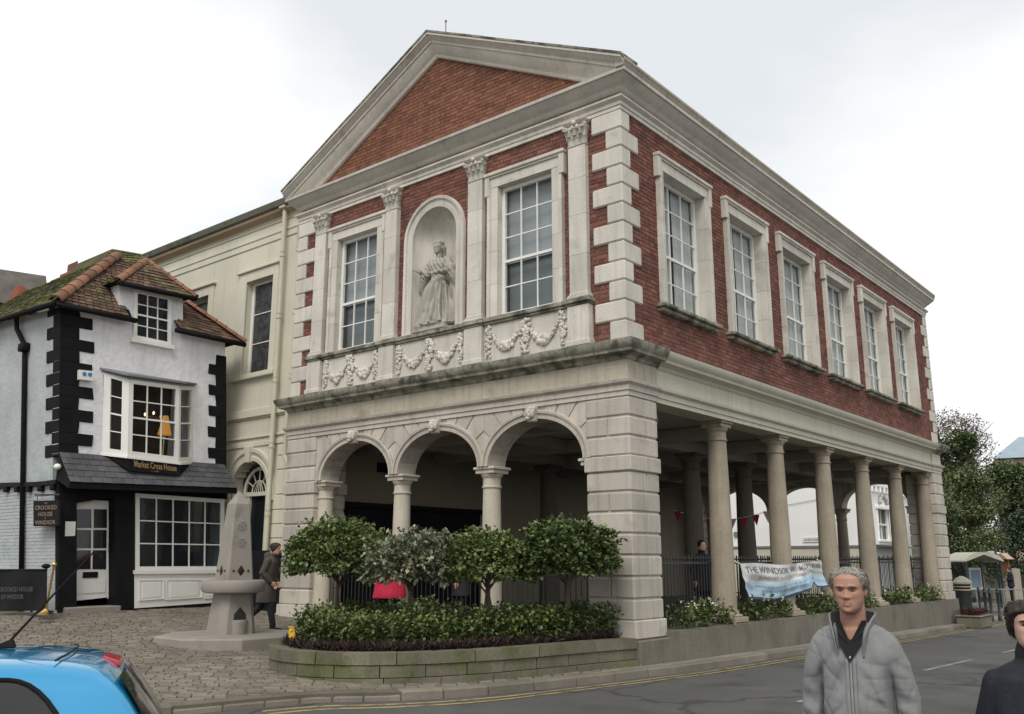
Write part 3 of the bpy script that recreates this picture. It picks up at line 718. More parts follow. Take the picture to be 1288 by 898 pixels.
# panels with carved swags under the windows and the niche
for cx, hw in ((-7.43, 1.0), (-4.9, 1.05), (-2.3, 1.06)):
    pn = part('festoon_panel', MB().box((cx - hw, -.03, 5.57), (cx + hw, .06, 6.35), 0, .004), K['stone'])
    build('ledge', MB().box((cx - hw, -.085, 6.35), (cx + hw, .055, 6.40), 0, .012).box((cx - hw, -.12, 6.40), (cx + hw, .055, 6.49), 0, .012), K['moss_stone'], pn)
    def blobs(name, lst):
        s = MB()
        for c, r in lst: s.ell(c, r, 6, 4)
        build(name, s, K['stone'], pn, smooth=True)
    for sg in (-1, 1):
        sw_ = []; dr_ = []
        for i in range(22):
            t = i / 21; x = cx + sg * (.14 + .66 * t); z = 6.10 - .27 * sin(pi * t); r = .035 + .058 * sin(pi * t)
            for q in range(4): a_ = r * U(.4, .8); sw_.append(((x + U(-.03, .03), -.04 - U(0, .03), z + U(-.8, .8) * r), (a_, a_ * .7, a_)))
        for i in range(13):
            z = 6.29 - i * .05; r = .075 * (1 if i < 10 else .7)
            for q in range(3): dr_.append(((cx + sg * (hw - .13) + U(-.06, .06), -.04 - U(0, .02), z + U(-.02, .02)), (r * U(.4, .8), .03, r * U(.4, .7))))
        blobs('swag', sw_); blobs('drop', dr_)
    dr_ = []
    for i in range(13):
        z = 6.29 - i * .053; r = .11 * (1 - .3 * i / 13)
        for q in range(4): dr_.append(((cx + U(-.13, .13) * (1 - .5 * i / 13), -.04 - U(0, .03), z), (r * U(.35, .65), .035, r * U(.35, .65))))
    blobs('drop', dr_)
# niche
n = MB(); yb = .55
def nich(u, v):
    a = pi * u
    if v < .6: z = 6.49 + (NZ - 6.49) * v / .6; r = NR
    else: b = (v - .6) / .4 * pi / 2; z = NZ + NR * sin(b); r = NR * cos(b)
    return (NX - r * cos(a), .05 + .50 * (r / NR) * sin(a), z)
n.grid(nich, 20, 20)
NI = part('niche', n, K['stone'], smooth=True)
fr = MB(); prof = [(0, .02), (0, -.04), (.09, -.05), (.10, -.02), (.17, -.03), (.18, -.07), (.235, -.085), (.25, -.06), (.25, .03)]
P_ = [(NX - NR - 0, 6.49, -1), ] 
rg = []
for z in (6.49, 7.2, 7.9): rg.append([(NX - NR - k, .045 + o, z) for k, o in prof])
for i in range(25):
    a = pi * i / 24; rg.append([(NX - (NR + k) * cos(a), .045 + o, NZ + (NR + k) * sin(a)) for k, o in prof])
for z in (7.9, 7.2, 6.49): rg.append([(NX + NR + k, .045 + o, z) for k, o in prof])
build('niche_surround', MB().rings(rg), K['stone'], NI, smooth=SMO)
build('niche_floor', MB().box((NX - NR, .0, 6.40), (NX + NR, .6, 6.495)), K['stone'], NI)
# ---- upper architrave, cornice, pediment, roof
ua = [(-.4, 10.072), (.0, 10.072), (.0, 10.15), (.02, 10.155), (.02, 10.23), (.05, 10.25), (.085, 10.28), (.09, 10.315), (-.4, 10.32)]
uc = [(-.4, 10.425), (.0, 10.425), (.02, 10.44), (.06, 10.48), (.075, 10.51), (.11, 10.535), (.16, 10.585), (.21, 10.64), (.235, 10.675), (.265, 10.68), (.275, 10.74), (-.05, 10.765), (-.4, 10.765)]
full = [FA(-WD, 1.0, -1, 0), FA(-WD, 0, -1, -1), FA(0, 0, 1, -1), FA(0, LN, 1, 1), FA(-WD, LN, -1, 1)]
part('upper_architrave', MB().sweep(ua, full), K['stone'], smooth=SMO)
part('upper_cornice', MB().sweep(uc, full), K['stone'], smooth=SMO)
gut = [(.10, 10.752), (.27, 10.745), (.28, 10.76), (.29, 10.80), (.305, 10.84), (.315, 10.85), (.315, 10.90), (.1, 10.92)]
part('gutter', MB().sweep(gut, [FA(0, -.30, 1, 0), FA(0, LN + .28, 1, 0)]), K['frieze'], smooth=SMO)
rk = [(-.2, -.34), (0, -.34), (.02, -.335), (.05, -.30), (.06, -.275), (.10, -.25), (.17, -.17), (.215, -.12), (.22, -.10), (.25, -.095), (.26, -.045), (.30, -.03), (.36, .035), (.38, .04), (.38, .085), (-.2, .11)]
ZA, ZSL = 13.34, .490
def rake(s):
    rg = []
    for x in (0, 3.6, 4.0, 4.25, 4.5, 4.75, 4.95, 5.125):
        rg.append([(-4.85 + s * x, -o, max(10.753 + .0005 * k_, ZA - ZSL * x + nn * 1.113 + ((PS - ZSL) * (-x) * max(0, -nn) / .34 * .55))) for k_, (o, nn) in enumerate(rk)])
    part('raking_cornice', MB().rings(rg), K['stone'], smooth=SMO)
    n_ = 6
    cp = [(.30, .06), (.40, .088), (.405, .125), (-.2, .15), (-.2, .112)]
    for k in range(n_):
        a, b = 5.15 * k / n_, 5.15 * (k + 1) / n_ - .006; dz = U(-.004, .006)
        part('coping_stone', MB().rings([[(-4.85 + s * x, -o, ZA - ZSL * x + nn * 1.113 + dz) for o, nn in cp] for x in (a, b)]), K['moss_stone'])
rake(-1); rake(1)
rf = MB()
for s in (-1, 1):
    rf.hexa([(-4.85, .15, 13.36), (-4.85, LN + .2, 13.36), (-4.85 + s * 5.0, LN + .2, 10.89), (-4.85 + s * 5.0, .15, 10.89), (-4.85, .15, 13.43), (-4.85, LN + .2, 13.43), (-4.85 + s * 5.0, LN + .2, 10.96), (-4.85 + s * 5.0, .15, 10.96)])
part('roof', rf, K['slate'])
for p, h in (((-.3, .35, 10.9), .38), ((-4.62, .0, 13.45), .35)): part('lightning_rod', MB().tube([p, (p[0], p[1], p[2] + h)], .012, 6).ell((p[0], p[1], p[2] + h), (.03, .03, .04), 6, 4), K['lead'])
for y, h in ((11.4, .4), (14.6, .38)): part('roof_vent', MB().tube([(-.1, y, 10.85), (-.1, y, 10.85 + h)], .035, 6), K['lead'])
# ================================================================ helpers for joinery on any wall
def railing(name, label, p0, p1, zb, zt, group, step=.125):
    p0, p1 = Vector(p0), Vector(p1); R = thing(name, label, 'railing', (p0.x, p0.y, zb), 0, group); d = (p1 - p0); ln = d.length; t = d.normalized()
    bar = MB().tube([(0, 0, 0), (0, 0, zt - zb - .10)], .011, 6)
    bar.lathe([(.011, zt - zb - .10), (.024, zt - zb - .085), (.02, zt - zb - .06), (.004, zt - zb)], (0, 0, 0), 6); me = mesh('bar', bar, K['iron'])
    n = int(ln / step)
    for i in range(n + 1):
        q = t * (ln * (i + .5) / (n + 1)); link('bar', me, R, (q.x, q.y, 0))
    for z in (.10, zt - zb - .16):
        m = MB(); a = Vector((0, 0, z)); b = a + Vector((d.x, d.y, 0)); s = Vector((-t.y, t.x, 0)) * .02; h = Vector((0, 0, .022))
        m.hexa([a - s - h, b - s - h, b + s - h, a + s - h, a - s + h, b - s + h, b + s + h, a + s + h]); build('rail', m, K['iron'], R, local=True)
    return R
def text(s, m, T, w, h, name='lettering', parent=None, ext=.004, bold=0.0, depth_off=0.0, local=False):
    """letters filling a w x h box; T(u,v,d) places them"""
    cu = bpy.data.curves.new('t', 'FONT'); cu.body = s; cu.offset = bold; cu.extrude = 0.0; cu.resolution_u = 2
    o = bpy.data.objects.new('t', cu); COL.objects.link(o); dg = bpy.context.evaluated_depsgraph_get()
    me = bpy.data.meshes.new_from_object(o.evaluated_get(dg)); bpy.data.objects.remove(o); V = [v.co.copy() for v in me.vertices]
    F = [tuple(p.vertices) for p in me.polygons]; bpy.data.meshes.remove(me)
    x0 = min(v.x for v in V); x1 = max(v.x for v in V); y0 = min(v.y for v in V); y1 = max(v.y for v in V)
    mb = MB().add([T((v.x - x0) / (x1 - x0) * w, (v.y - y0) / (y1 - y0) * h, depth_off) for v in V], F)
    return build(name, mb, m, parent, local=local)
# ================================================================ RAISED PLANTER in front of the arcade
PLT = thing('raised_planter', 'curved green stained stone planter wall in front of the arches', 'planter', (-2.6, -3, 0))
def plarc(a0, a1, k0, k1, z0, z1, bv, m, name, n=3, zg0=False):
    mb = MB()
    for i in range(n):
        b0, b1 = a0 + (a1 - a0) * i / n, a0 + (a1 - a0) * (i + 1) / n
        c = [(*pel(b0, k1), z0), (*pel(b1, k1), z0), (*pel(b1, k0), z0), (*pel(b0, k0), z0), (*pel(b0, k1 - (.0 if not bv else .01)), z1), (*pel(b1, k1 - (.0 if not bv else .01)), z1), (*pel(b1, k0), z1), (*pel(b0, k0), z1)]
        mb.hexa(c)
    build(name, mb, m, PLT, smooth=radians(30))
a_all = [i / 400 for i in range(401)]
def cuts(step, ph):
    out = [a_all[0]]; acc = ph; 
    for a, b in zip(a_all, a_all[1:]):
        acc += (Vector(pel(b)) - Vector(pel(a))).length
        if acc > step: out.append(b); acc = 0
    if a_all[-1] - out[-1] < .05: out[-1] = a_all[-1]
    else: out.append(a_all[-1])
    return out
for ci, (z0, z1, k1, st) in enumerate(((-.25, .115, .05, .8), (.115, .285, .0, .62), (.285, .445, .03, 1.15))):
    cc = cuts(st, .3 * ci)
    for a, b in zip(cc, cc[1:]):
        dk = U(-.006, .006)
        plarc(a + .0006, b - .0006, -.26, k1 + dk, z0 + .003, z1 - (.008 if ci < 2 else -U(0, .008)), ci == 2, K['mosswall'], 'coping_stone' if ci == 2 else 'wall_stone')
sl = MB(); N = 60
sl.add([(-2.4, -1.4, .43)] + [(*pel(i / N, -.2), .40) for i in range(N + 1)], [(0, i + 1, i + 2) for i in range(N)])
build('soil', sl, K['soil'], PLT)
# ---- foliage
def leaves(mb, pts, nrm, size, jit=.9, asp=.42):
    for p, n_ in zip(pts, nrm):
        s = size * U(.65, 1.25); d = Vector((U(-1, 1), U(-1, 1), U(-1, 1))).normalized(); d = (d * jit + n_ * .55 + Vector((0, 0, -.05))).normalized()
        sd_ = d.cross(Vector((U(-.5, .5), U(-.5, .5), 1))).normalized() * s * asp; up = sd_.cross(d).normalized() * s * .10
        p = Vector(p); k = len(mb.v)
        mb.v += [tuple(p), tuple(p + d * s * .5 + sd_ + up), tuple(p + d * s), tuple(p + d * s * .5 - sd_ + up)]
        mb.f += [(k, k + 1, k + 2), (k, k + 2, k + 3)]; mb.m += [0, 0]
def cloud(c, r, n, shell=.6, lump=.22, seed=0, flatb=None, hole=0.0):
    P, Nn = [], []; c = Vector(c)
    while len(P) < n:
        d = Vector((random.gauss(0, 1), random.gauss(0, 1), random.gauss(0, 1))).normalized()
        if flatb is not None and d.z < -flatb: continue
        l = 1 + lump * noise.noise(d * 2.3 + Vector((seed, seed * 1.7, 0))) + lump * .7 * noise.noise(d * 5 + Vector((0, seed, 3)))
        if hole and noise.noise(d * 3.4 + Vector((seed * 2, 5, 1))) < hole - .5: continue
        q = l * (shell + (1 - shell) * rnd() ** .5)
        P.append(c + Vector((d.x * r[0], d.y * r[1], d.z * r[2])) * q); Nn.append(d)
    return P, Nn
K['lf_bay'] = leafmat('glossy_green_leaf', (.065, .10, .026), (.16, .20, .07), .35)
K['lf_var'] = leafmat('grey_green_leaf', (.10, .12, .065), (.26, .275, .18), .4)
K['lf_dark'] = leafmat('dark_green_leaf', (.05, .08, .024), (.125, .165, .055), .4)
K['lf_shrub'] = leafmat('shrub_leaf', (.034, .06, .018), (.13, .165, .045), .4)
K['lf_heath'] = leafmat('purple_heather', (.055, .022, .028), (.035, .035, .02), .7)
K['lf_autumn'] = leafmat('autumn_leaf', (.11, .085, .055), (.16, .12, .085), .6)
K['flower'] = flat('cream_flower', (.62, .60, .46), .7)
def std_tree(label, px, pyc, y, rx, rz, n, lf, size, seed, lean=0.0, stem2=False, flat_=.5, asp=.42):
    c = PY(px, pyc, y); R = thing('standard_tree', label, 'tree', (c.x, y, .42), 0, 'clipped standard trees in the planter')
    tr = MB(); top = Vector((0, 0, c.z - .42 - rz * .1))
    for s in ((0, .12) if stem2 else (0,)):
        tr.tube([(lean + s * 1.5, s, -.05), (lean * .6 + s, s * .5, .35), (lean * .2 + s * .3, 0, .7), tuple(top)], [.042, .036, .032, .02], 8)
    for i in range(16):
        a = i * 2.4; b = Vector((cos(a) * rx * .7, sin(a) * rx * .7, c.z - .42 + U(-.3, .6) * rz)); st = Vector((lean * .2, 0, U(.62, .85) * (c.z - .42)))
        tr.tube([st, st.lerp(b, .5) + Vector((0, 0, .05)), b], [.016, .010, .004], 5)
    build('trunk', tr, K['bark'], R, local=True)
    cr = MB(); P, Nn = cloud((0, 0, c.z - .42), (rx, rx * .95, rz), n, .62, .3, seed, flat_, .12); leaves(cr, P, Nn, size, .9, asp)
    P, Nn = cloud((U(-.3, .3) * rx, U(-.3, .3) * rx, c.z - .42 + rz * .35), (rx * .75, rx * .7, rz * .85), n // 3, .6, .4, seed + 9, .3); leaves(cr, P, Nn, size, .9, asp)
    for i in range(16):                     # stray shoots
        a, e = U(0, 6.3), U(.5, 1.4); d = Vector((cos(a) * cos(e), sin(a) * cos(e), sin(e))); b = Vector((d.x * rx, d.y * rx, c.z - .42 + d.z * rz)) * 1.0
        leaves(cr, [b + d * (.04 * k) for k in range(5)], [d] * 5, size * .9, .8, asp)
    build('crown', cr, lf, R, local=True)
std_tree('glossy green standard tree with raised top shoots, leftmost in the planter', 426, 701, -3.1, .95, .54, 6200, K['lf_bay'], .085, 1, .04)
std_tree('grey green variegated standard tree between two darker ones in the planter', 517, 712, -2.75, .78, .47, 4200, K['lf_var'], .10, 2, -.02, asp=.3)
std_tree('green standard tree with a leaning double stem, right of the variegated one', 614, 711, -2.0, .80, .47, 5200, K['lf_bay'], .075, 3, -.12, True)
std_tree('dense dark green standard tree next to the rusticated corner pier', 713, 701, -1.0, .86, .52, 6000, K['lf_dark'], .085, 4, -.02)
shoot = MB()
# low planting in the bed
sh = MB(); he = MB(); fl = MB()
def inbed(k, ymin=-4.4, ymax=-.3):
    while True:
        x, y = U(-4.9, 0), U(ymin - .6, ymax)
        if in_planter(x, y, k): return x, y
for i in range(800):
    x, y = inbed(.5)
    h = .47 + .16 * noise.noise((x * 1.3, y * 1.3, 2)) + .05; P, Nn = cloud((x, y, .44 + h * U(.35, .8)), (.17, .17, .15), 13, .5, .3, i * .37); leaves(sh, P, Nn, .075, .9, .36)
for i in range(420):
    a = U(.01, .97); k = -U(.42, .75); x, y = pel(a, k); h = .45 + .14 * noise.noise((x * 2, y * 2, 5))
    P, Nn = cloud((x, y, .44 + h * U(.3, 1)), (.14, .14, .13), 14, .5, .3, i * .7); leaves(sh, P, Nn, .075, .9, .36)
for i in range(150):
    x, y = pel(U(.80, .992), -U(.30, .55)); h = .50 + .1 * noise.noise((x * 2, y * 2, 5)); P, Nn = cloud((x, y, .44 + h * U(.3, 1)), (.15, .15, .13), 14, .5, .3, i * .9); leaves(sh, P, Nn, .075, .9, .36)
for i in range(1500):
    a = U(.01, .985); x, y = pel(a, -U(.24, .46)); P = [Vector((x + U(-.05, .05), y + U(-.05, .05), .43 + U(0, .05))) for _ in range(5)]; leaves(he, P, [Vector((0, 0, 1))] * 5, .13, .55, .12)
for i in range(45):
    x, y = inbed(.5, -4.3, -2.5); P, Nn = cloud((x, y, .95), (.05, .05, .03), 5, .3, .3, i); leaves(fl, P, Nn, .04, 1, .5)
tag(build('low_shrubs', sh, K['lf_shrub']), 'low green shrubs filling the raised planter', 'shrubs', kind='stuff')
tag(build('heather', he, K['lf_heath']), 'dark purple heather edging the planter wall', 'heather', kind='stuff')
hm = PZ(367, 812, .44)
Y_ = thing('yellow_marker', 'small yellow plastic marker at the left end of the planter', 'marker', (hm.x, hm.y, .43)); q = ORG[Y_]
build('plate', MB().box((q.x - .07, q.y - .02, .43), (q.x + .07, q.y + .02, .70), 0, .01), flat('yellow_plastic', (.75, .42, .02), .5), Y_)
build('cap', MB().box((q.x - .08, q.y - .03, .70), (q.x + .08, q.y + .03, .72), 0, .005), flat('yellow_plastic_dark', (.6, .33, .02), .5), Y_)
# little shrubs on the plinth wall between the columns
gap = [(.97 + SCY[0] - .25) / 2 + .25] + [(a + b) / 2 for a, b in zip(SCY, SCY[1:])]
nm = ['between the corner pier and the first column', 'under the banner between the first and second columns', 'between the second and third columns, right of the banner', 'behind the grey haired man, between the third and fourth columns', 'between the fourth and fifth columns', 'between the fifth and last columns']
for i, y in enumerate(gap):
    R = thing('shrub', 'low clump of green shrubs ' + nm[i], 'shrub', (-.22, y, .47), 0, 'shrub clumps along the plinth wall'); mb = MB(); f2 = MB()
    for k in range(46):
        yy = U(-1.05, 1.05); P, Nn = cloud((U(-.1, .24), yy, U(.1, .38 + .08 * noise.noise((yy * 2, i, 0)))), (.17, .17, .14), 17, .5, .3, k + i * 50.); leaves(mb, P, Nn, .085, .9, .38)
    build('foliage', mb, K['lf_shrub'], R, local=True)
    for k in range(12 if i < 2 else 3): P, Nn = cloud((U(0, .25), U(-1, 1), U(.38, .5)), (.04, .04, .03), 6, .3, .3, k); leaves(f2, P, Nn, .05, 1, .5)
    build('blossom', f2, K['flower'], R, local=True)
rl = ['from the corner pier to the first column', 'behind the banner, between the first two columns', 'between the second and third columns', 'between the third and fourth columns', 'between the fourth and fifth columns', 'between the fifth and last columns']
ends = [1.0] + SCY
for i, (a, b) in enumerate(zip(ends, ends[1:])):
    railing('railing', 'black spiked iron railing ' + rl[i], (-.52, a + (.02 if i == 0 else .2), 0), (-.52, b - .2, 0), .5, 1.82, 'iron railings round the hall')
for i, (a, b, w) in enumerate(((-8.3, -6.2, 'under the left arch'), (-5.75, -3.65, 'under the middle arch'), (-3.2, -1.1, 'under the right arch'))):
    railing('railing', 'black spiked iron railing ' + w + ' behind the planter trees', (a, .3, 0), (b, .3, 0), .42, 1.6, 'iron railings round the hall')
for i, (a, b) in enumerate(((-8.3, -6.2), (-5.75, -3.65), (-3.2, -1.1))):
    railing('railing', 'black spiked iron railing at the far end of the hall, bay ' + ('nearest the west wall', 'in the middle', 'nearest the street')[i], (a, LN - .3, 0), (b, LN - .3, 0), .42, 1.9, 'iron railings round the hall', .15)
# ---- banner tied to the railings
BP = [PX(928, 709, -.07), PX(1031, 706, -.07), PX(1038, 738, -.07), PX(938, 754, -.07)]
def cloth(u, v, d=0.0):
    """u 0..1 left to right, v 0..1 top to bottom"""
    t = BP[0].lerp(BP[1], u); b = BP[3].lerp(BP[2], u); b = b + Vector((0, 0, -.13 * sin(pi * min(1, u * 1.35)) ** 2 * (u < .74) + .14 * exp(-((u - .80) / .05) ** 2)))
    p = t.lerp(b, v); w = .035 * sin(u * 17 + v * 3) * (.3 + v) + .05 * sin(u * 7 - v * 4) * v + .02 * noise.noise((u * 9, v * 5, 1)) * 2
    fold = exp(-((u - .60 - .12 * (1 - v)) / .03) ** 2) * .05
    p.x += .05 + w + fold + d; p.z += .02 * sin(u * pi * 3) * (1 - v) - .03 * sin(pi * u) * (1 - v); return tuple(p)
BN = thing('banner', 'creased white and blue event banner tied to the railings between columns', 'banner', tuple(BP[0]))
bw = MB(); bw.grid(lambda u, v: cloth(u, v), 60, 28)
bw.m = [0 if j / 28 < .53 else (1 if j / 28 < .92 else 2) for j in range(28) for i in range(60)]
o = build('cloth', bw, [mat('white_banner_cloth', (.62, .62, .6), .8, .06, 4, 40, .03, .1), mat('blue_banner_cloth', (.36, .50, .60), .8, .12, 3, 40, .03, .1), flat('navy_hem', (.05, .06, .12), .8)], BN, smooth=True)
dk = flat('banner_ink', (.16, .14, .135), .8); bi = flat('banner_blue_ink', (.25, .37, .46), .8); ri = flat('banner_red_ink', (.40, .30, .29), .8)
def bt(s, u0, u1, v0, v1, m, bold=.0): text(s, m, lambda a, b, d: cloth(u0 + (u1 - u0) * a, v1 - (v1 - v0) * b, .012), 1, 1, 'lettering', BN, bold=bold)
bt('THE WINDSOR W. KCPNERE', .04, .97, .09, .26, dk, .0); bt('SUNDAY 31ST OCTOBER 2010', .18, .85, .35, .44, ri)
for r_, (v, a, b) in enumerate(((.60, .14, .84), (.73, .2, .66))):
    mb = MB(); u = a
    while u < b:
        w = U(.008, .02); mb.add([cloth(u, v, .012), cloth(u + w, v, .012), cloth(u + w, v + .045, .012), cloth(u, v + .045, .012)], [(3, 2, 1, 0)]); u += w + U(.006, .02)
    tag(build('small_print', mb, bi, BN), kind='stuff')
for u in (0.0, 1.0): 
    p = Vector(cloth(u, 0)); build('tie', MB().tube([p, p + Vector((-.12, 0, .05))], .008, 5), K['white_paint'], BN)
# ---- bunting inside the hall
def bunting(a, b, n, cols, label):
    a, b = Vector(a), Vector(b); R = thing('bunting', label, 'bunting', tuple(a)); pts = [a.lerp(b, i / 20) + Vector((0, 0, -.25 * sin(pi * i / 20))) for i in range(21)]
    build('cord', MB().tube(pts, .008, 5), K['white_paint'], R)
    t = (b - a).normalized()
    for i in range(n):
        q = (i + .5) / n; p = a.lerp(b, q) + Vector((0, 0, -.25 * sin(pi * q))); w = .11
        fo = Vector((-t.y, t.x, 0)) * U(-.06, .06)
        build('flag', MB().add([p - t * w, p + t * w, p + Vector((0, 0, -.27)) + fo + t * U(-.02, .02), p + fo * .4 + t * .0], [(0, 3, 2), (3, 1, 2)]), cols[i % len(cols)], R)
rd = flat('red_flag', (.30, .02, .03), .8); wf = flat('pink_flag', (.55, .38, .38), .8)
bunting(tuple(PY(846, 641, 8)), tuple(PY(972, 641, 8)), 9, [rd, rd, wf], 'string of small red flags hung across the hall between the inner columns')
# ================================================================ CREAM STUCCO BUILDING behind the left pier
AN = thing('stucco_building', 'tall cream stucco building with moulded cornice standing behind the small white house', 'building', (-13, .6, .5))
def ap(name, mb, m, parent=None, smooth=False): return build(name, mb, m, parent or AN, smooth=smooth)
AY = .60
aw = MB()
AWN = [(-12.68, -11.46, 6.6, 9.25), (-15.75, -14.55, 6.6, 9.25), (-18.8, -17.6, 6.6, 9.25)]
dh = []
dcx, dr, dz = -12.0, .80, 3.46
for i in range(14):
    a, b = -1 + i / 7, -1 + (i + 1) / 7; dh.append((dcx + a * dr, dcx + b * dr, .2, dz + dr * sqrt(max(0, 1 - min(1, min(abs(a), abs(b)) if a * b > 0 else 0) ** 2))))
wall_cells(-26, -9.6, .0, 11.3, AWN + dh, lambda a, b, c, d: aw.box((a, AY, c), (b, AY + .5, d)))
ap('wall', aw, K['annex'])
ap('dark_room_backing', MB().box((-26, AY + .8, .2), (-9.75, AY + .9, 11)), K['dark_in'])
ac = [(-.1, 10.22), (0, 10.22), (.03, 10.235), (.03, 10.40), (.055, 10.42), (.055, 10.48), (.02, 10.49), (.02, 10.70), (.05, 10.72), (.02, 10.73), (.02, 10.80), (.06, 10.84), (-.1, 10.84)]
ap('entablature', MB().sweep(ac, [((-26, AY), (0, -1)), ((-9.7, AY), (0, -1))]), K['annex'], smooth=SMO)
ap('eaves_moulding', MB().sweep([(-.1, 10.841), (.06, 10.841), (.14, 10.90), (.22, 10.93), (.24, 11.0), (-.1, 11.0)], [((-26, AY), (0, -1)), ((-9.72, AY), (0, -1))]), mat('tan_eaves', (.36, .27, .18), .8, .12, 1, 20, .1, .1), smooth=SMO)
ap('gutter', MB().sweep([(-.1, 11.001), (.25, 11.001), (.30, 11.04), (.33, 11.20), (-.1, 11.22)], [((-26, AY), (0, -1)), ((-9.74, AY), (0, -1))]), mat('lichen_gutter', (.13, .13, .10), .95, .2, 2, 30, .2, .4, dirt=((.06, .065, .04), .5, 2)))
ap('roof', MB().prism([(-26, AY - .25, 11.19), (-26, AY + 9, 11.19), (-26, AY + 4.5, 12.6)], (16.2, 0, 0)), K['slate'])
for z0, z1, o in ((5.36, 5.40, .05), (5.40, 5.62, .09), (4.84, 4.90, .05), (4.62, 4.74, .04)):
    ap('string_course', MB().box((-26, AY - o, z0), (-9.72, AY + .01, z1), 0, .012), K['annex'])
for x0, x1, z0, z1 in AWN:
    s = MB()
    for a, b, c, d, o in ((x0 - .34, x0, z0, z1 + .3, .05), (x1, x1 + .24, z0, z1 + .3, .05), (x0 + .001, x1 - .001, z1, z1 + .298, .049)): s.box((a, AY - o, c), (b, AY + .02, d), 0, .01)
    s.box((x0 - .42, AY - .11, z1 + .28), (x1 + .32, AY + .02, z1 + .36), 0, .015)
    w = ap('window', s, K['annex'])
    build('sill', MB().box((x0 - .46, AY - .14, z0 - .14), (x1 + .34, AY + .02, z0), 0, .015), K['annex'], w)
    f = MB().box((x0 - .0, AY + .18, z0), (x0 + .09, AY + .25, z1)).box((x1 - .07, AY + .18, z0), (x1, AY + .25, z1)).box((x0 + .091, AY + .18, z0), (x1 - .071, AY + .25, z0 + .07)).box((x0 + .091, AY + .18, z1 - .07), (x1 - .071, AY + .25, z1))
    build('window_frame', f, K['white_paint'], w)
    a, b, zz = x0 + .09, x1 - .07, [z0 + .07 + (z1 - z0 - .14) * k / 3 for k in range(4)]
    for c, d in zip(zz, zz[1:]): build('pane', MB().add([(a, AY + .22, c + .012), (b, AY + .22 + U(-.004, .004), c + .012), (b, AY + .22, d - .012), (a, AY + .22, d - .012)], [(0, 1, 2, 3)]), mat('leaded_glass', (.05, .05, .055), .25, .5, 6, 30, .4, .3) if 'lg' not in K else K['lg'], w)
    if 'lg' not in K: K['lg'] = bpy.data.materials['leaded_glass']
    for q in zz[1:3]: build('glazing_bar', MB().box((a, AY + .20, q - .011), (b, AY + .23, q + .011)), K['white_paint'], w)
# arched doorway
s = MB(); prof = [(0, .03), (0, -.05), (.10, -.06), (.12, -.03), (.2, -.04), (.22, -.09), (.31, -.10), (.33, .03)]
rg = [[(dcx - dr - k, AY + o, z) for k, o in prof] for z in (3.2, 3.4)] + [[(dcx - (dr + k) * cos(pi * i / 24), AY + o, dz + (dr + k) * sin(pi * i / 24)) for k, o in prof] for i in range(25)] + [[(dcx + dr + k, AY + o, z) for k, o in prof] for z in (3.4, 3.2)]
D = ap('arched_doorway', s.rings(rg), K['annex'], smooth=SMO)
build('keystone', MB().hexa([(dcx - .08, AY - .14, 4.2), (dcx + .08, AY - .14, 4.2), (dcx + .08, AY, 4.2), (dcx - .08, AY, 4.2), (dcx - .12, AY - .17, 4.62), (dcx + .12, AY - .17, 4.62), (dcx + .12, AY, 4.62), (dcx - .12, AY, 4.62)], 0, .015), K['annex'], D)
f = MB()
for i in range(7):
    a = pi * i / 6; f.tube([(dcx - .28 * cos(a), AY + .3, dz + .28 * sin(a)), (dcx - .62 * cos(a), AY + .3, dz + .62 * sin(a))], .016, 5)
for r in (.3, .62): f.tube([(dcx - r * cos(pi * i / 16), AY + .3, dz + r * sin(pi * i / 16)) for i in range(17)], .02 if r < .5 else .05, 5)
for i in range(5): f.tube([(dcx - .02 + (i - 2) * .1, AY + .3, dz), (dcx + (i - 2) * .03, AY + .3, dz + .28)], .012, 4)
f.box((dcx - dr, AY + .24, dz - .10), (dcx + dr, AY + .36, dz)); f.box((dcx - dr, AY + .26, .5), (dcx - .35, AY + .34, dz - .1)); f.box((dcx + .35, AY + .26, .5), (dcx + .42, AY + .34, dz - .1)); f.box((dcx + .7, AY + .26, .5), (dcx + .8, AY + .34, dz - .1)); f.box((dcx + .42, AY + .27, 2.3), (dcx + .7, AY + .33, 2.36))
build('fanlight', f, K['annex'], D)
build('pane', MB().add([(dcx - .8, AY + .35, .5), (dcx + .8, AY + .35, .5), (dcx + .8, AY + .35, 4.2), (dcx - .8, AY + .35, 4.2)], [(0, 1, 2, 3)]), K['glass_dark'], D)
# rusticated stones near the pier
zz = [.5, .9, 1.25, 1.6, 1.92, 2.25, 2.60, 2.95, 3.33, 3.95, 4.31, 4.60]
for j, (a, b) in enumerate(zip(zz, zz[1:])):
    x = -9.72
    for k in range(2):
        w = (.62 if (j + k) % 2 else .78); x0 = max(x - w, -11.05)
        if a > 3.3: x0 = max(x0, -10.85)
        ap('stone', MB().box((x0 + .006, AY - .035, a + .008), (x - .006, AY + .01, b - .012), 0, .012), K['annex']); x = x0
ap('iron_gate_panel', MB().box((-11.4, AY - .3, .45), (-9.95, AY - .24, 1.95)), K['black'])
for px, z0, z1, r in ((-10.93, .5, 11.5, .062), (-10.25, 5.6, 10.3, .058), (-10.35, 4.2, 5.55, .058)):
    p = MB().tube([(px, AY - .16, z0), (px, AY - .16, z1)], r, 10)
    for i in range(int((z1 - z0) / 1.7) + 1): z = z0 + .6 + i * 1.7; p.tube([(px, AY - .16, z), (px, AY - .16, z + .06)], r * 1.28, 10); p.tube([(px, AY - .16, z + .13), (px, AY - .16, z + .15)], r * 1.2, 10)
    if z1 > 11: p.box((px - .13, AY - .28, 10.95), (px + .13, AY - .02, 11.25), 0, .02)
    if z1 < 6: p.tube([(px, AY - .16, 4.25), (px + .28, AY - .16, 3.85)], r, 10)
    ap('drainpipe', p, K['pipe'], smooth=SMO)
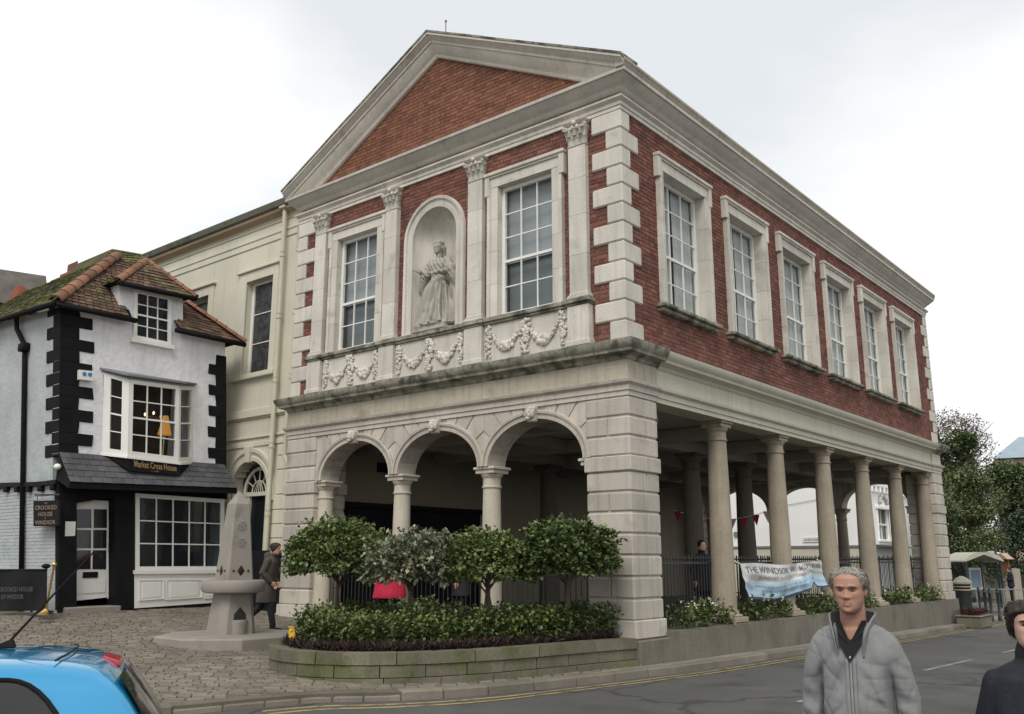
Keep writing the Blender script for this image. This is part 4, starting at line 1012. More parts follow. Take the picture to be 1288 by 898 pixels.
# ================================================================ THE SMALL CROOKED HOUSE
HX = -12.4
CR = thing('crooked_house', 'crooked narrow white house with black quoins, bow window, slate canopy and mossy tiled roof', 'house', (HX, -1.8, .55))
def cp_(name, mb, m, parent=None, smooth=False): return build(name, mb, m, parent or CR, smooth=smooth)
def FP(pts, o0, o1, at=0.0):
    """panel on the leaning front: survey points on the facade, standing o0..o1 m in front of it"""
    P = [PX(x, y, HX) for x, y in pts]; return MB().prism([p + Vector((o0, 0, 0)) for p in P], (o1 - o0, 0, 0))
cp_('front_wall', FP([(77, 383), (150, 399), (150, 399), (230, 417), (283, 430), (282.5, 491), (242, 484), (130, 464), (75, 455)], -.3, 0), K['limewash'])
cp_('dormer_wall', FP([(150, 404), (150, 350), (230, 370), (230, 421)], -1.7, .004), K['limewash'])
cp_('front_wall', FP([(75, 455), (130, 464), (130, 575), (73, 570)], -.3, 0), K['limewash'])
cp_('front_wall', FP([(242, 484), (282.5, 491), (281, 592), (242, 584)], -.3, 0), K['limewash'])
yc = lambda z: -3.85 - .094 * (z - .6)          # leaning left corner
yr = lambda z: .37 - .079 * (z - .6)            # leaning right corner
lw = MB(); zt = lambda x: 7.42 + (HX - x) * .05
lw.hexa([(-18, yc(3.45), 3.45), (HX - .3, yc(3.45), 3.45), (HX - .3, yc(3.45) + .3, 3.45), (-18, yc(3.45) + .3, 3.45), (-18, yc(7.6), zt(-18)), (HX - .3, yc(7.45), zt(HX)), (HX - .3, yc(7.4) + .3, zt(HX)), (-18, yc(7.6) + .3, zt(-18))])
cp_('side_wall', lw, K['blue_wall'])
# painted brick lower part of the side wall, joined courses
lb = MB(); lb.hexa([(-18, yc(.4) + .02, .2), (HX - .02, yc(.4) + .02, .2), (HX - .02, yc(.4) + .3, .2), (-18, yc(.4) + .3, .2), (-18, yc(3.42) + .02, 3.42), (HX - .02, yc(3.42) + .02, 3.42), (HX - .02, yc(3.42) + .3, 3.42), (-18, yc(3.42) + .3, 3.42)])
cp_('side_wall', lb, K['blue_wall'])
bk = MB(); z = .5; k = 0
while z < 3.38:
    x = -17.9 - (.11 if k % 2 else 0)
    while x < HX - .05:
        e = U(-.002, .002) - .004; x1 = min(x + .222, HX - .02); bk.hexa([(x, yc(z) - e, z), (x1, yc(z) - e, z), (x1, yc(z) + .03, z), (x, yc(z) + .03, z), (x, yc(z) - e, z + .070), (x1, yc(z) - e, z + .070), (x1, yc(z) + .03, z + .070), (x, yc(z) + .03, z + .070)]); x += .228
    z += .078; k += 1
tag(cp_('painted_brickwork', bk, K['blue_wall']), kind='stuff')
cp_('back_wall', MB().box((-18, .0, .2), (HX - .9, .28, 7.4)), K['limewash'])
bm = MB(); n_ = 10
for i in range(n_):
    x0, x1 = -18 + (HX + 18) * i / n_, -18 + (HX + 18) * (i + 1) / n_; s = lambda x: 3.42 + .05 * sin((x + 18) * .9)
    bm.hexa([(x0, yc(3.4) - .09, s(x0)), (x1, yc(3.4) - .09, s(x1)), (x1, yc(3.4) + .1, s(x1)), (x0, yc(3.4) + .1, s(x0)), (x0, yc(3.4) - .07, s(x0) + .1), (x1, yc(3.4) - .07, s(x1) + .1), (x1, yc(3.4) + .1, s(x1) + .1), (x0, yc(3.4) + .1, s(x0) + .1)])
cp_('beam', bm, K['black'])
for i in range(9): x = -17.6 + i * .62; cp_('joist_end', MB().box((x, yc(3.35) - .10, 3.29 + .05 * sin((x + 18) * .9)), (x + .16, yc(3.35) + .1, 3.425 + .05 * sin((x + 18) * .9)), 0, .02), K['black'])
# black quoins
z = 4.0; k = 0
while z < 7.30:
    zt_ = min(z + .272, 7.42); L_ = (.76, .33) if k % 2 else (.44, .66); o = .022 + U(0, .008)
    cp_('quoin', MB().hexa([(HX - L_[1], yc(z) - o, z), (HX + o, yc(z) - o, z), (HX + o, yc(z) + L_[0] + U(-.03, .03), z + .004), (HX - L_[1], yc(z) + L_[0] * .3, z + .004), (HX - L_[1], yc(zt_) - o, zt_), (HX + o, yc(zt_) - o, zt_), (HX + o, yc(zt_) + L_[0] + U(-.03, .03), zt_), (HX - L_[1], yc(zt_) + L_[0] * .3, zt_)], 0, .008), K['black'])
    L2 = .50 if k % 2 else .28
    if zt_ < 7.25: cp_('quoin', MB().hexa([(HX - .2, yr(z) - L2, z + .004), (HX + .022, yr(z) - L2 + U(-.02, .02), z + .004), (HX + .022, yr(z) + .03, z + .004), (HX - .2, yr(z) + .03, z + .004), (HX - .2, yr(zt_) - L2, zt_), (HX + .022, yr(zt_) - L2 + U(-.02, .02), zt_), (HX + .022, yr(zt_) + .03, zt_), (HX - .2, yr(zt_) + .03, zt_)], 0, .008), K['black'])
    z += .272; k += 1
cp_('right_wall', MB().hexa([(-18, yr(.6) - .28, .3), (HX - .001, yr(.6) - .28, .3), (HX - .001, yr(.6), .3), (-18, yr(.6), .3), (-18, yr(7.4) - .28, 7.5), (HX - .001, yr(7.4) - .28, 7.3), (HX - .001, yr(7.4), 7.3), (-18, yr(7.4), 7.5)]), K['limewash'])
# windows on the front
def fwin(name, TLp, TRp, BRp, BLp, nx, ny, o, fw=.055, par=None, bw=.02, back=None, gl='glass_dark'):
    c = [PX(*q, HX) + Vector((o, 0, 0)) for q in (TLp, TRp, BRp, BLp)]
    def T(u, v, d=0.0): return c[0].lerp(c[1], u).lerp(c[3].lerp(c[2], u), v) + Vector((d, 0, 0))
    Wd, Ht = (c[1] - c[0]).length, (c[3] - c[0]).length; a, b = fw / Wd, fw / Ht
    f = MB()
    def bar(u0, u1, v0, v1, d0, d1): f.hexa([T(u0, v1, d0), T(u1, v1, d0), T(u1, v1, d1), T(u0, v1, d1), T(u0, v0, d0), T(u1, v0, d0), T(u1, v0, d1), T(u0, v0, d1)])
    bar(0, a, 0, 1, -.03, .05); bar(1 - a, 1, 0, 1, -.03, .05); bar(a, 1 - a, 0, b, -.03, .049); bar(a, 1 - a, 1 - b, 1, -.03, .049)
    w = cp_(name, f, K['white_paint'], par); f = MB(); h = bw / 2
    for i in range(1, nx): u = a + (1 - 2 * a) * i / nx; f = MB(); bar(u - h / Wd, u + h / Wd, b, 1 - b, -.005, .035); build('glazing_bar', f, K['white_paint'], w)
    for j in range(1, ny): v = b + (1 - 2 * b) * j / ny; q = 1.6 if ny == 4 and j == 2 else 1; f = MB(); bar(a, 1 - a, v - h * q / Ht, v + h * q / Ht, -.004, .034 + .01 * (q > 1)); build('glazing_bar', f, K['white_paint'], w)
    for i in range(nx):
        for j in range(ny):
            u0, u1, v0, v1 = [a + (1 - 2 * a) * t / nx for t in (i, i + 1)] + [b + (1 - 2 * b) * t / ny for t in (j, j + 1)]
            build('pane', MB().add([T(u0, v1, .01 + U(-.003, .003)), T(u1, v1, .01 + U(-.003, .003)), T(u1, v0, .01), T(u0, v0, .01 + U(-.003, .003))], [(0, 1, 2, 3)]), K[gl], w)
    if back: build('dark_room_backing', MB().add([T(0, 1, -.015), T(1, 1, -.015), T(1, 0, -.015), T(0, 0, -.015)], [(0, 1, 2, 3)]), back, w)  # dark sheet close behind the panes stands in for the unlit room
    return w
dw = fwin('dormer_window', (167, 364), (213.5, 374), (213.5, 436), (166, 426), 3, 4, .03, .09, None, .025, K['dark_in'])
build('sill', FP([(163, 425), (216, 435), (216, 440), (163, 430)], 0, .12), K['white_paint'], dw)
# bow window: three faces standing out from the wall
BWT, BWB = [(131, 468), (163, 477), (225, 485), (242, 486)], [(129, 570), (161, 574), (224, 582), (241, 581)]
po = [0, .42, .42, 0]
bt_ = [PX(*q, HX) for q in BWT]; bb_ = [PX(*q, HX) for q in BWB]
# true positions: depth of each corner, re-surveyed on its own plane
bt_ = [PX(BWT[i][0], BWT[i][1], HX + po[i]) for i in range(4)]; bb_ = [PX(BWB[i][0], BWB[i][1], HX + po[i]) for i in range(4)]
bw_ = MB()
def bface(i, nx, ny, gl, m0, mt, mbm):
    t0, t1, b0, b1 = bt_[i], bt_[i + 1], bb_[i], bb_[i + 1]; n_ = (t1 - t0).cross(b0 - t0).normalized(); n_ = n_ if n_.x > 0 else -n_
    def T(u, v, d=0.0): return t0.lerp(t1, u).lerp(b0.lerp(b1, u), v) + n_ * d
    Wd, Ht = (t1 - t0).length, (b0 - t0).length; f = MB(); a, b, bb = m0 / Wd, mt / Ht, mbm / Ht
    def bar(mb, u0, u1, v0, v1, d0, d1): mb.hexa([T(u0, v1, d0), T(u1, v1, d0), T(u1, v1, d1), T(u0, v1, d1), T(u0, v0, d0), T(u1, v0, d0), T(u1, v0, d1), T(u0, v0, d1)])
    bar(f, 0, a, 0, 1, -.06, .02); bar(f, 1 - a, 1, 0, 1, -.06, .02); bar(f, a, 1 - a, 0, b, -.06, .019); bar(f, a, 1 - a, 1 - bb, 1, -.06, .019)
    w = cp_('bow_window', f, K['white_paint']); h = .012
    def gb(*q): g = MB(); bar(g, *q); build('glazing_bar', g, K['white_paint'], w)
    for k in range(1, nx): u = a + (1 - 2 * a) * k / nx; gb(u - h / Wd, u + h / Wd, b, 1 - bb, -.035, .008)
    for j in range(1, ny): v = b + (1 - b - bb) * j / ny; q = 1.7 if j == ny // 2 else 1; gb(a, 1 - a, v - h * q / Ht, v + h * q / Ht, -.034, .007)
    for k in range(nx):
        for j in range(ny):
            u0, u1 = [a + (1 - 2 * a) * t / nx for t in (k, k + 1)]; v0, v1 = [b + (1 - b - bb) * t / ny for t in (j, j + 1)]
            build('pane', MB().add([T(u0, v1, -.02), T(u1, v1, -.02 + U(-.003, .003)), T(u1, v0, -.02), T(u0, v0, -.02 + U(-.002, .002))], [(0, 1, 2, 3)]), K['glass'], w)
bface(0, 1, 4, 0, .17, .10, .13); bface(1, 3, 4, 0, .09, .10, .13); bface(2, 1, 4, 0, .08, .10, .13)
tc_ = MB()
for z0, z1, o in ((.0, .05, .05), (.05, .10, .12)):
    tc_.prism([p + Vector((o if 0 < i < 3 else 0, (-o if i < 2 else o), z0)) for i, p in enumerate(bt_)], (0, 0, z1 - z0 - .001))
cp_('bow_cornice', tc_, K['lead']); 
cp_('bow_sill', MB().prism([p + Vector((.05 if 0 < i < 3 else 0, (-.05 if i < 2 else .05), -.05)) for i, p in enumerate(bb_)], (0, 0, .05)), K['white_paint'])
cp_('bow_room', MB().box((HX - 1.6, -3.3, 4.1), (HX - 1.5, -.7, 6.3)), mat('warm_room', (.10, .065, .035), .9, .2, 3, 20, .1, 0))
lamp = thing('table_lamp', 'glowing amber lamp shade inside the bow window', 'lamp', (HX - .1, -1.62, 4.75)); q = ORG[lamp]
build('lamp_shade', MB().lathe([(.17, .0), (.06, .48)], q, 14), emit('amber_shade', (.62, .27, .05), .55), lamp); build('stem', MB().tube([q - Vector((0, 0, .5)), q + Vector((0, 0, .05))], .02, 6), K['brass'], lamp)
chd = thing('wall_light', 'small bright candle light behind the bow window glass', 'light', (HX - .1, -1.95, 5.2)); q = ORG[chd]
for dy in (-.22, 0, .2): build('candle', MB().ell(q + Vector((0, dy, .06 * (dy == 0))), (.028, .028, .045), 8, 6), emit('candle_glow', (1, .75, .38), 2.0), chd)
build('bracket', MB().tube([q + Vector((0, -.24, -.06)), q + Vector((0, 0, -.02)), q + Vector((0, .22, -.06))], .012, 5), K['brass'], chd)
# sign board under the bow
SB = [PX(128, 570, HX + .01), PX(161, 574.5, HX + .44), PX(225, 582.5, HX + .44), PX(243, 581, HX + .01)]
SL = [PX(131, 573, HX + .03), PX(163, 592, HX + .46), PX(226, 598, HX + .46), PX(242, 583, HX + .03)]
for p in (SL[0], SL[3]): p.x = HX + .02
mb = MB(); mb.add(SB + SL, [(0, 4, 5, 1), (1, 5, 6, 2), (2, 6, 7, 3), (0, 1, 2, 3), (4, 7, 6, 5)])
fs = cp_('fascia_sign', mb, K['black'])
def ST(a, b, d): 
    u, v = .10 + .84 * a, .70 - .52 * b
    return SB[1].lerp(SB[2], u).lerp(SL[1].lerp(SL[2], u), v) + Vector((.012, 0, 0))
text('Market Cross House', K['gold'], ST, 1, 1, 'lettering', fs, bold=.022)
text('c. 1687', K['gold'], lambda a, b, d: SB[1].lerp(SB[2], .42 + .16 * a).lerp(SL[1].lerp(SL[2], .42 + .16 * a), .92 - .12 * b) + Vector((.012, 0, 0)), 1, 1, 'lettering', fs)
# slate canopy
T0, T1 = PX(74, 568, HX + .02), PX(282, 584, HX + .02); B0, B1 = PX(88, 606, HX + .62), PX(299, 614, HX + .62)
nr = 5
for j in range(nr):
    v0, v1 = j / nr - (.0 if j == 0 else .03), (j + 1) / nr; n_ = 17
    for i in range(-1, n_ + 1):
        u0, u1 = (i + (.5 if j % 2 else 0)) / n_, (i + 1 + (.5 if j % 2 else 0)) / n_; u0, u1 = max(0, u0), min(1, u1)
        if u1 - u0 < .012: continue
        q = [T0.lerp(T1, u).lerp(B0.lerp(B1, u), v) for u, v in ((u0 + .0012, v0), (u1 - .0012, v0), (u1 - .0012, v1), (u0 + .0012, v1))]
        nn = Vector((.7, 0, .7)); e = .012 + U(0, .007)
        q[2] += nn * e; q[3] += nn * (e + U(-.004, .004)); cp_('slate', MB().hexa([p - nn * .012 for p in q] + q), K['slate'])
cp_('canopy_soffit', MB().add([T0 - Vector((0, 0, .06)), T1 - Vector((0, 0, .06)), B1 - Vector((.02, 0, .02)), B0 - Vector((.02, 0, .02)), B1 - Vector((.03, 0, .14)), B0 - Vector((.03, 0, .14)), T1 - Vector((0, 0, .62)), T0 - Vector((0, 0, .62))], [(0, 1, 2, 3), (3, 2, 4, 5), (5, 4, 6, 7), (0, 3, 5, 7), (1, 6, 4, 2)]), K['black'])
# shop front
cp_('post', FP([(72, 604), (95, 606), (95, 767), (72, 770)], -.1, .06), K['black'])
cp_('post', FP([(143, 610), (168.5, 612), (168.5, 764), (143, 767)], -.35, .05), K['black'])
cp_('lintel', FP([(72, 604), (285, 612), (285, 628), (168, 621), (95, 633), (72, 633)], -.08, .03), K['black'])
cp_('recess_wall', MB().box((HX - 1.25, yc(2) + .1, .4), (HX - 1.2, .1, 3.5)), K['black'])
cp_('recess_cheek', FP([(120, 604), (143, 610), (143, 769), (138, 769)], -1.2, -.34), K['black']) if False else None
sw = fwin('shop_window', (168.5, 620.5), (280, 628), (279, 717), (168.5, 718), 5, 3, .03, .10, None, .028, None, 'glass_dark')
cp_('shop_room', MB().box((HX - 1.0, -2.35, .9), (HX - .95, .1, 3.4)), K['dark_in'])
for a, b in ((-2.3, -1.7), (-1.1, -.75), (-.35, .1)):
    cu_ = MB(); cu_.grid(lambda u, v: (HX - .22 + .03 * sin(u * 26), a + (b - a) * (u * (1 - .45 * v)), 3.2 - 1.15 * v), 24, 3); cp_('shop_curtain', cu_, mat('grey_drape', (.16, .155, .14), .9, .2, 6, 40, .1, 0) if 'drape' not in K else K['drape'], smooth=True); K['drape'] = bpy.data.materials['grey_drape']
def onF(px, py, o=0.0): return PX(px, py, HX) + Vector((o, 0, 0))
dado = cp_('dado', FP([(167.5, 718), (280, 717), (281, 757), (167.5, 765)], -.05, .06), K['white_paint'])
build('dado_rail', FP([(166, 717), (281, 716), (281, 721), (166, 722)], -.02, .12), K['white_paint'], dado)
for a, b in ((174, 203), (208, 251), (256, 278)):
    P = [onF(a, 730.5 - (a - 174) * .01, .061), onF(b, 730, .061), onF(b, 753 - (b - 174) * .03, .061), onF(a, 754.5 - (a - 174) * .03, .061)]
    c = sum(P, Vector()) / 4; I = [c + (p - c) * .80 + Vector((.022, 0, 0)) for p in P]; O = [c + (p - c) * 1.10 for p in P]
    m = MB(); m.add(P + I + O, [(4, 5, 6, 7)] + [(i, (i + 1) % 4, 4 + (i + 1) % 4, 4 + i) for i in range(4)])
    for i in range(4):
        A, B, C_, D_ = O[i], O[(i + 1) % 4], P[(i + 1) % 4], P[i]; m.hexa([A, B, C_, D_] + [p + Vector((.03, 0, 0)) for p in (A, B, C_, D_)])
    build('panel_moulding', m, K['white_paint'], dado)
cp_('base_board', FP([(142, 767), (281, 757), (282, 763), (142, 772)], -.05, .05), K['black'])
# door, set back in its porch
DX = HX - .25
def onD(px, py, o=0.0): return PX(px, py, DX + o)
door = cp_('door', MB().prism([onD(94, 639), onD(138, 640), onD(137.5, 751), onD(92, 756)], (-.05, 0, 0)), K['white_paint'])
dfm = MB()
for q in ([(90, 628), (96, 628), (94.5, 757), (88, 758)], [(136, 630), (142, 631), (141, 752), (136, 753)], [(96, 628), (136, 630), (136, 640), (96, 639)]): dfm.prism([onD(*p, .01) for p in q], (-.1, 0, 0))
build('door_frame', dfm, K['white_paint'], door)
for i, (a, b) in enumerate(((97, 115), (118, 134.5))):
    for j, (c, d) in enumerate(((640.5, 664), (666.5, 689.5), (692, 716))):
        sk = -.02 * (j) ; build('pane', MB().prism([onD(a - j * .6, c, .012), onD(b - j * .4, c, .012), onD(b - j * .5, d, .012), onD(a - j * .8, d, .012)], (-.005, 0, 0)), K['glass_dark'] if False else mat('door_glass', (.02, .022, .024), .06, .05, 3, 30, .02, 0, spec=.6) if 'dg' not in K else K['dg'], door); K['dg'] = bpy.data.materials['door_glass']
build('letterbox', MB().prism([onD(105, 719.5, .03), onD(123.5, 719, .03), onD(123, 726.5, .03), onD(104.5, 727, .03)], (-.025, 0, 0)), K['black'], door)
P = [onD(96, 730, .02), onD(133, 729, .02), onD(132, 745, .02), onD(95, 747, .02)]; build('door_panel', MB().prism(P, (-.02, 0, 0)), K['white_paint'], door)
build('handle', MB().tube([onD(137.5, 683, .06), onD(137.5, 696, .06)], .02, 6), K['black'], door)
cp_('doorstep', MB().box((HX - .3, -3.75, .4), (HX + .22, -2.5, .70), 0, .02), K['granite'])
MN = thing('menu_card', 'white menu sheet fixed to the black post beside the shop door', 'notice', tuple(onF(87, 665, .06))); build('sheet', FP([(80.5, 656), (93.5, 656), (92.5, 674), (80, 674.5)], .061, .07), K['white_paint'], MN)
AL = thing('alarm_box', 'small white alarm box with blue roundels on the front quoins', 'alarm box', tuple(onF(105, 473, .1)))
build('case', FP([(96, 466), (113.5, 468), (113.5, 480), (96, 478)], .05, .16), K['white_paint'], AL); bl_ = flat('blue_mark', (.05, .2, .45), .5)
for a in (102, 109): c = onF(a, 471.5 + (a - 102) * .1, .165); build('mark', MB().tube([c, c + Vector((.004, 0, 0))], .05, 12), bl_, AL)
SLm = thing('security_light', 'small white lamp on the corner under the canopy', 'lamp', tuple(onF(74, 588, .1))); q = ORG[SLm]
build('head', MB().ell(q + Vector((.05, -.1, 0)), (.09, .08, .07)), K['white_paint'], SLm, smooth=True); build('arm', MB().tube([q + Vector((-.1, -.02, .02)), q + Vector((.05, -.08, 0))], .02, 6), K['white_paint'], SLm)
# roof
A_ = PX(70, 379, HX + .22); B_ = PX(307, 431, HX + .22); T_ = PX(147, 322, -13.9); RB = T_ + Vector((-5.2, 0, .05)); AB = A_ + Vector((-6.0, 0, .22)); BB = Vector((-18.6, B_.y, B_.z))
YL, YR = PX(167, 398, HX + .22).y, PX(223, 417, HX + .22).y
def on_eave(y): t = (y - A_.y) / (B_.y - A_.y); return A_.lerp(B_, t)
def on_hip(y): return A_.lerp(T_, (y - A_.y) / (T_.y - A_.y)) if y < T_.y else B_.lerp(T_, (B_.y - y) / (B_.y - T_.y))
E0, E1, H0, H1 = on_eave(YL), on_eave(YR), on_hip(YL), on_hip(YR)
mid0, mid1 = E0.lerp(H0, .62), E1.lerp(H1, .62)
dk_ = MB(); dk_.add([A_, E0, H0], [(0, 1, 2)]).add([E1, B_, H1], [(0, 1, 2)])
dk_.add([mid0, mid1, H1] + ([T_] if YL < T_.y < YR else []) + [H0], [tuple(range(5 if YL < T_.y < YR else 4))])
dk_.add([T_, RB, AB, A_], [(0, 1, 2, 3)]).add([B_, BB, RB, T_], [(0, 1, 2, 3)]); cp_('roof_deck', dk_, K['black'])
def tiles(Lf, Rf, rows, tw, m, name, lift=.03, skip=None):
    """rows of overlapping clay tiles between two edges"""
    mb = MB()
    for r in range(rows):
        t0, t1 = r / rows, min(1, (r + 1.35) / rows); L0, R0, L1, R1 = Lf(t0), Rf(t0), Lf(t1), Rf(t1); w = (R0 - L0).length; n = max(1, int(w / tw)); nn = (R0 - L0).cross(L1 - L0)
        if nn.length < 1e-6: continue
        nn.normalize(); nn = nn if nn.z > 0 else -nn
        ph = .5 * (r % 2)
        for i in range(-1, n + 1):
            a, b = max(0, (i + ph) / n), min(1, (i + 1 + ph) / n)
            if b - a < .2 / n: continue
            g_ = .05 / n; e0 = lift + U(0, .014); wv = .03 * noise.noise((L0.lerp(R0, a) * .9))
            p = [L0.lerp(R0, a + g_) + nn * (e0 + wv), L0.lerp(R0, b - g_) + nn * (e0 + wv + U(-.006, .006)), L1.lerp(R1, b - g_) + nn * (.012 + wv), L1.lerp(R1, a + g_) + nn * (.012 + wv)]
            if skip and skip((p[0] + p[1] + p[2] + p[3]) / 4): continue
            q = [p[0] - nn * .018, p[1] - nn * .018]
            mb.add(p + q, [(0, 1, 2, 3), (0, 4, 5, 1), (0, 3, 4), (1, 5, 2)])
    return tag(cp_(name, mb, m), kind='stuff')
lp = lambda a, b: (lambda t: a.lerp(b, t))
tiles(lp(A_, T_), lp(B_, T_), 22, .17, K['tile'], 'roof_tiles', skip=lambda c: YL - .04 < c.y < YR + .04 and c.z < mid0.z); tiles(lp(AB, RB), lp(A_, T_), 20, .17, K['tile_moss'], 'roof_tiles')
def hips(a, b, n, r=.12):
    d = (b - a).normalized(); sd_ = d.cross(Vector((0, 0, 1))).normalized(); up = sd_.cross(d).normalized()
    for i in range(n):
        p, q = a.lerp(b, (i - .06) / n), a.lerp(b, (i + 1) / n); R0 = []
        for c, k in ((p, 1.12), (q, .95)): R0.append([c + (sd_ * cos(x) + up * (sin(x) * .85 + .02)) * r * k for x in [pi * j / 8 for j in range(9)]] + [c + (sd_ * cos(x) + up * (sin(x) * .8)) * r * k * .8 for x in [pi * j / 8 for j in range(8, -1, -1)]])
        cp_('ridge_tile', MB().rings(R0), K['ridge'], smooth=radians(40))
hips(A_ + Vector((0, 0, .02)), T_, 9, .15); hips(B_, T_.lerp(B_, .52), 6, .12)
# dormer roof
De0, De1 = PX(148, 353, HX + .25), PX(246, 374, HX + .25); Dp = PX(184, 328, HX - .75); Db0, Db1 = De0 + Vector((-1.9, 0, 0)), De1 + Vector((-1.9, 0, 0)); Dr = Dp + Vector((-1.1, 0, .05))
cp_('dormer_roof', MB().add([De0, De1, Dp, Dr, Db0, Db1], [(0, 1, 2), (0, 2, 3, 4), (1, 5, 3, 2), (0, 4, 5, 1)]), K['black'])
tiles(lp(De0, Dp), lp(De1, Dp), 10, .16, K['tile'], 'dormer_tiles'); tiles(lp(Db0, Dr), lp(De0, Dp), 8, .16, K['tile_moss'], 'dormer_tiles'); tiles(lp(De1, Dp), lp(Db1, Dr), 8, .16, K['tile'], 'dormer_tiles')
hips(De0, Dp, 4, .11); hips(De1, Dp, 7, .10)
h0 = PX(124, 333, -14.6); h1 = PX(192, 334, -14.6); h2 = PX(141, 313, -14.9); h3 = PX(180, 320, -14.9)
mo = MB(); mo.add([h0, h1, h3, h2, h0 + Vector((-2, 0, 0)), h1 + Vector((-2, 0, 0)), h3 + Vector((-2, 0, 0)), h2 + Vector((-2, 0, 0)), h0 - Vector((0, 0, .6)), h1 - Vector((0, 0, .6))], [(0, 1, 2, 3), (3, 2, 6, 7), (0, 3, 7, 4), (1, 5, 6, 2), (8, 9, 1, 0)])
cp_('rear_roof', mo, K['tile_moss']); tiles(lp(h0, h2), lp(h1, h3), 6, .16, K['tile_moss'], 'roof_tiles', .04)
# gutters and pipe
for a, b in (((A_ + Vector((.05, 0, -.07))), PX(172, 402, HX + .27) - Vector((0, 0, .03))), (PX(221, 415, HX + .27), B_ + Vector((.05, 0, -.07))), (AB + Vector((0, -.05, -.07)), A_ + Vector((.03, -.05, -.07))), (De0 + Vector((.03, 0, -.05)), De1 + Vector((.03, 0, -.05)))):
    cp_('gutter', MB().tube([a, b], .065, 8), K['black'], smooth=True)
gp_ = [(-14.45, yc(7.6) - .12, 7.5), (-14.45, yc(7.2) - .12, 7.2), (-14.1, yc(6.8) - .07, 6.75), (-14.1, yc(6) - .07, 6.0), (-14.05, yc(.5) - .07, .5)]
cp_('drainpipe', MB().tube(gp_, .06, 8).box((-14.25, yc(6.8) - .17, 6.6), (-13.95, yc(6.8), 6.8), 0, .02), K['black'], smooth=True)
# hanging sign on the side wall
hs = [PY(42, 630, -4.28), PY(74, 629, -4.28), PY(73, 661, -4.28), PY(42, 662, -4.28)]
HS = thing('hanging_sign', 'black hanging board with faded gold lettering on the side of the white house', 'sign', tuple(hs[0]))
build('board', MB().prism(hs, (0, .05, 0)), K['black'], HS); build('bracket', MB().tube([PY(44, 622.5, -4.27), PY(75, 622, -4.27)], .02, 6).tube([PY(47, 622.5, -4.27), PY(47, 630, -4.27)], .008, 4).tube([PY(69, 622.5, -4.27), PY(69, 630, -4.27)], .008, 4), K['iron'], HS)
fg = flat('faded_gold', (.26, .19, .12), .7)
def HT(u0, u1, v0, v1): return lambda a, b, d: hs[0].lerp(hs[1], u0 + (u1 - u0) * a).lerp(hs[3].lerp(hs[2], u0 + (u1 - u0) * a), v1 - (v1 - v0) * b) + Vector((0, -.006, 0))
for s, u0, u1, v0, v1 in (('THE', .44, .56, .07, .14), ('CROOKED', .08, .94, .19, .36), ('HOUSE', .22, .78, .45, .62), ('OF', .46, .54, .67, .73), ('WINDSOR', .08, .90, .78, .94)): text(s, fg, HT(u0, u1, v0, v1), 1, 1, 'lettering', HS, bold=.01)
# cafe barrier and brass post
bq = [PY(-6, 717, -4.75), PY(59, 716.5, -4.75), PY(59, 768, -4.75), PY(-6, 769, -4.75)]
CB = thing('cafe_barrier', 'black cafe barrier cloth with faint lettering beside the white house', 'barrier', tuple(bq[3]))
cbm = MB(); cbm.grid(lambda u, v: tuple(bq[0].lerp(bq[1], u).lerp(bq[3].lerp(bq[2], u), v) + Vector((0, .03 * sin(u * 9 + v * 2) * (.3 + v), 0))), 20, 8)
build('cloth', cbm, K['black'], CB, smooth=True)
for s, u0, u1, v0, v1 in (('CROOKED HOUSE', .10, .78, .42, .53), ('OF WINDSOR', .16, .60, .60, .71)): text(s, flat('dull_letter', (.11, .105, .10), .8) if 'dl' not in K else K['dl'], (lambda u0, u1, v0, v1: lambda a, b, d: bq[0].lerp(bq[1], u0 + (u1 - u0) * a).lerp(bq[3].lerp(bq[2], u0 + (u1 - u0) * a), v1 - (v1 - v0) * b) + Vector((0, -.04, 0)))(u0, u1, v0, v1), 1, 1, 'lettering', CB); K['dl'] = bpy.data.materials['dull_letter']
e0 = PY(57, 770, -4.7); e1 = PY(58, 712, -4.7); build('post', MB().tube([e0, e1], .025, 8).ell(e1, (.09, .09, .05)).lathe([(.16, 0), (.16, .02), (.03, .04)], e0, 12), K['black'], CB); build('top_rail', MB().tube([bq[0], bq[1]], .02, 6), K['black'], CB)
b0, b1 = PY(57, 773, -4.95), PY(68, 712, -4.95)
BRP = thing('brass_post', 'leaning brass rope post with round base beside the black barrier', 'post', tuple(b0))
build('base', MB().lathe([(.17, 0), (.17, .015), (.10, .05), (.05, .09), (.02, .12)], b0, 16), K['brass'], BRP, smooth=SMO); build('pole', MB().tube([b0 + Vector((0, 0, .05)), b1], .022, 8), K['brass'], BRP); build('finial', MB().ell(b1 + Vector((0, 0, .03)), (.05, .05, .05)), K['brass'], BRP, smooth=True)
# ================================================================ HOUSE BEHIND, far left
GH = thing('grey_roofed_house', 'plain house with lichen grey tiled roof and red brick chimney behind the white house', 'house', (-24, 1, .6))
lr = mat('lichen_roof', (.10, .09, .075), .95, .25, 2, 30, .25, .4, dirt=((.2, .2, .17), .62, 3))
g0, g1, g2, g3 = PX(-30, 373, -22), PX(62, 398, -22), PX(-30, 334, -25), PX(58, 347, -25)
build('roof', MB().add([g0, g1, g3, g2, g0 + Vector((-8, 0, 0)), g1 + Vector((-8, .3, 0))], [(0, 1, 2, 3), (1, 5, 2), (0, 3, 4), (3, 2, 5, 4)]), lr, GH)
build('wall', MB().prism([g0 + Vector((-.4, 0, -.1)), g1 + Vector((-.4, -.3, -.1)), Vector((-22.4, g1.y - .3, .3)), Vector((-22.4, g0.y, .3))], (-7, 0, 0)), mat('beige_render', (.45, .40, .32), .9), GH)
build('gutter', MB().tube([g0 - Vector((0, 0, .08)), g1 - Vector((0, 0, .08))], .12, 6), K['black'], GH)
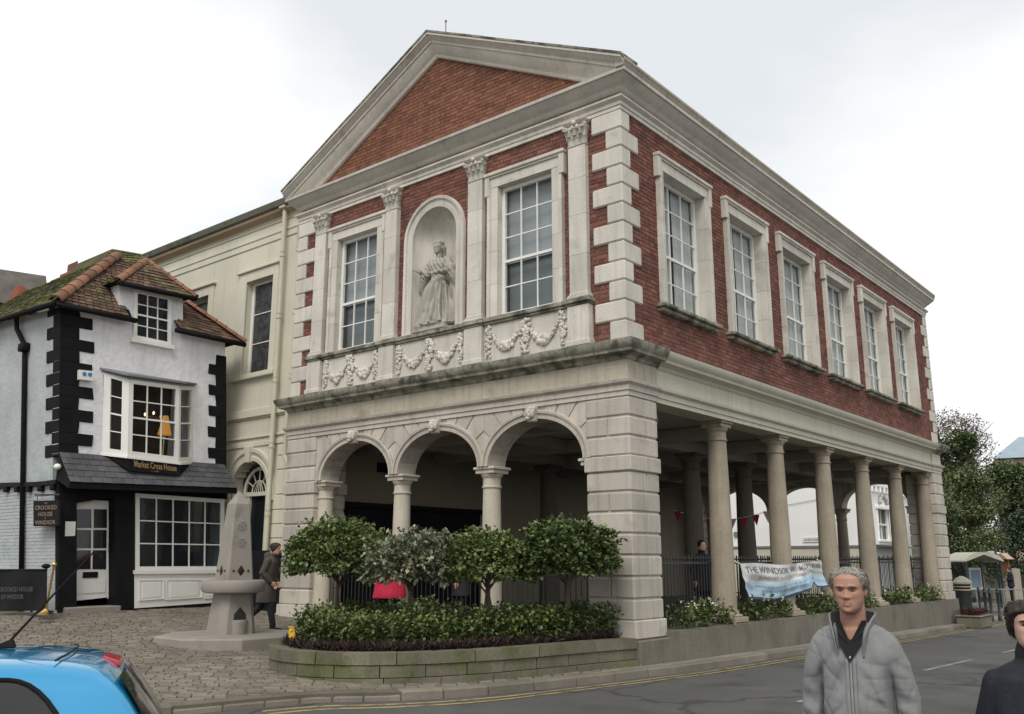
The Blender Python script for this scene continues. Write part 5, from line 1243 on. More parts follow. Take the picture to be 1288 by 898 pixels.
ch = [PX(72, 356, -24), PX(107, 350, -24)]; c0, c1 = ch
chm = MB().box((-24.6, c0.y, c0.z - 2), (-23.8, c1.y, c0.z + .2)).box((-24.7, c0.y + .35, c0.z + .2), (-23.7, c1.y - .05, c0.z + .55), 0, .03).box((-24.6, c0.y + .55, c0.z + .55), (-23.8, c1.y - .4, c0.z + .95), 0, .03)
build('chimney', chm, K['brick_ped'], GH); build('hip_cone', MB().lathe([(.34, -.9), (.30, -.4), (.16, .15), (.02, .25)], PX(25, 368, -21.5), 12), mat('red_tile_hip', (.22, .06, .04), .9, .2, 3, 30, .2, .4), GH, smooth=True)
# ================================================================ GRANITE DRINKING FOUNTAIN
fx, fy = -6.12, -3.66; fz = G(fx, fy)
FN = thing('drinking_fountain', 'grey granite obelisk drinking fountain with round basin on an octagonal step', 'fountain', (fx, fy, fz), radians(-8))
def fp_(name, mb, m=None, par=None, smooth=False): return build(name, mb, m or K['granite'], par or FN, local=True, smooth=smooth)
s = MB(); R_ = [[(r * cos(2 * pi * (k + .62) / 8), r * sin(2 * pi * (k + .62) / 8), z) for k in range(8)] for r, z in ((1.27, -.2), (1.27, .125), (1.245, .15), (.3, .155))]
fp_('step', s.rings(R_))
def sq(r, z, ch): 
    c = r * ch; return [(r, -r + c, z), (r, r - c, z), (r - c, r, z), (-r + c, r, z), (-r, r - c, z), (-r, -r + c, z), (-r + c, -r, z), (r - c, -r, z)]
fp_('pedestal', MB().rings([sq(.345, .15, .3), sq(.335, .30, .3), sq(.285, .84, .36), sq(.28, .86, .36)]))
fp_('basin', MB().lathe([(.24, .845), (.46, .855), (.535, .875), (.56, .93), (.555, 1.04), (.53, 1.075), (.46, 1.08), (.43, 1.05), (.22, 1.045)], (0, 0, 0), 28), smooth=SMO)
ob = fp_('obelisk', MB().rings([sq(.262, 1.04, .14), sq(.258, 1.10, .14), sq(.158, 2.42, .18), sq(.158, 2.425, .18), sq(.010, 2.66, .2)]))
def face(z): return .258 - (.258 - .158) * (z - 1.10) / 1.32
ro = MB()
for z in (2.02, 1.72):
    for k in range(8): a = k * pi / 4; ro.ell((face(z) + .004, .045 * cos(a), z + .045 * sin(a)), (.012, .024, .024), 6, 4)
    ro.ell((face(z) + .006, 0, z), (.014, .025, .025), 6, 4); ro.tube([(face(z) + .002, .082 * cos(t * pi / 8), z + .082 * sin(t * pi / 8)) for t in range(17)], .010, 5)
fp_('rosette', ro, K['granite'], ob, True)
dm = flat('dark_bronze', (.05, .035, .03), .5, .5, .6)
for z in (1.24,):
    m = MB(); r = face(z) + .006
    m.add([(r, 0, z - .1), (r, .07, z), (r, 0, z + .1), (r, -.07, z), (r + .012, 0, z)], [(0, 1, 4), (1, 2, 4), (2, 3, 4), (3, 0, 4)]); fp_('emblem', m, dm, ob)
    m = MB().add([(0, -r, z - .1), (.07, -r, z), (0, -r, z + .1), (-.07, -r, z), (0, -r - .012, z)], [(0, 1, 4), (1, 2, 4), (2, 3, 4), (3, 0, 4)]); fp_('emblem', m, dm, ob)
    for y in (-.14, .14): fp_('stud', MB().ell((r, y, z), (.012, .022, .022), 8, 6).ell((y, -r, z), (.022, .012, .022), 8, 6), dm, ob)
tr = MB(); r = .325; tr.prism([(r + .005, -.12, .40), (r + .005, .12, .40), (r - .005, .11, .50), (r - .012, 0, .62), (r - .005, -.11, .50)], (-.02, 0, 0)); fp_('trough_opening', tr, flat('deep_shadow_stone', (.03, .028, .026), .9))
tb = MB().rings([[(.30 + .13 * cos(a) * k, .14 * sin(a) * 1.05, z) for a in [-pi / 2 + pi * j / 10 for j in range(11)]] + [(.26, .14 * 1.05, z), (.26, -.14 * 1.05, z)] for z, k in ((.15, .85), (.36, 1), (.40, .97))]); fp_('dog_trough', tb)
# ================================================================ BEYOND THE HALL: white house to the north
wc = PY(1087, 650, 31.0); wx = wc.x
WH = thing('white_house', 'white stucco house seen through the far arches of the hall', 'house', (wx, 31, -.2))
ww = mat('bright_white_stucco', (.86, .86, .84), .8, .03, 1, 20, .03, .1)
ewin = [PX(1103, 640, wx), PX(1117, 640, wx), PX(1103, 678, wx)]; ey0, ey1, ez1, ez0 = ewin[0].y, ewin[1].y, ewin[0].z, ewin[2].z
m = MB(); m.box((wx - 13, 31, -.5), (wx, 31.4, 7.0)); wall_cells(31.4, 38.6, -.5, 7.0, [(ey0, ey1, ez0, ez1)], lambda a, b, c, d: m.box((wx - .4, a, c), (wx, b, d)))
build('wall', m, ww, WH)
zb = PY(1000, 688, 31).z
build('string_course', MB().box((wx - 13, 30.85, zb - .05), (wx + .0, 31.01, zb + .06)), K['lead'], WH); build('plinth', MB().box((wx - 13, 30.9, -.5), (wx + .0, 31.005, zb - .06)), K['annex'], WH)
build('cornice', MB().box((wx - .0, 31, 5.25), (wx + .18, 38.6, 5.45), 0, .03).box((wx - 0, 31, 5.45), (wx + .1, 38.6, 5.6)), ww, WH)
for i in range(12): build('bracket', MB().box((wx, 31.3 + i * .6, 4.97), (wx + .2, 31.5 + i * .6, 5.25), 0, .03), ww, WH)
w = build('window', MB().box((wx - .02, ey0 - .16, ez0 - .12), (wx + .10, ey1 + .16, ez0), 0, .01).box((wx - .02, ey0 - .12, ez0), (wx + .05, ey0, ez1)).box((wx - .02, ey1, ez0), (wx + .05, ey1 + .12, ez1)).box((wx - .02, ey0 - .2, ez1), (wx + .14, ey1 + .2, ez1 + .16), 0, .02), ww, WH)
ym, zm = (ey0 + ey1) / 2, (ez0 + ez1) / 2; build('sash_frame', MB().box((wx - .2, ey0, ez0), (wx - .1, ey0 + .08, ez1)).box((wx - .2, ey1 - .08, ez0), (wx - .1, ey1, ez1)).box((wx - .2, ym - .025, ez0), (wx - .11, ym + .025, ez1)).box((wx - .2, ey0 + .08, zm - .05), (wx - .1, ey1 - .08, zm + .05)), K['white_paint'], w)
build('pane', MB().add([(wx - .18, ey0, ez0), (wx - .18, ey1, ez0), (wx - .18, ey1, ez1), (wx - .18, ey0, ez1)], [(0, 1, 2, 3)]), K['dg'], w)
hd = MB()
for i in range(9): a = pi * i / 8; hd.ell((wx + .08, ym - .55 * cos(a), ez1 + .35 + .35 * sin(a) * (1.2 if i == 4 else .9)), (.09, .12, .13), 6, 5)
hd.ell((wx + .08, ym, ez1 + .9), (.1, .14, .25), 6, 5); build('carved_hood', hd, K['stone'], w, smooth=True)
sp_ = [PX(1096, 686, wx + .8), PX(1120, 690, wx + .8)]
build('lean_to_roof', MB().prism([(wx + .0, 31.4, ez0 - .25), (wx + 1.3, 31.4, zb - .05), (wx + .0, 31.4, zb - .05)], (0, 3.8, 0)), K['slate'], WH)
build('roof', MB().prism([(wx - 13, 30.8, 7.0), (wx + .3, 30.8, 7.0), (wx - 6, 30.8, 9.4)], (0, 4.4, 0)), K['slate'], WH)
sn = [PY(1010, 676, 30.98), PY(1031, 675.5, 30.98), PY(1031, 681.5, 30.98), PY(1010, 682, 30.98)]
SG = thing('street_sign', 'small white street name plate on the white wall beyond the arches', 'sign', tuple(sn[0])); build('plate', MB().prism(sn, (0, -.03, 0)), K['white_paint'], SG)
text('CHURCH LANE', K['black'], lambda a, b, d: sn[0].lerp(sn[1], .08 + .84 * a).lerp(sn[3].lerp(sn[2], .08 + .84 * a), .75 - .5 * b) + Vector((0, -.04, 0)), 1, 1, 'lettering', SG)
SM_ = thing('wall_plaque', 'small round grey plaque on the white wall beyond the arches', 'plaque', tuple(PY(926, 672, 30.97))); q = ORG[SM_]
build('disc', MB().tube([q, q + Vector((0, -.05, 0))], .14, 14), K['lead'], SM_)
ca, cb = PY(985, 636, 30.95), PY(1028, 628, 30.95); tag(build('wire', MB().tube([ca, cb], .012, 4), K['lead'], base=tuple(ca)), 'thin grey cable strung across the white wall', 'cable')
# ================================================================ STREET FURNITURE at the far corner
def gpt(px, d):
    r = ray(px, 705.4); p = CAMP + r * (d / FPX); return Vector((p.x, p.y, G(p.x, p.y)))
p = gpt(1207, 32.2); PB = thing('pillar_box', 'dark domed pillar box with two pale bands at the corner of the hall', 'pillar box', tuple(p))
def lb(name, mb, m, par, smooth=SMO): return build(name, mb, m, par, local=True, smooth=smooth)
lb('body', MB().lathe([(.30, 0), (.30, .12), (.26, .14), (.26, 1.18), (.27, 1.2)], (0, 0, 0), 20), K['greenpaint'], PB); lb('cap', MB().lathe([(.27, 1.2), (.33, 1.22), (.33, 1.28), (.29, 1.31), (.20, 1.41), (.06, 1.48), (.0, 1.49)], (0, 0, 0), 20), mat('grey_cap', (.25, .25, .22), .8), PB)
for z in (1.0, 1.11): lb('band', MB().lathe([(.27, z), (.275, z + .005), (.275, z + .03), (.27, z + .035)], (0, 0, 0), 20), flat('pale_gold_band', (.4, .36, .22), .5), PB)
lb('slot', MB().box((.24, -.11, .88), (.275, .11, .92)), K['black'], PB)
p = gpt(1216, 29.6); HP = thing('stone_trough', 'low mossy stone trough of red heather at the end of the plinth wall', 'planter', tuple(p))
lb('trough', MB().box((-.36, -.6, -.1), (.36, .9, .24), 0, .03), K['mosswall'], HP, False); lb('coping', MB().box((-.39, -.64, .24), (.39, .94, .29), 0, .02), K['kerb'], HP, False)
m = MB()
for i in range(150): x, y = U(-.3, .3), U(-.5, .8); leaves(m, [Vector((x + U(-.05, .05), y + U(-.05, .05), .30 + U(0, .10))) for _ in range(5)], [Vector((0, 0, 1))] * 5, .14, .6, .15)
lb('heather', m, leafmat('red_heather', (.085, .03, .032), (.055, .03, .025), .7), HP, False)
for px, d, lab in ((1226.5, 33.8, 'leftmost in the group by the pillar box'), (1234, 32.6, 'second from the left in the group'), (1240, 31.4, 'nearest to the kerb'), (1250, 31.8, 'rightmost in the group, beside the kerb')):
    p = gpt(px, d); B = thing('bollard', 'slim black ribbed bollard, ' + lab, 'bollard', tuple(p), 0, 'black bollards at the corner')
    lb('post', MB().lathe([(.07, 0), (.07, .18), (.048, .22), (.045, .9), (.058, .92), (.058, .97), (.045, .99), (.05, 1.06), (.025, 1.12), (.0, 1.13)], (0, 0, 0), 12), K['greenpaint'], B); lb('collar', MB().lathe([(.06, .60), (.06, .64)], (0, 0, 0), 12), K['greenpaint'], B)
p = gpt(1224, 36.5); GR_ = thing('guard_rail', 'pale metal pedestrian guard rail behind the bollards', 'guard rail', tuple(p)); m = MB()
for z in (.15, .95): m.tube([(0, 0, z), (1.7, 1.2, z)], .025, 6)
for t in (0, .5, 1): m.tube([(1.7 * t, 1.2 * t, 0), (1.7 * t, 1.2 * t, .95)], .03, 6)
K['rail_grey'] = flat('rail_grey', (.22, .23, .23), .5); lb('frame', m, K['rail_grey'], GR_)
for i in range(11): t = (i + .5) / 11; lb('bar', MB().tube([(1.7 * t, 1.2 * t, .15), (1.7 * t, 1.2 * t, .95)], .010, 5), K['rail_grey'], GR_)
p = gpt(1224, 39.5); BSH = thing('bus_shelter', 'glass bus shelter with pale curved roof on dark posts', 'bus shelter', tuple(p), radians(52)); m = MB()
m.rings([[(-.95 + 1.9 * u, .7 * (2 * v - 1), z) for u, z in ((0, 2.05), (.12, 2.27), (.35, 2.40), (.65, 2.40), (.88, 2.27), (1, 2.05), (1, 2.0), (.5, 2.3), (0, 2.0))] for v in (0, 1)])
lb('roof', m, mat('pale_shelter_roof', (.42, .40, .33), .6, .1), BSH)
for sx in (-.85, .85):
    for sy in (-.6, .6): lb('post', MB().tube([(sx, sy, 0), (sx, sy, 2.1)], .05, 8), K['greenpaint'], BSH)
for a, b in (((-.8, .6), (-.05, .6)), ((.05, .6), (.8, .6)), ((-.85, -.5), (-.85, .5)), ((.85, -.5), (.85, .5))): lb('glass_panel', MB().prism([(a[0], a[1], .25), (b[0], b[1], .25), (b[0], b[1], 1.95), (a[0], a[1], 1.95)], (.012, .012, 0)), K['glass'], BSH, False)
lb('bench', MB().box((-.7, .25, .45), (.7, .5, .5)), K['greenpaint'], BSH, False); lb('timetable_case', MB().box((.15, .50, .8), (.75, .56, 1.75), 0, .02), K['white_paint'], BSH, False); lb('poster', MB().box((.21, .49, .9), (.69, .50, 1.65)), flat('blue_poster', (.25, .35, .45), .5), BSH, False)
p = gpt(1253.5, 41.5); BS = thing('bus_stop', 'bus stop pole with white rectangular flag above the shelter', 'bus stop', tuple(p), radians(-38)); lb('pole', MB().tube([(0, 0, 0), (0, 0, 2.75)], .045, 8), K['greenpaint'], BS)
lb('flag', MB().box((-.5, -.02, 2.02), (-.06, .02, 2.5), 0, .01), K['white_paint'], BS, False)
for z in (2.32, 2.12): lb('print', MB().box((-.44, -.026, z), (-.12, -.0205, z + .09)), flat('grey_print', (.2, .2, .22), .6), BS, False)
p = gpt(1263, 47); IB = thing('information_board', 'small orange brown board under a pale pitched cap beyond the shelter', 'notice board', tuple(p), radians(-38))
lb('board', MB().box((-.32, -.04, 1.35), (.32, .04, 2.05), 0, .01), flat('orange_brown_board', (.26, .10, .05), .7), IB, False); lb('cap', MB().prism([(-.5, -.2, 2.05), (.5, -.2, 2.05), (0, -.2, 2.36)], (0, .4, 0)), mat('pale_cap', (.4, .3, .2), .8), IB, False)
for s in (-.26, .26): lb('leg', MB().tube([(s, 0, 0), (s, 0, 1.4)], .04, 6), K['black'], IB)
p = gpt(1262, 50); q = gpt(1300, 50); GW = thing('garden_wall', 'low pale stone boundary wall behind the bystander', 'wall', tuple(gpt(1246, 49)))
d_ = (q - p).normalized(); o_ = ORG[GW]; nrm = Vector((-d_.y, d_.x, 0))
def seg(a, b, z0, z1, t): A = d_ * a; B = d_ * b; return MB().hexa([A - nrm * t + Vector((0, 0, z0)), B - nrm * t + Vector((0, 0, z0)), B + nrm * t + Vector((0, 0, z0)), A + nrm * t + Vector((0, 0, z0)), A - nrm * t + Vector((0, 0, z1)), B - nrm * t + Vector((0, 0, z1)), B + nrm * t + Vector((0, 0, z1)), A + nrm * t + Vector((0, 0, z1))], 0, .02)
lb('wall', seg(-6, 1.0, -.3, 1.2, .15), mat('pale_wall', (.30, .27, .22), .9), GW, False); lb('pier', seg(.95, 1.4, -.3, 1.55, .25), mat('pale_pier', (.34, .30, .25), .9), GW, False); lb('coping', seg(-6, .94, 1.2, 1.28, .2), K['kerb'], GW, False)
GT = thing('wooden_gate', 'dark brown slatted gate beside the pale stone pier', 'gate', tuple(o_ + d_ * 1.42)); 
for i in range(14): lb('slat', seg(i * .13, i * .13 + .10, .05, 1.25, .02), flat('dark_gate_wood', (.05, .035, .025), .8), GT, False)
for z in (.25, 1.0): lb('cross_rail', MB().hexa([v + Vector((0, 0, z)) for v in (-nrm * -.021, d_ * 1.8 - nrm * -.021, d_ * 1.8 + nrm * .06, nrm * .06)] + [v + Vector((0, 0, z + .09)) for v in (-nrm * -.021, d_ * 1.8 - nrm * -.021, d_ * 1.8 + nrm * .06, nrm * .06)]), flat('dark_gate_wood', (.05, .035, .025), .8), GT, False)
# ================================================================ TREES beyond the side street, and the brick house
K['lf_far'] = leafmat('far_green_leaf', (.065, .105, .04), (.13, .165, .07), .6); K['lf_far2'] = leafmat('yellow_green_leaf', (.095, .13, .05), (.16, .18, .08), .6); K['lf_far3'] = leafmat('blue_green_leaf', (.05, .085, .05), (.095, .13, .08), .6)
def tree(name, label, px, d, top_y, wpx, lf, n, size, seed, base=.15, conic=0.0, sparse=0.0, low=.95):
    g0 = gpt(px, d); R = thing(name, label, 'tree', tuple(g0), 0, 'trees beyond the side street'); k = d / FPX
    H = 1.7 - (top_y - 705.4) * k - g0.z; rx = wpx / 2 * k; m = MB(); m.tube([(0, 0, -.2), (.1, .05, H * .3), (-.05, .1, H * .65), (.05, 0, H * .9)], [.28, .22, .14, .04], 8)
    for i in range(14):
        a = i * 2.4; z = H * (base + .05 + (.75 - base) * i / 14); m.tube([(0, 0, z), (cos(a) * rx * .3, sin(a) * rx * .3, z + H * .07), (cos(a + .3) * rx * .62, sin(a + .3) * rx * .62, z + H * .16)], [.07, .035, .01], 5)
    build('trunk', m, K['bark'], R, local=True); cr = MB(); nb = 26; n0 = n // nb
    for i in range(nb):
        t = rnd(); z = H * (base + (.97 - base) * t); w = rx * ((1 - conic * t) if conic else (sin(pi * (.22 + .70 * t)) * .95)); a = U(0, 6.3); q = w * sqrt(rnd()) * .8; rb = rx * U(.24, .42) * (1 - .5 * conic * t)
        if i == 0: z, q = H - rb * .8, 0
        P, Nn = cloud((cos(a) * q, sin(a) * q, min(z, H - rb * .7)), (rb, rb, rb * .8), int(n0 * (1 - sparse)), .45, .4, seed + i); leaves(cr, P, Nn, size, .9, .45)
    build('crown', cr, lf, R, local=True); return R
tree('autumn_tree', 'tall thin tree with sparse russet leaves above the green ones', 1196, 66, 514, 130, K['lf_autumn'], 7500, .15, 5, .55, sparse=.55)
tree('autumn_tree', 'sparse russet tree right of the taller one, against the sky', 1232, 70, 521, 110, K['lf_autumn'], 7500, .15, 95, .6, sparse=.5)
tree('evergreen_tree', 'dark pointed evergreen tree right beside the end of the hall', 1190, 54, 548, 70, K['lf_far3'], 17000, .15, 11, .02, .55)
tree('evergreen_tree', 'tall dark evergreen tree with a pointed top in the middle of the group', 1222, 60, 543, 90, K['lf_far'], 10000, .26, 21, .02, .5)
tree('leafy_tree', 'yellow green leafy tree leaning over the bus shelter', 1228, 50, 588, 110, K['lf_far2'], 21000, .14, 31, .12)
tree('leafy_tree', 'broad green tree at the right edge behind the information board', 1272, 56, 582, 130, K['lf_far'], 24000, .15, 41, .08)
tree('leafy_tree', 'bluish green bush like tree low behind the shelter', 1196, 46, 630, 100, K['lf_far'], 15000, .13, 51, .02)
tree('leafy_tree', 'dark blue green tree low at the right edge of the view', 1300, 52, 640, 120, K['lf_far3'], 15000, .15, 61, .02)
p0 = PY(1250, 575, 95); BH = thing('brick_house', 'red brick house with a blue grey glazed hip roof behind the trees', 'house', (p0.x, 95, -1))
e0, e1, r0 = PY(1248, 577, 95), PY(1330, 574, 95), PY(1262, 554, 99); r1 = PY(1290, 572, 99)
build('wall', MB().box((e0.x, 95.5, -2), (e1.x + 6, 108, e0.z - .1)), mat('tan_wall', (.33, .27, .20), .9), BH)
build('roof', MB().add([e0, e1 + Vector((6, 0, 0)), e1 + Vector((6, 14, 0)), e0 + Vector((0, 14, 0)), r0 + Vector((1, 3, .6)), r0 + Vector((3.5, 3, .6))], [(0, 1, 5, 4), (1, 2, 5), (2, 3, 4, 5), (3, 0, 4)]), mat('glazed_roof', (.25, .31, .36), .35, .1, 1, 10, .1, 0, spec=.5), BH)
build('gable', MB().prism([PY(1270, 600, 94), PY(1330, 604, 94), PY(1330, 560, 94), PY(1288, 578, 94)], (0, .8, 0)), mat('far_red_brick', (.20, .10, .08), .9, .1, 2, 20, .1, 0), BH)
# ================================================================ BODIES
def solid(mb, voxel, sm_it=6, fac=.5):
    me = bpy.data.meshes.new('t'); me.from_pydata(mb.v, [], mb.f); o = bpy.data.objects.new('t', me); COL.objects.link(o)
    r = o.modifiers.new('r', 'REMESH'); r.mode = 'VOXEL'; r.voxel_size = voxel; s = o.modifiers.new('s', 'SMOOTH'); s.iterations = sm_it; s.factor = fac
    dg = bpy.context.evaluated_depsgraph_get(); m2 = bpy.data.meshes.new_from_object(o.evaluated_get(dg)); bpy.data.objects.remove(o); bpy.data.meshes.remove(me)
    out = MB(); n = len(m2.vertices); co = np.empty(n * 3, dtype=np.float32); m2.vertices.foreach_get('co', co); out.v = [tuple(map(float, c)) for c in co.reshape(-1, 3)]
    out.f = [tuple(p.vertices) for p in m2.polygons]; out.m = [0] * len(out.f); bpy.data.meshes.remove(m2); return out
def warp(mb, fn): mb.v = [fn(Vector(p)) for p in mb.v]; return mb
def ringloft(mb, R, n=20):
    """R: (centre, rx, ry) horizontal rings with squarish section"""
    rr = []
    for c, rx, ry in R: rr.append([(c[0] + rx * np.sign(cos(a)) * abs(cos(a)) ** .85, c[1] + ry * np.sign(sin(a)) * abs(sin(a)) ** .85, c[2]) for a in [2 * pi * k / n for k in range(n)]])
    return mb.rings(rr)
def interp(t, T, V): return float(np.interp(t, T, V))
HT_ = [0, .05, .12, .25, .4, .5, .62, .75, .86, .94, 1.0]
HWd = [.022, .040, .053, .064, .071, .0745, .077, .076, .066, .046, .006]; HF = [.066, .083, .089, .088, .087, .086, .092, .089, .071, .046, .006]; HB = [.0, .012, .03, .06, .085, .098, .105, .103, .086, .056, .006]
def bump(x, c, w): return exp(-((x - c) / w) ** 2)
def head_pt(th, t, k=1.0, off=0.0, face=True):
    """th 0 = straight ahead (-y); t 0 chin .. 1 crown"""
    w, f, b = interp(t, HT_, HWd) + off, interp(t, HT_, HF) + off, interp(t, HT_, HB) + off; c, s = cos(th), sin(th); x = w * s * (1 + .06 * abs(c)); y = -(f if c > 0 else b) * np.sign(c) * abs(c) ** .9
    if face and c > 0:
        ax = abs(x); d = 0
        noser = max(0, min(1, (.535 - t) / .19)) if t > .345 else max(0, (t - .30) / .045)
        d += .031 * noser * exp(-(x / (.0075 + .0055 * bump(t, .355, .05))) ** 2); d += .007 * bump(ax, .017, .007) * bump(t, .355, .035)
        d += .011 * bump(ax, .028, .022) * bump(t, .575, .028) - .017 * bump(ax, .031, .015) * bump(t, .515, .036) + .005 * bump(ax, .045, .018) * bump(t, .41, .07)
        d += (.006 * bump(t, .252, .016) + .007 * bump(t, .196, .018)) * exp(-(x / .022) ** 2) - .007 * bump(t, .224, .010) * exp(-(x / .026) ** 2) + .006 * bump(t, .06, .05) * exp(-(x / .02) ** 2) - .004 * bump(t, .135, .025) * exp(-(x / .02) ** 2)
        d -= .006 * bump(ax, .03 + .03 * (.36 - t), .006) * bump(t, .30, .07); y -= d
    return Vector((x * k, y * k, t * .235 * k))
def head_mesh(mb, k, place):
    R = []; N, M_ = 64, 60
    for j in range(M_ + 1):
        t = .003 + .994 * j / M_; R.append([place(head_pt(2 * pi * i / N, t, k)) for i in range(N)])
    mb.rings(R)
    for s in (-1, 1):
        mb.ell(place(Vector((s * .078 * k, .006 * k, .115 * k))), (.009 * k, .020 * k, .033 * k), 10, 8); mb.ell(place(Vector((s * .082 * k, .012 * k, .125 * k))), (.008 * k, .016 * k, .022 * k), 8, 6)
def hand(mb, wr, d, side, k=1.0, curl=.5):
    """palm, four fingers and a thumb; wr wrist, d pointing down the hand, side towards the thumb"""
    d = Vector(d).normalized(); s = (Vector(side) - d * d.dot(Vector(side))).normalized(); n_ = d.cross(s); wr = Vector(wr)
    pal = [wr + s * (.018 * k), wr + d * .045 * k + s * .022 * k, wr + d * .085 * k + s * .024 * k]; mb.limb(pal, [.020 * k, .022 * k, .018 * k], 8); mb.limb([wr - s * .016 * k, wr + d * .045 * k - s * .022 * k, wr + d * .08 * k - s * .026 * k], [.019 * k, .020 * k, .016 * k], 8); mb.limb([wr, wr + d * .05 * k, wr + d * .085 * k], [.022 * k, .024 * k, .018 * k], 8)
    for i, (o, l) in enumerate(((.031, .072), (.011, .080), (-.010, .074), (-.030, .058))):
        b = wr + d * .088 * k + s * o * k; p1 = b + (d + n_ * curl * .35) * l * .42 * k; p2 = p1 + (d * .8 + n_ * curl) .normalized() * l * .34 * k; p3 = p2 + (d * .5 + n_ * curl * 1.4).normalized() * l * .26 * k; mb.limb([b, p1, p2, p3], [.0095 * k, .009 * k, .0082 * k, .007 * k], 7)
    b = wr + d * .03 * k + s * .036 * k; p1 = b + (d * .8 + s * .8).normalized() * .04 * k; p2 = p1 + (d + s * .2 + n_ * curl * .4).normalized() * .03 * k; mb.limb([b, p1, p2], [.013 * k, .011 * k, .009 * k], 7)
def shoe(mb, a, f, k=1.0):
    f = Vector(f).normalized(); a = Vector(a); mb.limb([a - f * .045 * k + Vector((0, 0, -.035 * k)), a + f * .06 * k + Vector((0, 0, -.04 * k)), a + f * .155 * k + Vector((0, 0, -.05 * k))], [.040 * k, .042 * k, .032 * k], 10)
skin = mat('skin', (.40, .215, .15), .55, .06, 14, 90, .05, .1, dirt=((.46, .20, .15), .56, 16), spec=.35); skin2 = mat('pale_skin', (.56, .34, .26), .55, .05, 14, 90, .04, .1, spec=.35); lipm = flat('lip', (.17, .065, .055), .6)
def eyes(R, k, place, brow, iris=(.05, .06, .06)):
    wm, im = flat('eye_white', (.30, .25, .22), .3), flat('iris', iris, .2)
    for s in (-1, 1):
        c = Vector((s * .031 * k, -.0735 * k, .119 * k)); e = build('eye', MB().ell(place(c), (.0120 * k, .0085 * k, .0050 * k), 12, 9), wm, R, local=True, smooth=True)
        build('iris', MB().ell(place(c + Vector((-.001, -.0070 * k, .0003))), (.0052 * k, .0026 * k, .0048 * k), 10, 7), im, e, local=True, smooth=True)
        b = MB(); b.limb([place(head_pt(s * a, .575 + dz, k, .004)) for a, dz in ((.17, -.005), (.36, .012), (.60, -.004))], [.0035 * k, .0045 * k, .003 * k], 6); build('eyebrow', b, brow, R, local=True, smooth=True)
def hair(R, k, place, m, line, thick=.012, rough=.008, name='hair', seed=0):
    """shell of hair growing out of the skin above the hairline function line(|th|)"""
    mb = MB(); N, M_ = 96, 64
    def lt(i, j):
        th, t = 2 * pi * i / N, .003 + .994 * j / M_; a = abs((th + pi) % (2 * pi) - pi); return th, t, t - line(a) - .02 * noise.noise((cos(th) * 4, sin(th) * 4, seed)) - .018 * noise.noise((cos(th) * 13, sin(th) * 13, seed))
    def pt(i, j):
        th, t, e = lt(i, j); q = rough * noise.noise(Vector((sin(th) * 6 + seed, cos(th) * 6, t * 5))) + rough * .55 * noise.noise(Vector((th * 11, t * 2.5 + sin(th * 3), seed))); g = sm(0, .13, e)
        return place(head_pt(th, t, k, -.005 + (thick + .005 + q) * g, False))
    for j in range(M_):
        for i in range(N):
            if max(lt(i, j)[2], lt(i + 1, j)[2], lt(i, j + 1)[2], lt(i + 1, j + 1)[2]) > -.02: mb.add([pt(a, b) for a, b in ((i, j), (i + 1, j), (i + 1, j + 1), (i, j + 1))], [(0, 1, 2, 3)])
    mb.add([pt(i, M_) for i in range(N)], [tuple(range(N))])
    me = bpy.data.meshes.new('t'); me.from_pydata(mb.v, [], mb.f); bm = __import__('bmesh').new(); bm.from_mesh(me); __import__('bmesh').ops.remove_doubles(bm, verts=bm.verts, dist=.0002); bm.to_mesh(me); bm.free(); me.materials.append(m); me.polygons.foreach_set('use_smooth', [True] * len(me.polygons))
    o = link(name, me, R); ORG[o] = ORG[R]; return o
def fold(amt, sc, seed=0): return lambda p: tuple(p + Vector((noise.noise(Vector((p.x * sc, p.y * sc, p.z * sc * .55 + seed))), noise.noise(Vector((p.x * sc + 9, p.y * sc, p.z * sc * .55 + seed))), 0)) * amt)
def lips_to(o, k, place, jaw_mat=None):
    R = o.parent; mb = MB(); P = [place(head_pt(a, .222 - .012 * (abs(a) / .30) ** 2, k, .0030)) for a in (-.30, -.2, -.1, 0, .1, .2, .30)]
    mb.limb(P, [.0016 * k, .0024 * k, .0026 * k, .0025 * k, .0026 * k, .0024 * k, .0016 * k], 6); build('mouth', mb, lipm, R, local=True, smooth=True)
    if jaw_mat:
        me = o.data; me.materials.append(jaw_mat); a = place(Vector((0, -.05 * k, .03 * k)))
        for f in me.polygons:
            c = f.center
            if c.z < a.z + (.034 + .010 * noise.noise(c * 60)) * k and c.z > a.z - .06 * k and c.y < a.y + .055 * k: f.material_index = 1
def strands(R, k, place, m, line, n, ln, thick, seed=0):
    mb = MB()
    while n:
        th = U(-pi, pi); t = U(.15, .985); e = t - line(abs(th))
        if e < .0 or rnd() < (t - .6) * 1.2: continue
        n -= 1; g = sm(0, .13, e); p = place(head_pt(th, t, k, -.004 + (thick + .005) * g, False)); dth = U(-.12, .12); dt = U(.02, .10) if abs(th) < .9 else -U(.03, .12)
        if abs(th) > .9: dth = (.22 if th > 0 else -.22) * U(.5, 1.2)
        q = place(head_pt(th + dth * .5, min(.998, t + dt * .5), k, -.001 + (thick + .008) * g, False)); r = place(head_pt(th + dth, min(.999, t + dt), k, (thick + U(.001, .007)) * max(g, .4), False)); w = Vector((U(-1, 1), U(-1, 1), U(-1, 1))).normalized() * .0016 * k
        mb.add([p - w, p + w, q + w, q - w, r], [(0, 1, 2, 3), (3, 2, 4)])
    return tag(build('hair_strands', mb, m, R, local=True), kind='stuff')
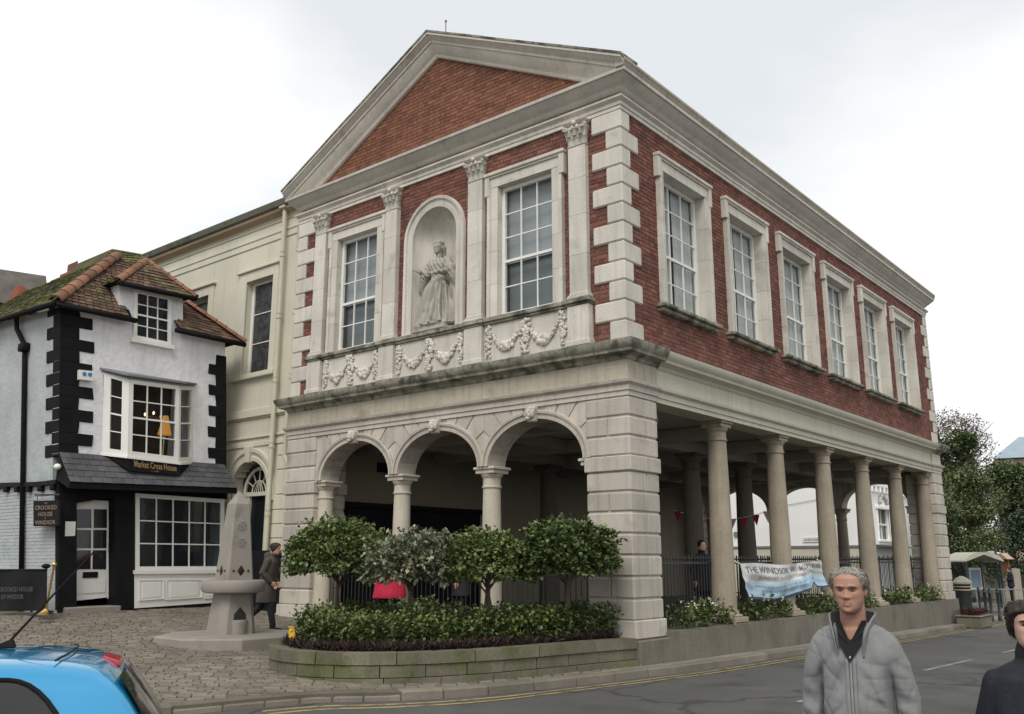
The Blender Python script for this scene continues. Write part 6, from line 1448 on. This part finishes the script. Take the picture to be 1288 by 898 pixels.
# ---- grey haired man in the foreground
def to_z(px, py, d): r = ray(px, py); return CAMP + r * (d / FPX)
hp = to_z(1069, 740, 4.72); gz = G(hp.x, hp.y) - .11; top = to_z(1072, 711.5, 4.72).z; Hm = top - gz
MAN = thing('person', 'grey haired man in a grey zip fleece over a black collared shirt', 'person', (hp.x, hp.y, gz), .16)
k = 1.0; hz0 = Hm - .240; PL = lambda v: Vector(v) + Vector((0, -.02, hz0))
sh_z = hz0 - .090
bd = MB(); head_mesh(bd, k, PL)
bd.limb([(0, .03, sh_z + .0), (0, .022, sh_z + .09), (0, .015, hz0 + .06)], [.068, .064, .062], 16)
ringloft(bd, [((0, .02, sh_z + .02), .08, .07), ((0, .02, sh_z - .05), .11, .08), ((0, .02, sh_z - .12), .14, .10), ((0, .01, sh_z - .35), .14, .11), ((0, .01, sh_z - .52), .14, .11), ((0, .01, sh_z - .62), .14, .11)])
hipz = sh_z - .55
for s in (-1, 1):
    bd.limb([(s * .16, .02, sh_z - .07), (s * .224, .042, sh_z - .32), (s * .232, -.01, sh_z - .60)], [.036, .026, .026], 12); hand(bd, (s * .232, -.025, sh_z - .625), (0, -.12, -1), (0, -1, 0), 1.0, .35)
    bd.limb([(s * .095, .01, hipz), (s * .10, .0, hipz * .52), (s * .105, .03, .10)], [.08, .055, .04], 12); shoe(bd, (s * .105, .03, .085), (s * .15, -1, 0), .9)
body = build('body', solid(bd, .0046, 2, .35), skin, MAN, local=True, smooth=True); lips_to(body, k, PL, mat('stubble_shade_skin', (.345, .19, .14), .65, .08, 30, 160, .14, .15))  # jaw gets a stubble tone that also paints lower-face shading
brw = flat('grey_brow', (.13, .105, .085), .8); eyes(MAN, k, PL, brw)
hm_ = mat('silver_hair', (.27, .255, .225), .55, .15, 30, 160, .3, .4, dirt=((.18, .165, .15), .55, 28))
def hl(a): return interp(a, [0, .35, .75, .95, 1.15, 1.5, 1.9, 2.4, 3.2], [.81, .80, .75, .66, .54, .48, .34, .20, .16])
hair(MAN, k, PL, hm_, hl, .014, .007); strands(MAN, k, PL, hm_, hl, 1700, .03, .014)
fl_ = mat('grey_fleece', (.205, .21, .208), .95, .10, 7, 220, .16, .25, bd=.004)
jk = MB()
ringloft(jk, [((0, .02, sh_z + .045), .085, .075), ((0, .02, sh_z + .015), .155, .10), ((0, .02, sh_z - .04), .175, .115), ((0, .01, sh_z - .14), .180, .140), ((0, .0, sh_z - .30), .168, .148), ((0, .0, sh_z - .48), .168, .150), ((0, .0, sh_z - .62), .175, .152), ((0, .0, sh_z - .70), .172, .150)], 28)
for s in (-1, 1): jk.limb([(s * .142, .02, sh_z - .062), (s * .190, .03, sh_z - .17), (s * .226, .045, sh_z - .32), (s * .236, -.005, sh_z - .585)], [.074, .072, .064, .053], 14)
def jfold(p):
    ax = abs(p.x); z = p.z - sh_z; q = p.copy()
    arm = sm(.165, .215, ax)
    d = .009 * noise.noise(Vector((p.x * 7, p.y * 5, z * 4))) + .006 * noise.noise(Vector((p.x * 14 + z * 11 * np.sign(p.x), p.y * 8, z * 7)))
    # drag folds from the armpits towards the zip, and rings above the cuffs
    w = sin((z * 26 + ax * 30)) * .011 * sm(.05, .17, ax) * (1 - arm) * (1 - sm(.2, .62, -z)) ; w += arm * .010 * sin(z * 62 + p.x * 25) * sm(.12, .45, -z)
    w += -.016 * exp(-((ax - .12 + (z + .34) * .45) / .022) ** 2) * sm(.1, .25, -z) * (1 - sm(.4, .62, -z))
    for fr, an, am in ((6.5, .9, .009), (10, -.5, .006), (14, 1.6, .003)):
        c_ = noise.noise(Vector(((ax * cos(an) + z * sin(an)) * fr, (-ax * sin(an) + z * cos(an)) * fr * .38, 3 * (p.x > 0) + an))); w -= am * exp(-(c_ / .13) ** 2) * sm(.03, .08, ax)
    q.y -= (d + w) * np.tanh((.025 - p.y) / .04); q.x += np.sign(p.x) * d * .6
    q.y += .030 * exp(-((ax - .160 - .05 * (-z - .2)) / .011) ** 2) * sm(.13, .22, -z) * (p.y < .06)
    # open neck: the V down to the zip pull
    if p.y < 0 and z > -.115:
        v = .070 * (z + .115) / .15
        if ax < v: q.y += .045 * sm(v, v - .02, ax)
    q.x *= 1 - .035 * sm(.60, .70, -z); return tuple(q)
jo = solid(jk, .0065, 3, .5); build('fleece_jacket', warp(jo, jfold), fl_, MAN, local=True, smooth=True)
ysurf = -.155
cl = MB()
def collar(u, v):
    a = -2.62 + 5.24 * u; op = abs(2 * u - 1); r = .082 + .022 * v + .02 * op ** 3; z = sh_z + .015 + .085 * v * (1 - .18 * op ** 2) - .035 * op ** 3 * (1 - v) - .10 * op ** 8; return (r * 1.02 * sin(a) * (1 + .15 * op ** 6), .025 + r * cos(a) - .030 * op ** 6 - .02 * op ** 12, z)
cl.grid(collar, 48, 8); co_ = build('collar', cl, [fl_], MAN, local=True, smooth=True); sdm = co_.modifiers.new('thickness', 'SOLIDIFY'); sdm.thickness = .007; sdm.offset = 0
ci = MB(); ci.grid(lambda u, v: tuple(Vector(collar(u, v)) * 1.0 + Vector((-.006 * sin(-2.62 + 5.24 * u), -.006 * cos(-2.62 + 5.24 * u), .0))), 48, 8); build('collar_lining', ci, flat('dark_lining', (.05, .052, .058), .9), MAN, local=True, smooth=True)
po_ = MB()
for s in (-1, 1):            # open black collar of the shirt
    po_.hexa([(s * .010, -.092, sh_z - .025), (s * .055, -.070, sh_z + .020), (s * .072, -.03, sh_z + .060), (s * .052, -.048, sh_z + .058), (s * .010, -.112, sh_z - .050), (s * .060, -.092, sh_z + .0), (s * .078, -.04, sh_z + .055), (s * .056, -.06, sh_z + .060)])
po_.add([(-.065, -.070, sh_z + .030), (0, -.100, sh_z - .035), (.065, -.070, sh_z + .030), (.055, -.112, sh_z - .05), (0, -.150, sh_z - .14), (-.055, -.112, sh_z - .05)], [(0, 5, 4, 1), (1, 4, 3, 2)])
build('shirt', po_, flat('black_shirt', (.012, .012, .014), .9), MAN, local=True)
zp = MB()
jz = {}
for p in jo.v:
    if abs(p[0]) < .012 and p[1] < 0: jz.setdefault(round((p[2] - sh_z) / .02), []).append(p[1])
zs = sorted(q for q in jz if -35 < q < -5); pts = [Vector((.0, min(jz[q]) - .001, sh_z + q * .02)) for q in zs]
if len(pts) > 2:
    zp.rings([[p + Vector((x, y, 0)) for x, y in ((-.006, .003), (-.005, -.004), (.005, -.004), (.006, .003))] for p in pts]); build('zip', zp, flat('grey_zip', (.25, .25, .25), .5), MAN, local=True, smooth=True)
    for s in (-1, 1): build('zip_placket', MB().rings([[p + Vector((s * .017 + x, y, 0)) for x, y in ((-.010, .004), (-.008, -.005), (.008, -.005), (.010, .004))] for p in pts]), fl_, MAN, local=True, smooth=True)
    build('zip_pull', MB().ell(pts[-1] + Vector((0, -.008, .0)), (.006, .004, .012), 8, 6), K['steel'], MAN, local=True)
tr_ = MB(); ringloft(tr_, [((0, .01, hipz - .06), .165, .12), ((0, .01, hipz + .12), .17, .12)])
for s in (-1, 1): tr_.limb([(s * .095, .01, hipz - .02), (s * .10, .0, hipz * .52), (s * .105, .03, .13)], [.095, .078, .068], 12)
build('trousers', warp(solid(tr_, .012, 4), fold(.008, 9)), flat('navy_trousers', (.03, .035, .05), .9), MAN, local=True, smooth=True)
s_ = MB(); [shoe(s_, (s * .105, .03, .09), (s * .15, -1, 0), 1.08) for s in (-1, 1)]; build('shoes', solid(s_, .01, 3), K['black'], MAN, local=True, smooth=True)
# ---- dark haired boy at the right edge
def simple(label, loc, rz, H, top_m, leg_m, hair_m, line, sk=skin2, legs=((0, 0), (0, 0)), lean=0.0, arms=None, coat=0.0, voxel=.011, coll=True, face=False, hood=False, thick=.016, topname='jacket', bag=None):
    """clothed figure; legs: (forward swing, knee) per side; arms: list of joint chains per side in body units"""
    R = thing('person', label, 'person', loc, rz); k = H / 1.75; hz = H - .240 * k; LZ = lambda p: Vector((p[0], p[1] + 0, p[2]))
    def L_(p):      # lean the upper body forward about the hips
        p = Vector(p); z0 = .95 * k
        if p.z > z0 and lean: d = p.z - z0; y = p.y; p = Vector((p.x, y * cos(lean) - d * sin(lean), z0 + d * cos(lean) + y * sin(lean)))
        return p
    sz = hz - .10 * k; PLc = lambda v: L_(Vector(v) + Vector((0, -.02 * k, hz))); b = MB(); head_mesh(b, k, PLc); b.limb([L_((0, .03 * k, sz)), L_((0, .02 * k, sz + .08 * k)), L_((0, .015 * k, hz + .06 * k))], [.06 * k, .055 * k, .055 * k], 12); b.limb([L_((0, .015 * k, .95 * k)), L_((0, .015 * k, 1.2 * k)), L_((0, .02 * k, sz - .06 * k))], [.12 * k, .12 * k, .12 * k], 12)
    A = arms or [[(s * .165, .02, -.07), (s * .235, .04, -.30), (s * .23, -.03, -.54)] for s in (-1, 1)]; T_m, C = MB(), MB(); sb = MB()
    for i, s in enumerate((-1, 1)):
        ch = [L_((x * k, y * k, sz + z * k)) for x, y, z in A[i]]; b.limb(ch, [.045 * k, .04 * k, .03 * k], 10); d = (ch[2] - ch[1]).normalized(); hand(b, ch[2] + d * .015 * k, d, (0, -1, .1), k, .5); C.limb(ch[:2] + [ch[1].lerp(ch[2], .96)], [.075 * k, .065 * k, .052 * k], 12)
        sw, kn = legs[i]; hp_ = Vector((s * .09 * k, .01 * k, .90 * k)); kn_ = hp_ + Vector((0, -sin(sw), -cos(sw))) * .42 * k; an = kn_ + Vector((0, -sin(sw - kn), -cos(sw - kn))) * .40 * k; f = Vector((s * .1, -cos(sw - kn), -sin(-(sw - kn)) * .0 - (.5 if kn > .5 else 0)))
        b.limb([hp_, kn_, an], [.075 * k, .05 * k, .036 * k], 10); T_m.limb([hp_, kn_, kn_.lerp(an, .93)], [.092 * k, .072 * k, .06 * k], 12); shoe(b, an, f, k); shoe(sb, an, f, 1.1 * k)
    ringloft(T_m, [((0, .01 * k, .82 * k), .15 * k, .11 * k), ((0, .01 * k, 1.0 * k), .155 * k, .115 * k)])
    rr = [((0, .02, .045), .08, .07), ((0, .02, .01), .15, .10), ((0, .02, -.04), .20, .125), ((0, .015, -.2), .20, .14), ((0, .01, -.4), .19, .145), ((0, .01, -.58 - coat), .20 + coat * .15, .155 + coat * .15), ((0, .01, -.64 - coat), .20 + coat * .15, .155 + coat * .15)]
    c0 = len(C.v); ringloft(C, [((c[0] * k, c[1] * k, sz + c[2] * k), a * k, e * k) for c, a, e in rr], 22); C.v = C.v[:c0] + [tuple(L_(p)) for p in C.v[c0:]]
    if coll: C.limb([L_((0, .03 * k, sz + .02 * k)), L_((0, .02 * k, sz + .085 * k))], [.078 * k, .076 * k], 14)
    if hood: C.ell(L_((0, .10 * k, sz + .04 * k)), (.13 * k, .08 * k, .10 * k), 12, 9)
    o = build('body', solid(b, .0065 if face else voxel * .8, 3, .4), sk, R, local=True, smooth=True)
    if face: lips_to(o, k, PLc) if not lean else None; eyes(R, k, PLc, hair_m, (.03, .02, .015))
    build(topname, warp(solid(C, voxel, 4), fold(.012, 9)), top_m, R, local=True, smooth=True); build('trousers', warp(solid(T_m, voxel, 4), fold(.010, 9, 4)), leg_m, R, local=True, smooth=True); build('shoes', solid(sb, voxel, 3), K['black'], R, local=True, smooth=True)
    hair(R, k, PLc, hair_m, line, thick, .008, seed=H)
    if face: strands(R, k, PLc, hair_m, line, 500, .03, thick)
    return R, L_, sz, k
nv = mat('black_quilted_jacket', (.014, .016, .022), .75, .2, 6, 60, .2, .3); dkh = mat('dark_brown_hair', (.028, .017, .014), .5, .2, 20, 120, .3, .4); dt = flat('dark_trousers', (.02, .02, .022), .9)
bp_ = to_z(1294, 790, 4.35); gb = G(bp_.x, bp_.y) - .11; tb_ = to_z(1288, 753, 4.35).z
simple('dark haired boy in a black jacket with a high collar, cut by the right edge', (bp_.x, bp_.y, gb), .30, tb_ - gb, nv, dt, dkh, lambda a: interp(a, [0, .6, 1.0, 1.25, 1.6, 2.2, 3.2], [.70, .68, .58, .34, .22, .10, .06]), face=True, voxel=.009, thick=.02)
# ---- passer-by behind the fountain, back to us
wk = to_z(338, 705, 18.1); gw = G(wk.x, wk.y)
brc = mat('brown_grey_coat', (.075, .065, .055), .9, .12, 5, 60, .1, .2)
simple('walking person seen from behind in a hooded brown grey coat and dark trousers', (wk.x, wk.y, gw), radians(125), 1.74, brc, dt, dkh, lambda a: interp(a, [0, .7, 1.2, 1.8, 3.2], [.8, .72, .45, .15, .05]), legs=((.30, .1), (-.30, .55)), lean=.16, coat=.20, hood=True, topname='coat',
       arms=[[(-.185, .02, -.03), (-.25, .06, -.27), (-.17, -.12, -.42)], [(.185, .02, -.03), (.25, .06, -.27), (.17, -.12, -.42)]])
# ---- people in and around the hall
rc = mat('crimson_coat', (.42, .018, .05), .8, .1, 6, 40, .1, .2); fair = mat('ginger_hair', (.28, .11, .05), .6, .2, 14, 90, .2, .3)
q = PY(486, 745, -.35); gq = .42
RP = simple('person bending over in a crimson red coat behind the planter trees', (q.x - .12, -.15, .45), radians(225), 1.86, rc, dt, fair, lambda a: interp(a, [0, 1, 3.2], [.8, .4, .1]), lean=.80, coat=.30, topname='coat')[0]
RP.scale = (1.3, 1.2, 1.0)
q = PY(581, 690, 1.2)
simple('ginger haired person in a dark coat standing under the middle arch', (q.x, 1.2, .42), radians(-60), 1.72, flat('dark_coat', (.03, .03, .035), .9), dt, fair, lambda a: interp(a, [0, .6, 1.2, 3.2], [.8, .7, .3, .05]), topname='coat', coat=.2)
q = PX(883, 700, -1.5)
simple('dark silhouetted person standing in the hall beside the first side column', (-1.5, q.y, .42), radians(60), 1.74, flat('black_coat', (.015, .015, .017), .9), dt, dkh, lambda a: interp(a, [0, .7, 1.2, 3.2], [.8, .7, .4, .1]), topname='coat', coat=.15)
q = gpt(1268, 45.5)
simple('person in dark clothes standing on the far pavement near the gate', tuple(q), radians(-60), 1.72, flat('dark_blue_coat', (.02, .025, .035), .9), dt, dkh, lambda a: interp(a, [0, .7, 1.2, 3.2], [.8, .7, .4, .1]), voxel=.02, arms=[[(-.185, .02, -.03), (-.25, .0, -.28), (-.10, -.20, -.30)], [(.185, .02, -.03), (.25, .0, -.28), (.10, -.20, -.30)]])
# ================================================================ STATUE in the niche
sx, sy, sz0 = NX - .02, .20, 6.495
ST_ = thing('statue', 'pale stone statue of a crowned woman in a flowing gown standing in the niche', 'statue', (sx, sy, sz0))
stm = mat('statue_stone', (.37, .35, .30), .85, .1, 3, 40, .1, .3, dirt=((.16, .15, .125), .55, 4))
b = MB(); b.box((-.36, -.26, 0), (.36, .22, .14)); b.box((-.40, -.30, 0), (.40, .22, .05))
HS_ = 1.98; k = HS_ / 1.80 * 1.0; hz = .14 + HS_ - .255 * k - .06
head_mesh(b, k * .97, lambda v: Vector((v[0], v[1] - .03, v[2] + hz)))
b.limb([(0, .0, hz - .13), (0, -.01, hz + .05)], [.065, .058], 12); b.ell((0, .06, hz + .15), (.105, .09, .13)); b.ell((.0, .10, hz + .04), (.08, .07, .12))
for i in range(10): a = 2 * pi * i / 10; b.ell((.075 * cos(a), -.01 + .085 * sin(a), hz + .245), (.025, .025, .035 + .012 * (i % 2)), 8, 6)
b.ell((0, 0, hz + .28), (.06, .07, .05))
ringloft(b, [((0, .0, hz - .10), .10, .08), ((0, .0, hz - .15), .21, .11), ((0, -.01, hz - .26), .20, .13), ((0, -.01, hz - .40), .155, .115), ((0, .0, hz - .52), .135, .11), ((0, .0, hz - .60), .17, .14), ((.0, .0, hz - .78), .25, .19), ((.0, .02, hz - 1.05), .31, .22), ((.02, .02, hz - 1.35), .37, .25), ((.04, .0, .15), .44, .30), ((.05, .0, .12), .40, .28)], 26)
for s in (-1, 1):
    el = (s * .33, -.04, hz - .46); wr_ = (s * (.16 if s > 0 else .34), -.24 if s > 0 else -.16, hz - (.50 if s > 0 else .36)); b.limb([(s * .20, .0, hz - .17), el, wr_], [.095, .10, .05], 12); hand(b, wr_, (-s * .6, -.4, -.1) if s > 0 else (-.3, -.8, .2), (0, 0, 1), 1.0, .6); b.ell((s * .30, -.03, hz - .40), (.13, .12, .13)); b.limb([el, (s * .42, .03, hz - .72), (s * .40, .05, hz - .9)], [.09, .08, .03], 10)
b.limb([(-.30, .08, hz - .5), (-.42, .10, hz - 1.0), (-.50, .06, .2)], [.09, .12, .12], 10); b.limb([(.30, .08, hz - .5), (.40, .10, hz - 1.0), (.50, .0, .2)], [.08, .12, .12], 10)
def drape(p):
    a = atan2(p.x, -p.y); q = p.copy(); t = hz - p.z
    if t > .56 and p.z > .16: g_ = (.044 * sin(a * 9 + p.z * 2.5 + 1.2 * noise.noise((a * 2, p.z * 1.5, 0))) + (.022) * sin(a * 19 - p.z * 4)) * sm(.56, .9, t); q.x *= 1 + g_ / .3; q.y += (1 if p.y > 0 else -1) * g_
    elif .12 < t < .56: q.y += .010 * sin(p.x * 60 + p.z * 40) + .008 * noise.noise(p * 18)
    return tuple(q)
b.v = [(x * 1.20, y * 1.08, z) for x, y, z in b.v]
for i in range(9): a = 2 * pi * i / 9; b.ell((.10 * cos(a), -.01 + .095 * sin(a), hz + .265), (.028, .028, .055), 8, 6)
build('figure', warp(solid(b, .010, 2, .4), drape), stm, ST_, local=True, smooth=True)
# ================================================================ BLUE CAR, rear of its roof in view
cpos = to_z(143, 846, 4.6); head_dir = -Vector((RX.x, RX.y, 0)).normalized()
crz = atan2(head_dir.y, head_dir.x) + radians(20)
blue = bpy.data.materials.new('metallic_blue_paint'); blue.use_nodes = True; bb = blue.node_tree.nodes['Principled BSDF']; bb.inputs['Base Color'].default_value = (.015, .27, .52, 1); bb.inputs['Roughness'].default_value = .18; bb.inputs['Metallic'].default_value = .25; bb.inputs['Coat Weight'].default_value = 1; bb.inputs['Coat Roughness'].default_value = .04
H_C = 1.385
rear_local = Vector((-1.78, .50, 0)); rot = Matrix.Rotation(crz, 3, 'Z'); base = Vector((cpos.x, cpos.y, 0)) - rot @ rear_local; zc = cpos.z - (H_C - .10)
CAR = thing('parked_car', 'bright blue hatchback car with roof aerial, only its rear roof in view', 'car', (base.x, base.y, zc), crz)
SX = [-2.02, -1.95, -1.80, -1.62, -1.3, -.8, -.2, .4, .8, 1.2, 1.6, 1.9, 2.02]
ROOF = [.95, 1.04, 1.30, 1.345, 1.372, 1.385, 1.38, 1.30, 1.12, .98, .93, .84, .70]; BELT = [.92, .94, .955, .96, .96, .95, .94, .93, .92, .915, .88, .80, .66]; RWD = [.62, .62, .56, .52, .545, .56, .56, .54, .58, .62, .66, .64, .55]; BWD = [.70, .76, .80, .825, .84, .845, .845, .845, .84, .83, .80, .74, .60]
def csec(i):
    r, b, w, bw2 = ROOF[i], BELT[i], RWD[i], BWD[i]; r = max(r, b + .01); h = [(.45 * bw2 / .84, .22), (bw2 * .93, .24), (bw2 * .985, .40), (bw2, .62), (bw2 * .99, b - .06), (bw2 * .965, b)]
    up = [(w + (bw2 * .965 - w) * .62, b + (r - b) * .34), (w + (bw2 * .965 - w) * .30, b + (r - b) * .68), (w + (bw2 * .965 - w) * .06, b + (r - b) * .88), (w * .90, b + (r - b) * .955), (w * .60, b + (r - b) * .99 + .006), (0, r + .012)]
    half = h + up; return [(SX[i], y, z) for y, z in half] + [(SX[i], -y, z) for y, z in half[-2::-1]]
cb_ = MB(); cb_.rings([csec(i) for i in range(len(SX))]); bodyo = build('body', cb_, blue, CAR, local=True, smooth=radians(60)); ssm = bodyo.modifiers.new('smooth', 'SUBSURF'); ssm.levels = ssm.render_levels = 2
def glassm(): 
    if 'cg' not in K: K['cg'] = mat('tinted_car_glass', (.035, .037, .036), .05, .02, 3, 30, .02, 0, spec=.25)
    return K['cg']
def side_pt(x, f, o=0.0, s=1):
    b = interp(x, SX, BELT); h = interp(x, SX, ROOF) - b; w = interp(x, SX, RWD); D = interp(x, SX, BWD) * .965 - w
    return Vector((x, s * (w + D * interp(f, [0, .34, .68, .88, .96], [1, .62, .30, .06, -.1]) + o), b + h * f))
for s in (-1, 1):
    for x0, x1 in ((-1.64, -.55), (-.47, .55)):
        m = MB()
        def gw_(u, v):
            x = x0 + (x1 - x0) * u; tmax = .78 if x0 > -1 else .78 * (1 - .90 * (1 - min(1, u / .30)) ** 2.2); 
            if x0 > -1: tmax = .78 * min(1, (1.02 - u) / .42) ** .7
            return tuple(side_pt(x, .06 + (tmax - .06) * v, .010, s))
        m.grid(gw_, 24, 6); build('side_window', m, glassm(), CAR, local=True, smooth=True)
        e = [Vector(gw_(u / 24, 1)) for u in range(25)] + [Vector(gw_(1, 0))] + [Vector(gw_(1 - u / 24, 0)) for u in range(25)]
        build('window_seal', MB().tube(e + [e[0]], .013, 5), K['black'], CAR, local=True, smooth=True)
rw2 = MB(); rw2.grid(lambda u, v: tuple(Vector((-2.0 + .19 * v - .025 * sin(pi * u), (-.62 + 1.24 * u) * (1 - .16 * v), .99 + .27 * v + .012))), 14, 5); build('rear_window', rw2, glassm(), CAR, local=True, smooth=True)
build('brake_light', MB().hexa([(-1.80, -.15, 1.272), (-1.70, -.15, 1.30), (-1.70, .15, 1.30), (-1.80, .15, 1.272), (-1.795, -.14, 1.303), (-1.70, -.13, 1.338), (-1.70, .13, 1.338), (-1.795, .14, 1.303)], 0, .01), mat('red_lens', (.35, .02, .03), .15, .1, 20, 60, .2, 0, spec=.6), CAR, local=True)
for s in (-1, 1):
    build('tail_light', MB().ell((-1.97, s * .66, .78), (.05, .09, .13)), bpy.data.materials['red_lens'], CAR, local=True, smooth=True); build('headlight', MB().ell((1.86, s * .60, .72), (.12, .14, .09)), K['steel'], CAR, local=True, smooth=True)
    build('door_mirror', MB().ell((.62, s * .95, .98), (.08, .10, .07)), blue, CAR, local=True, smooth=True); build('door_handle', MB().tube([(-.45, s * .85, .82), (-.28, s * .86, .82)], .018, 6), blue, CAR, local=True)
    for x in (-1.28, 1.28):
        ty = build('wheel', MB().rings([[(x + r * cos(2 * pi * j / 24), s * y, .30 + r * sin(2 * pi * j / 24)) for j in range(24)] for r, y in ((.19, .70), (.29, .66), (.30, .70), (.30, .82), (.285, .855), (.20, .86))]), K['black'], CAR, local=True, smooth=True); build('rim', MB().rings([[(x + r * cos(2 * pi * j / 20), s * y, .30 + r * sin(2 * pi * j / 20)) for j in range(20)] for r, y in ((.20, .80), (.20, .855), (.17, .84), (.05, .85))]), K['steel'], ty, local=True)
build('roof_seam', MB().tube([(-1.50 - .06 * (1 - (y / .5) ** 2), y, 1.349 + .022 * (1 - (y / .5) ** 2)) for y in [-.48 + .08 * q_ for q_ in range(13)]], .005, 5), K['black'], CAR, local=True)
ws = MB(); ws.grid(lambda u, v: (1.02 - .62 * v, (-.62 + 1.24 * u) * (1 - .16 * v), .99 + .31 * v + .03), 10, 5); build('windscreen', ws, glassm(), CAR, local=True, smooth=True); build('number_plate', MB().box((-2.06, -.26, .55), (-2.03, .26, .66)), flat('plate_yellow', (.6, .45, .05), .5), CAR, local=True)
ab = Vector((-1.20, .06, 1.383)); build('aerial_base', MB().hexa([ab + Vector(v) for v in ((-.07, -.03, 0), (.07, -.02, 0), (.07, .02, 0), (-.07, .03, 0), (-.05, -.014, .05), (.0, -.012, .03), (.0, .012, .03), (-.05, .014, .05))], 0, .008), K['black'], CAR, local=True); build('aerial', MB().tube([ab + Vector((-.03, 0, .03)), ab + Vector((-.40, 0, .50))], [.008, .0045], 6), K['black'], CAR, local=True)
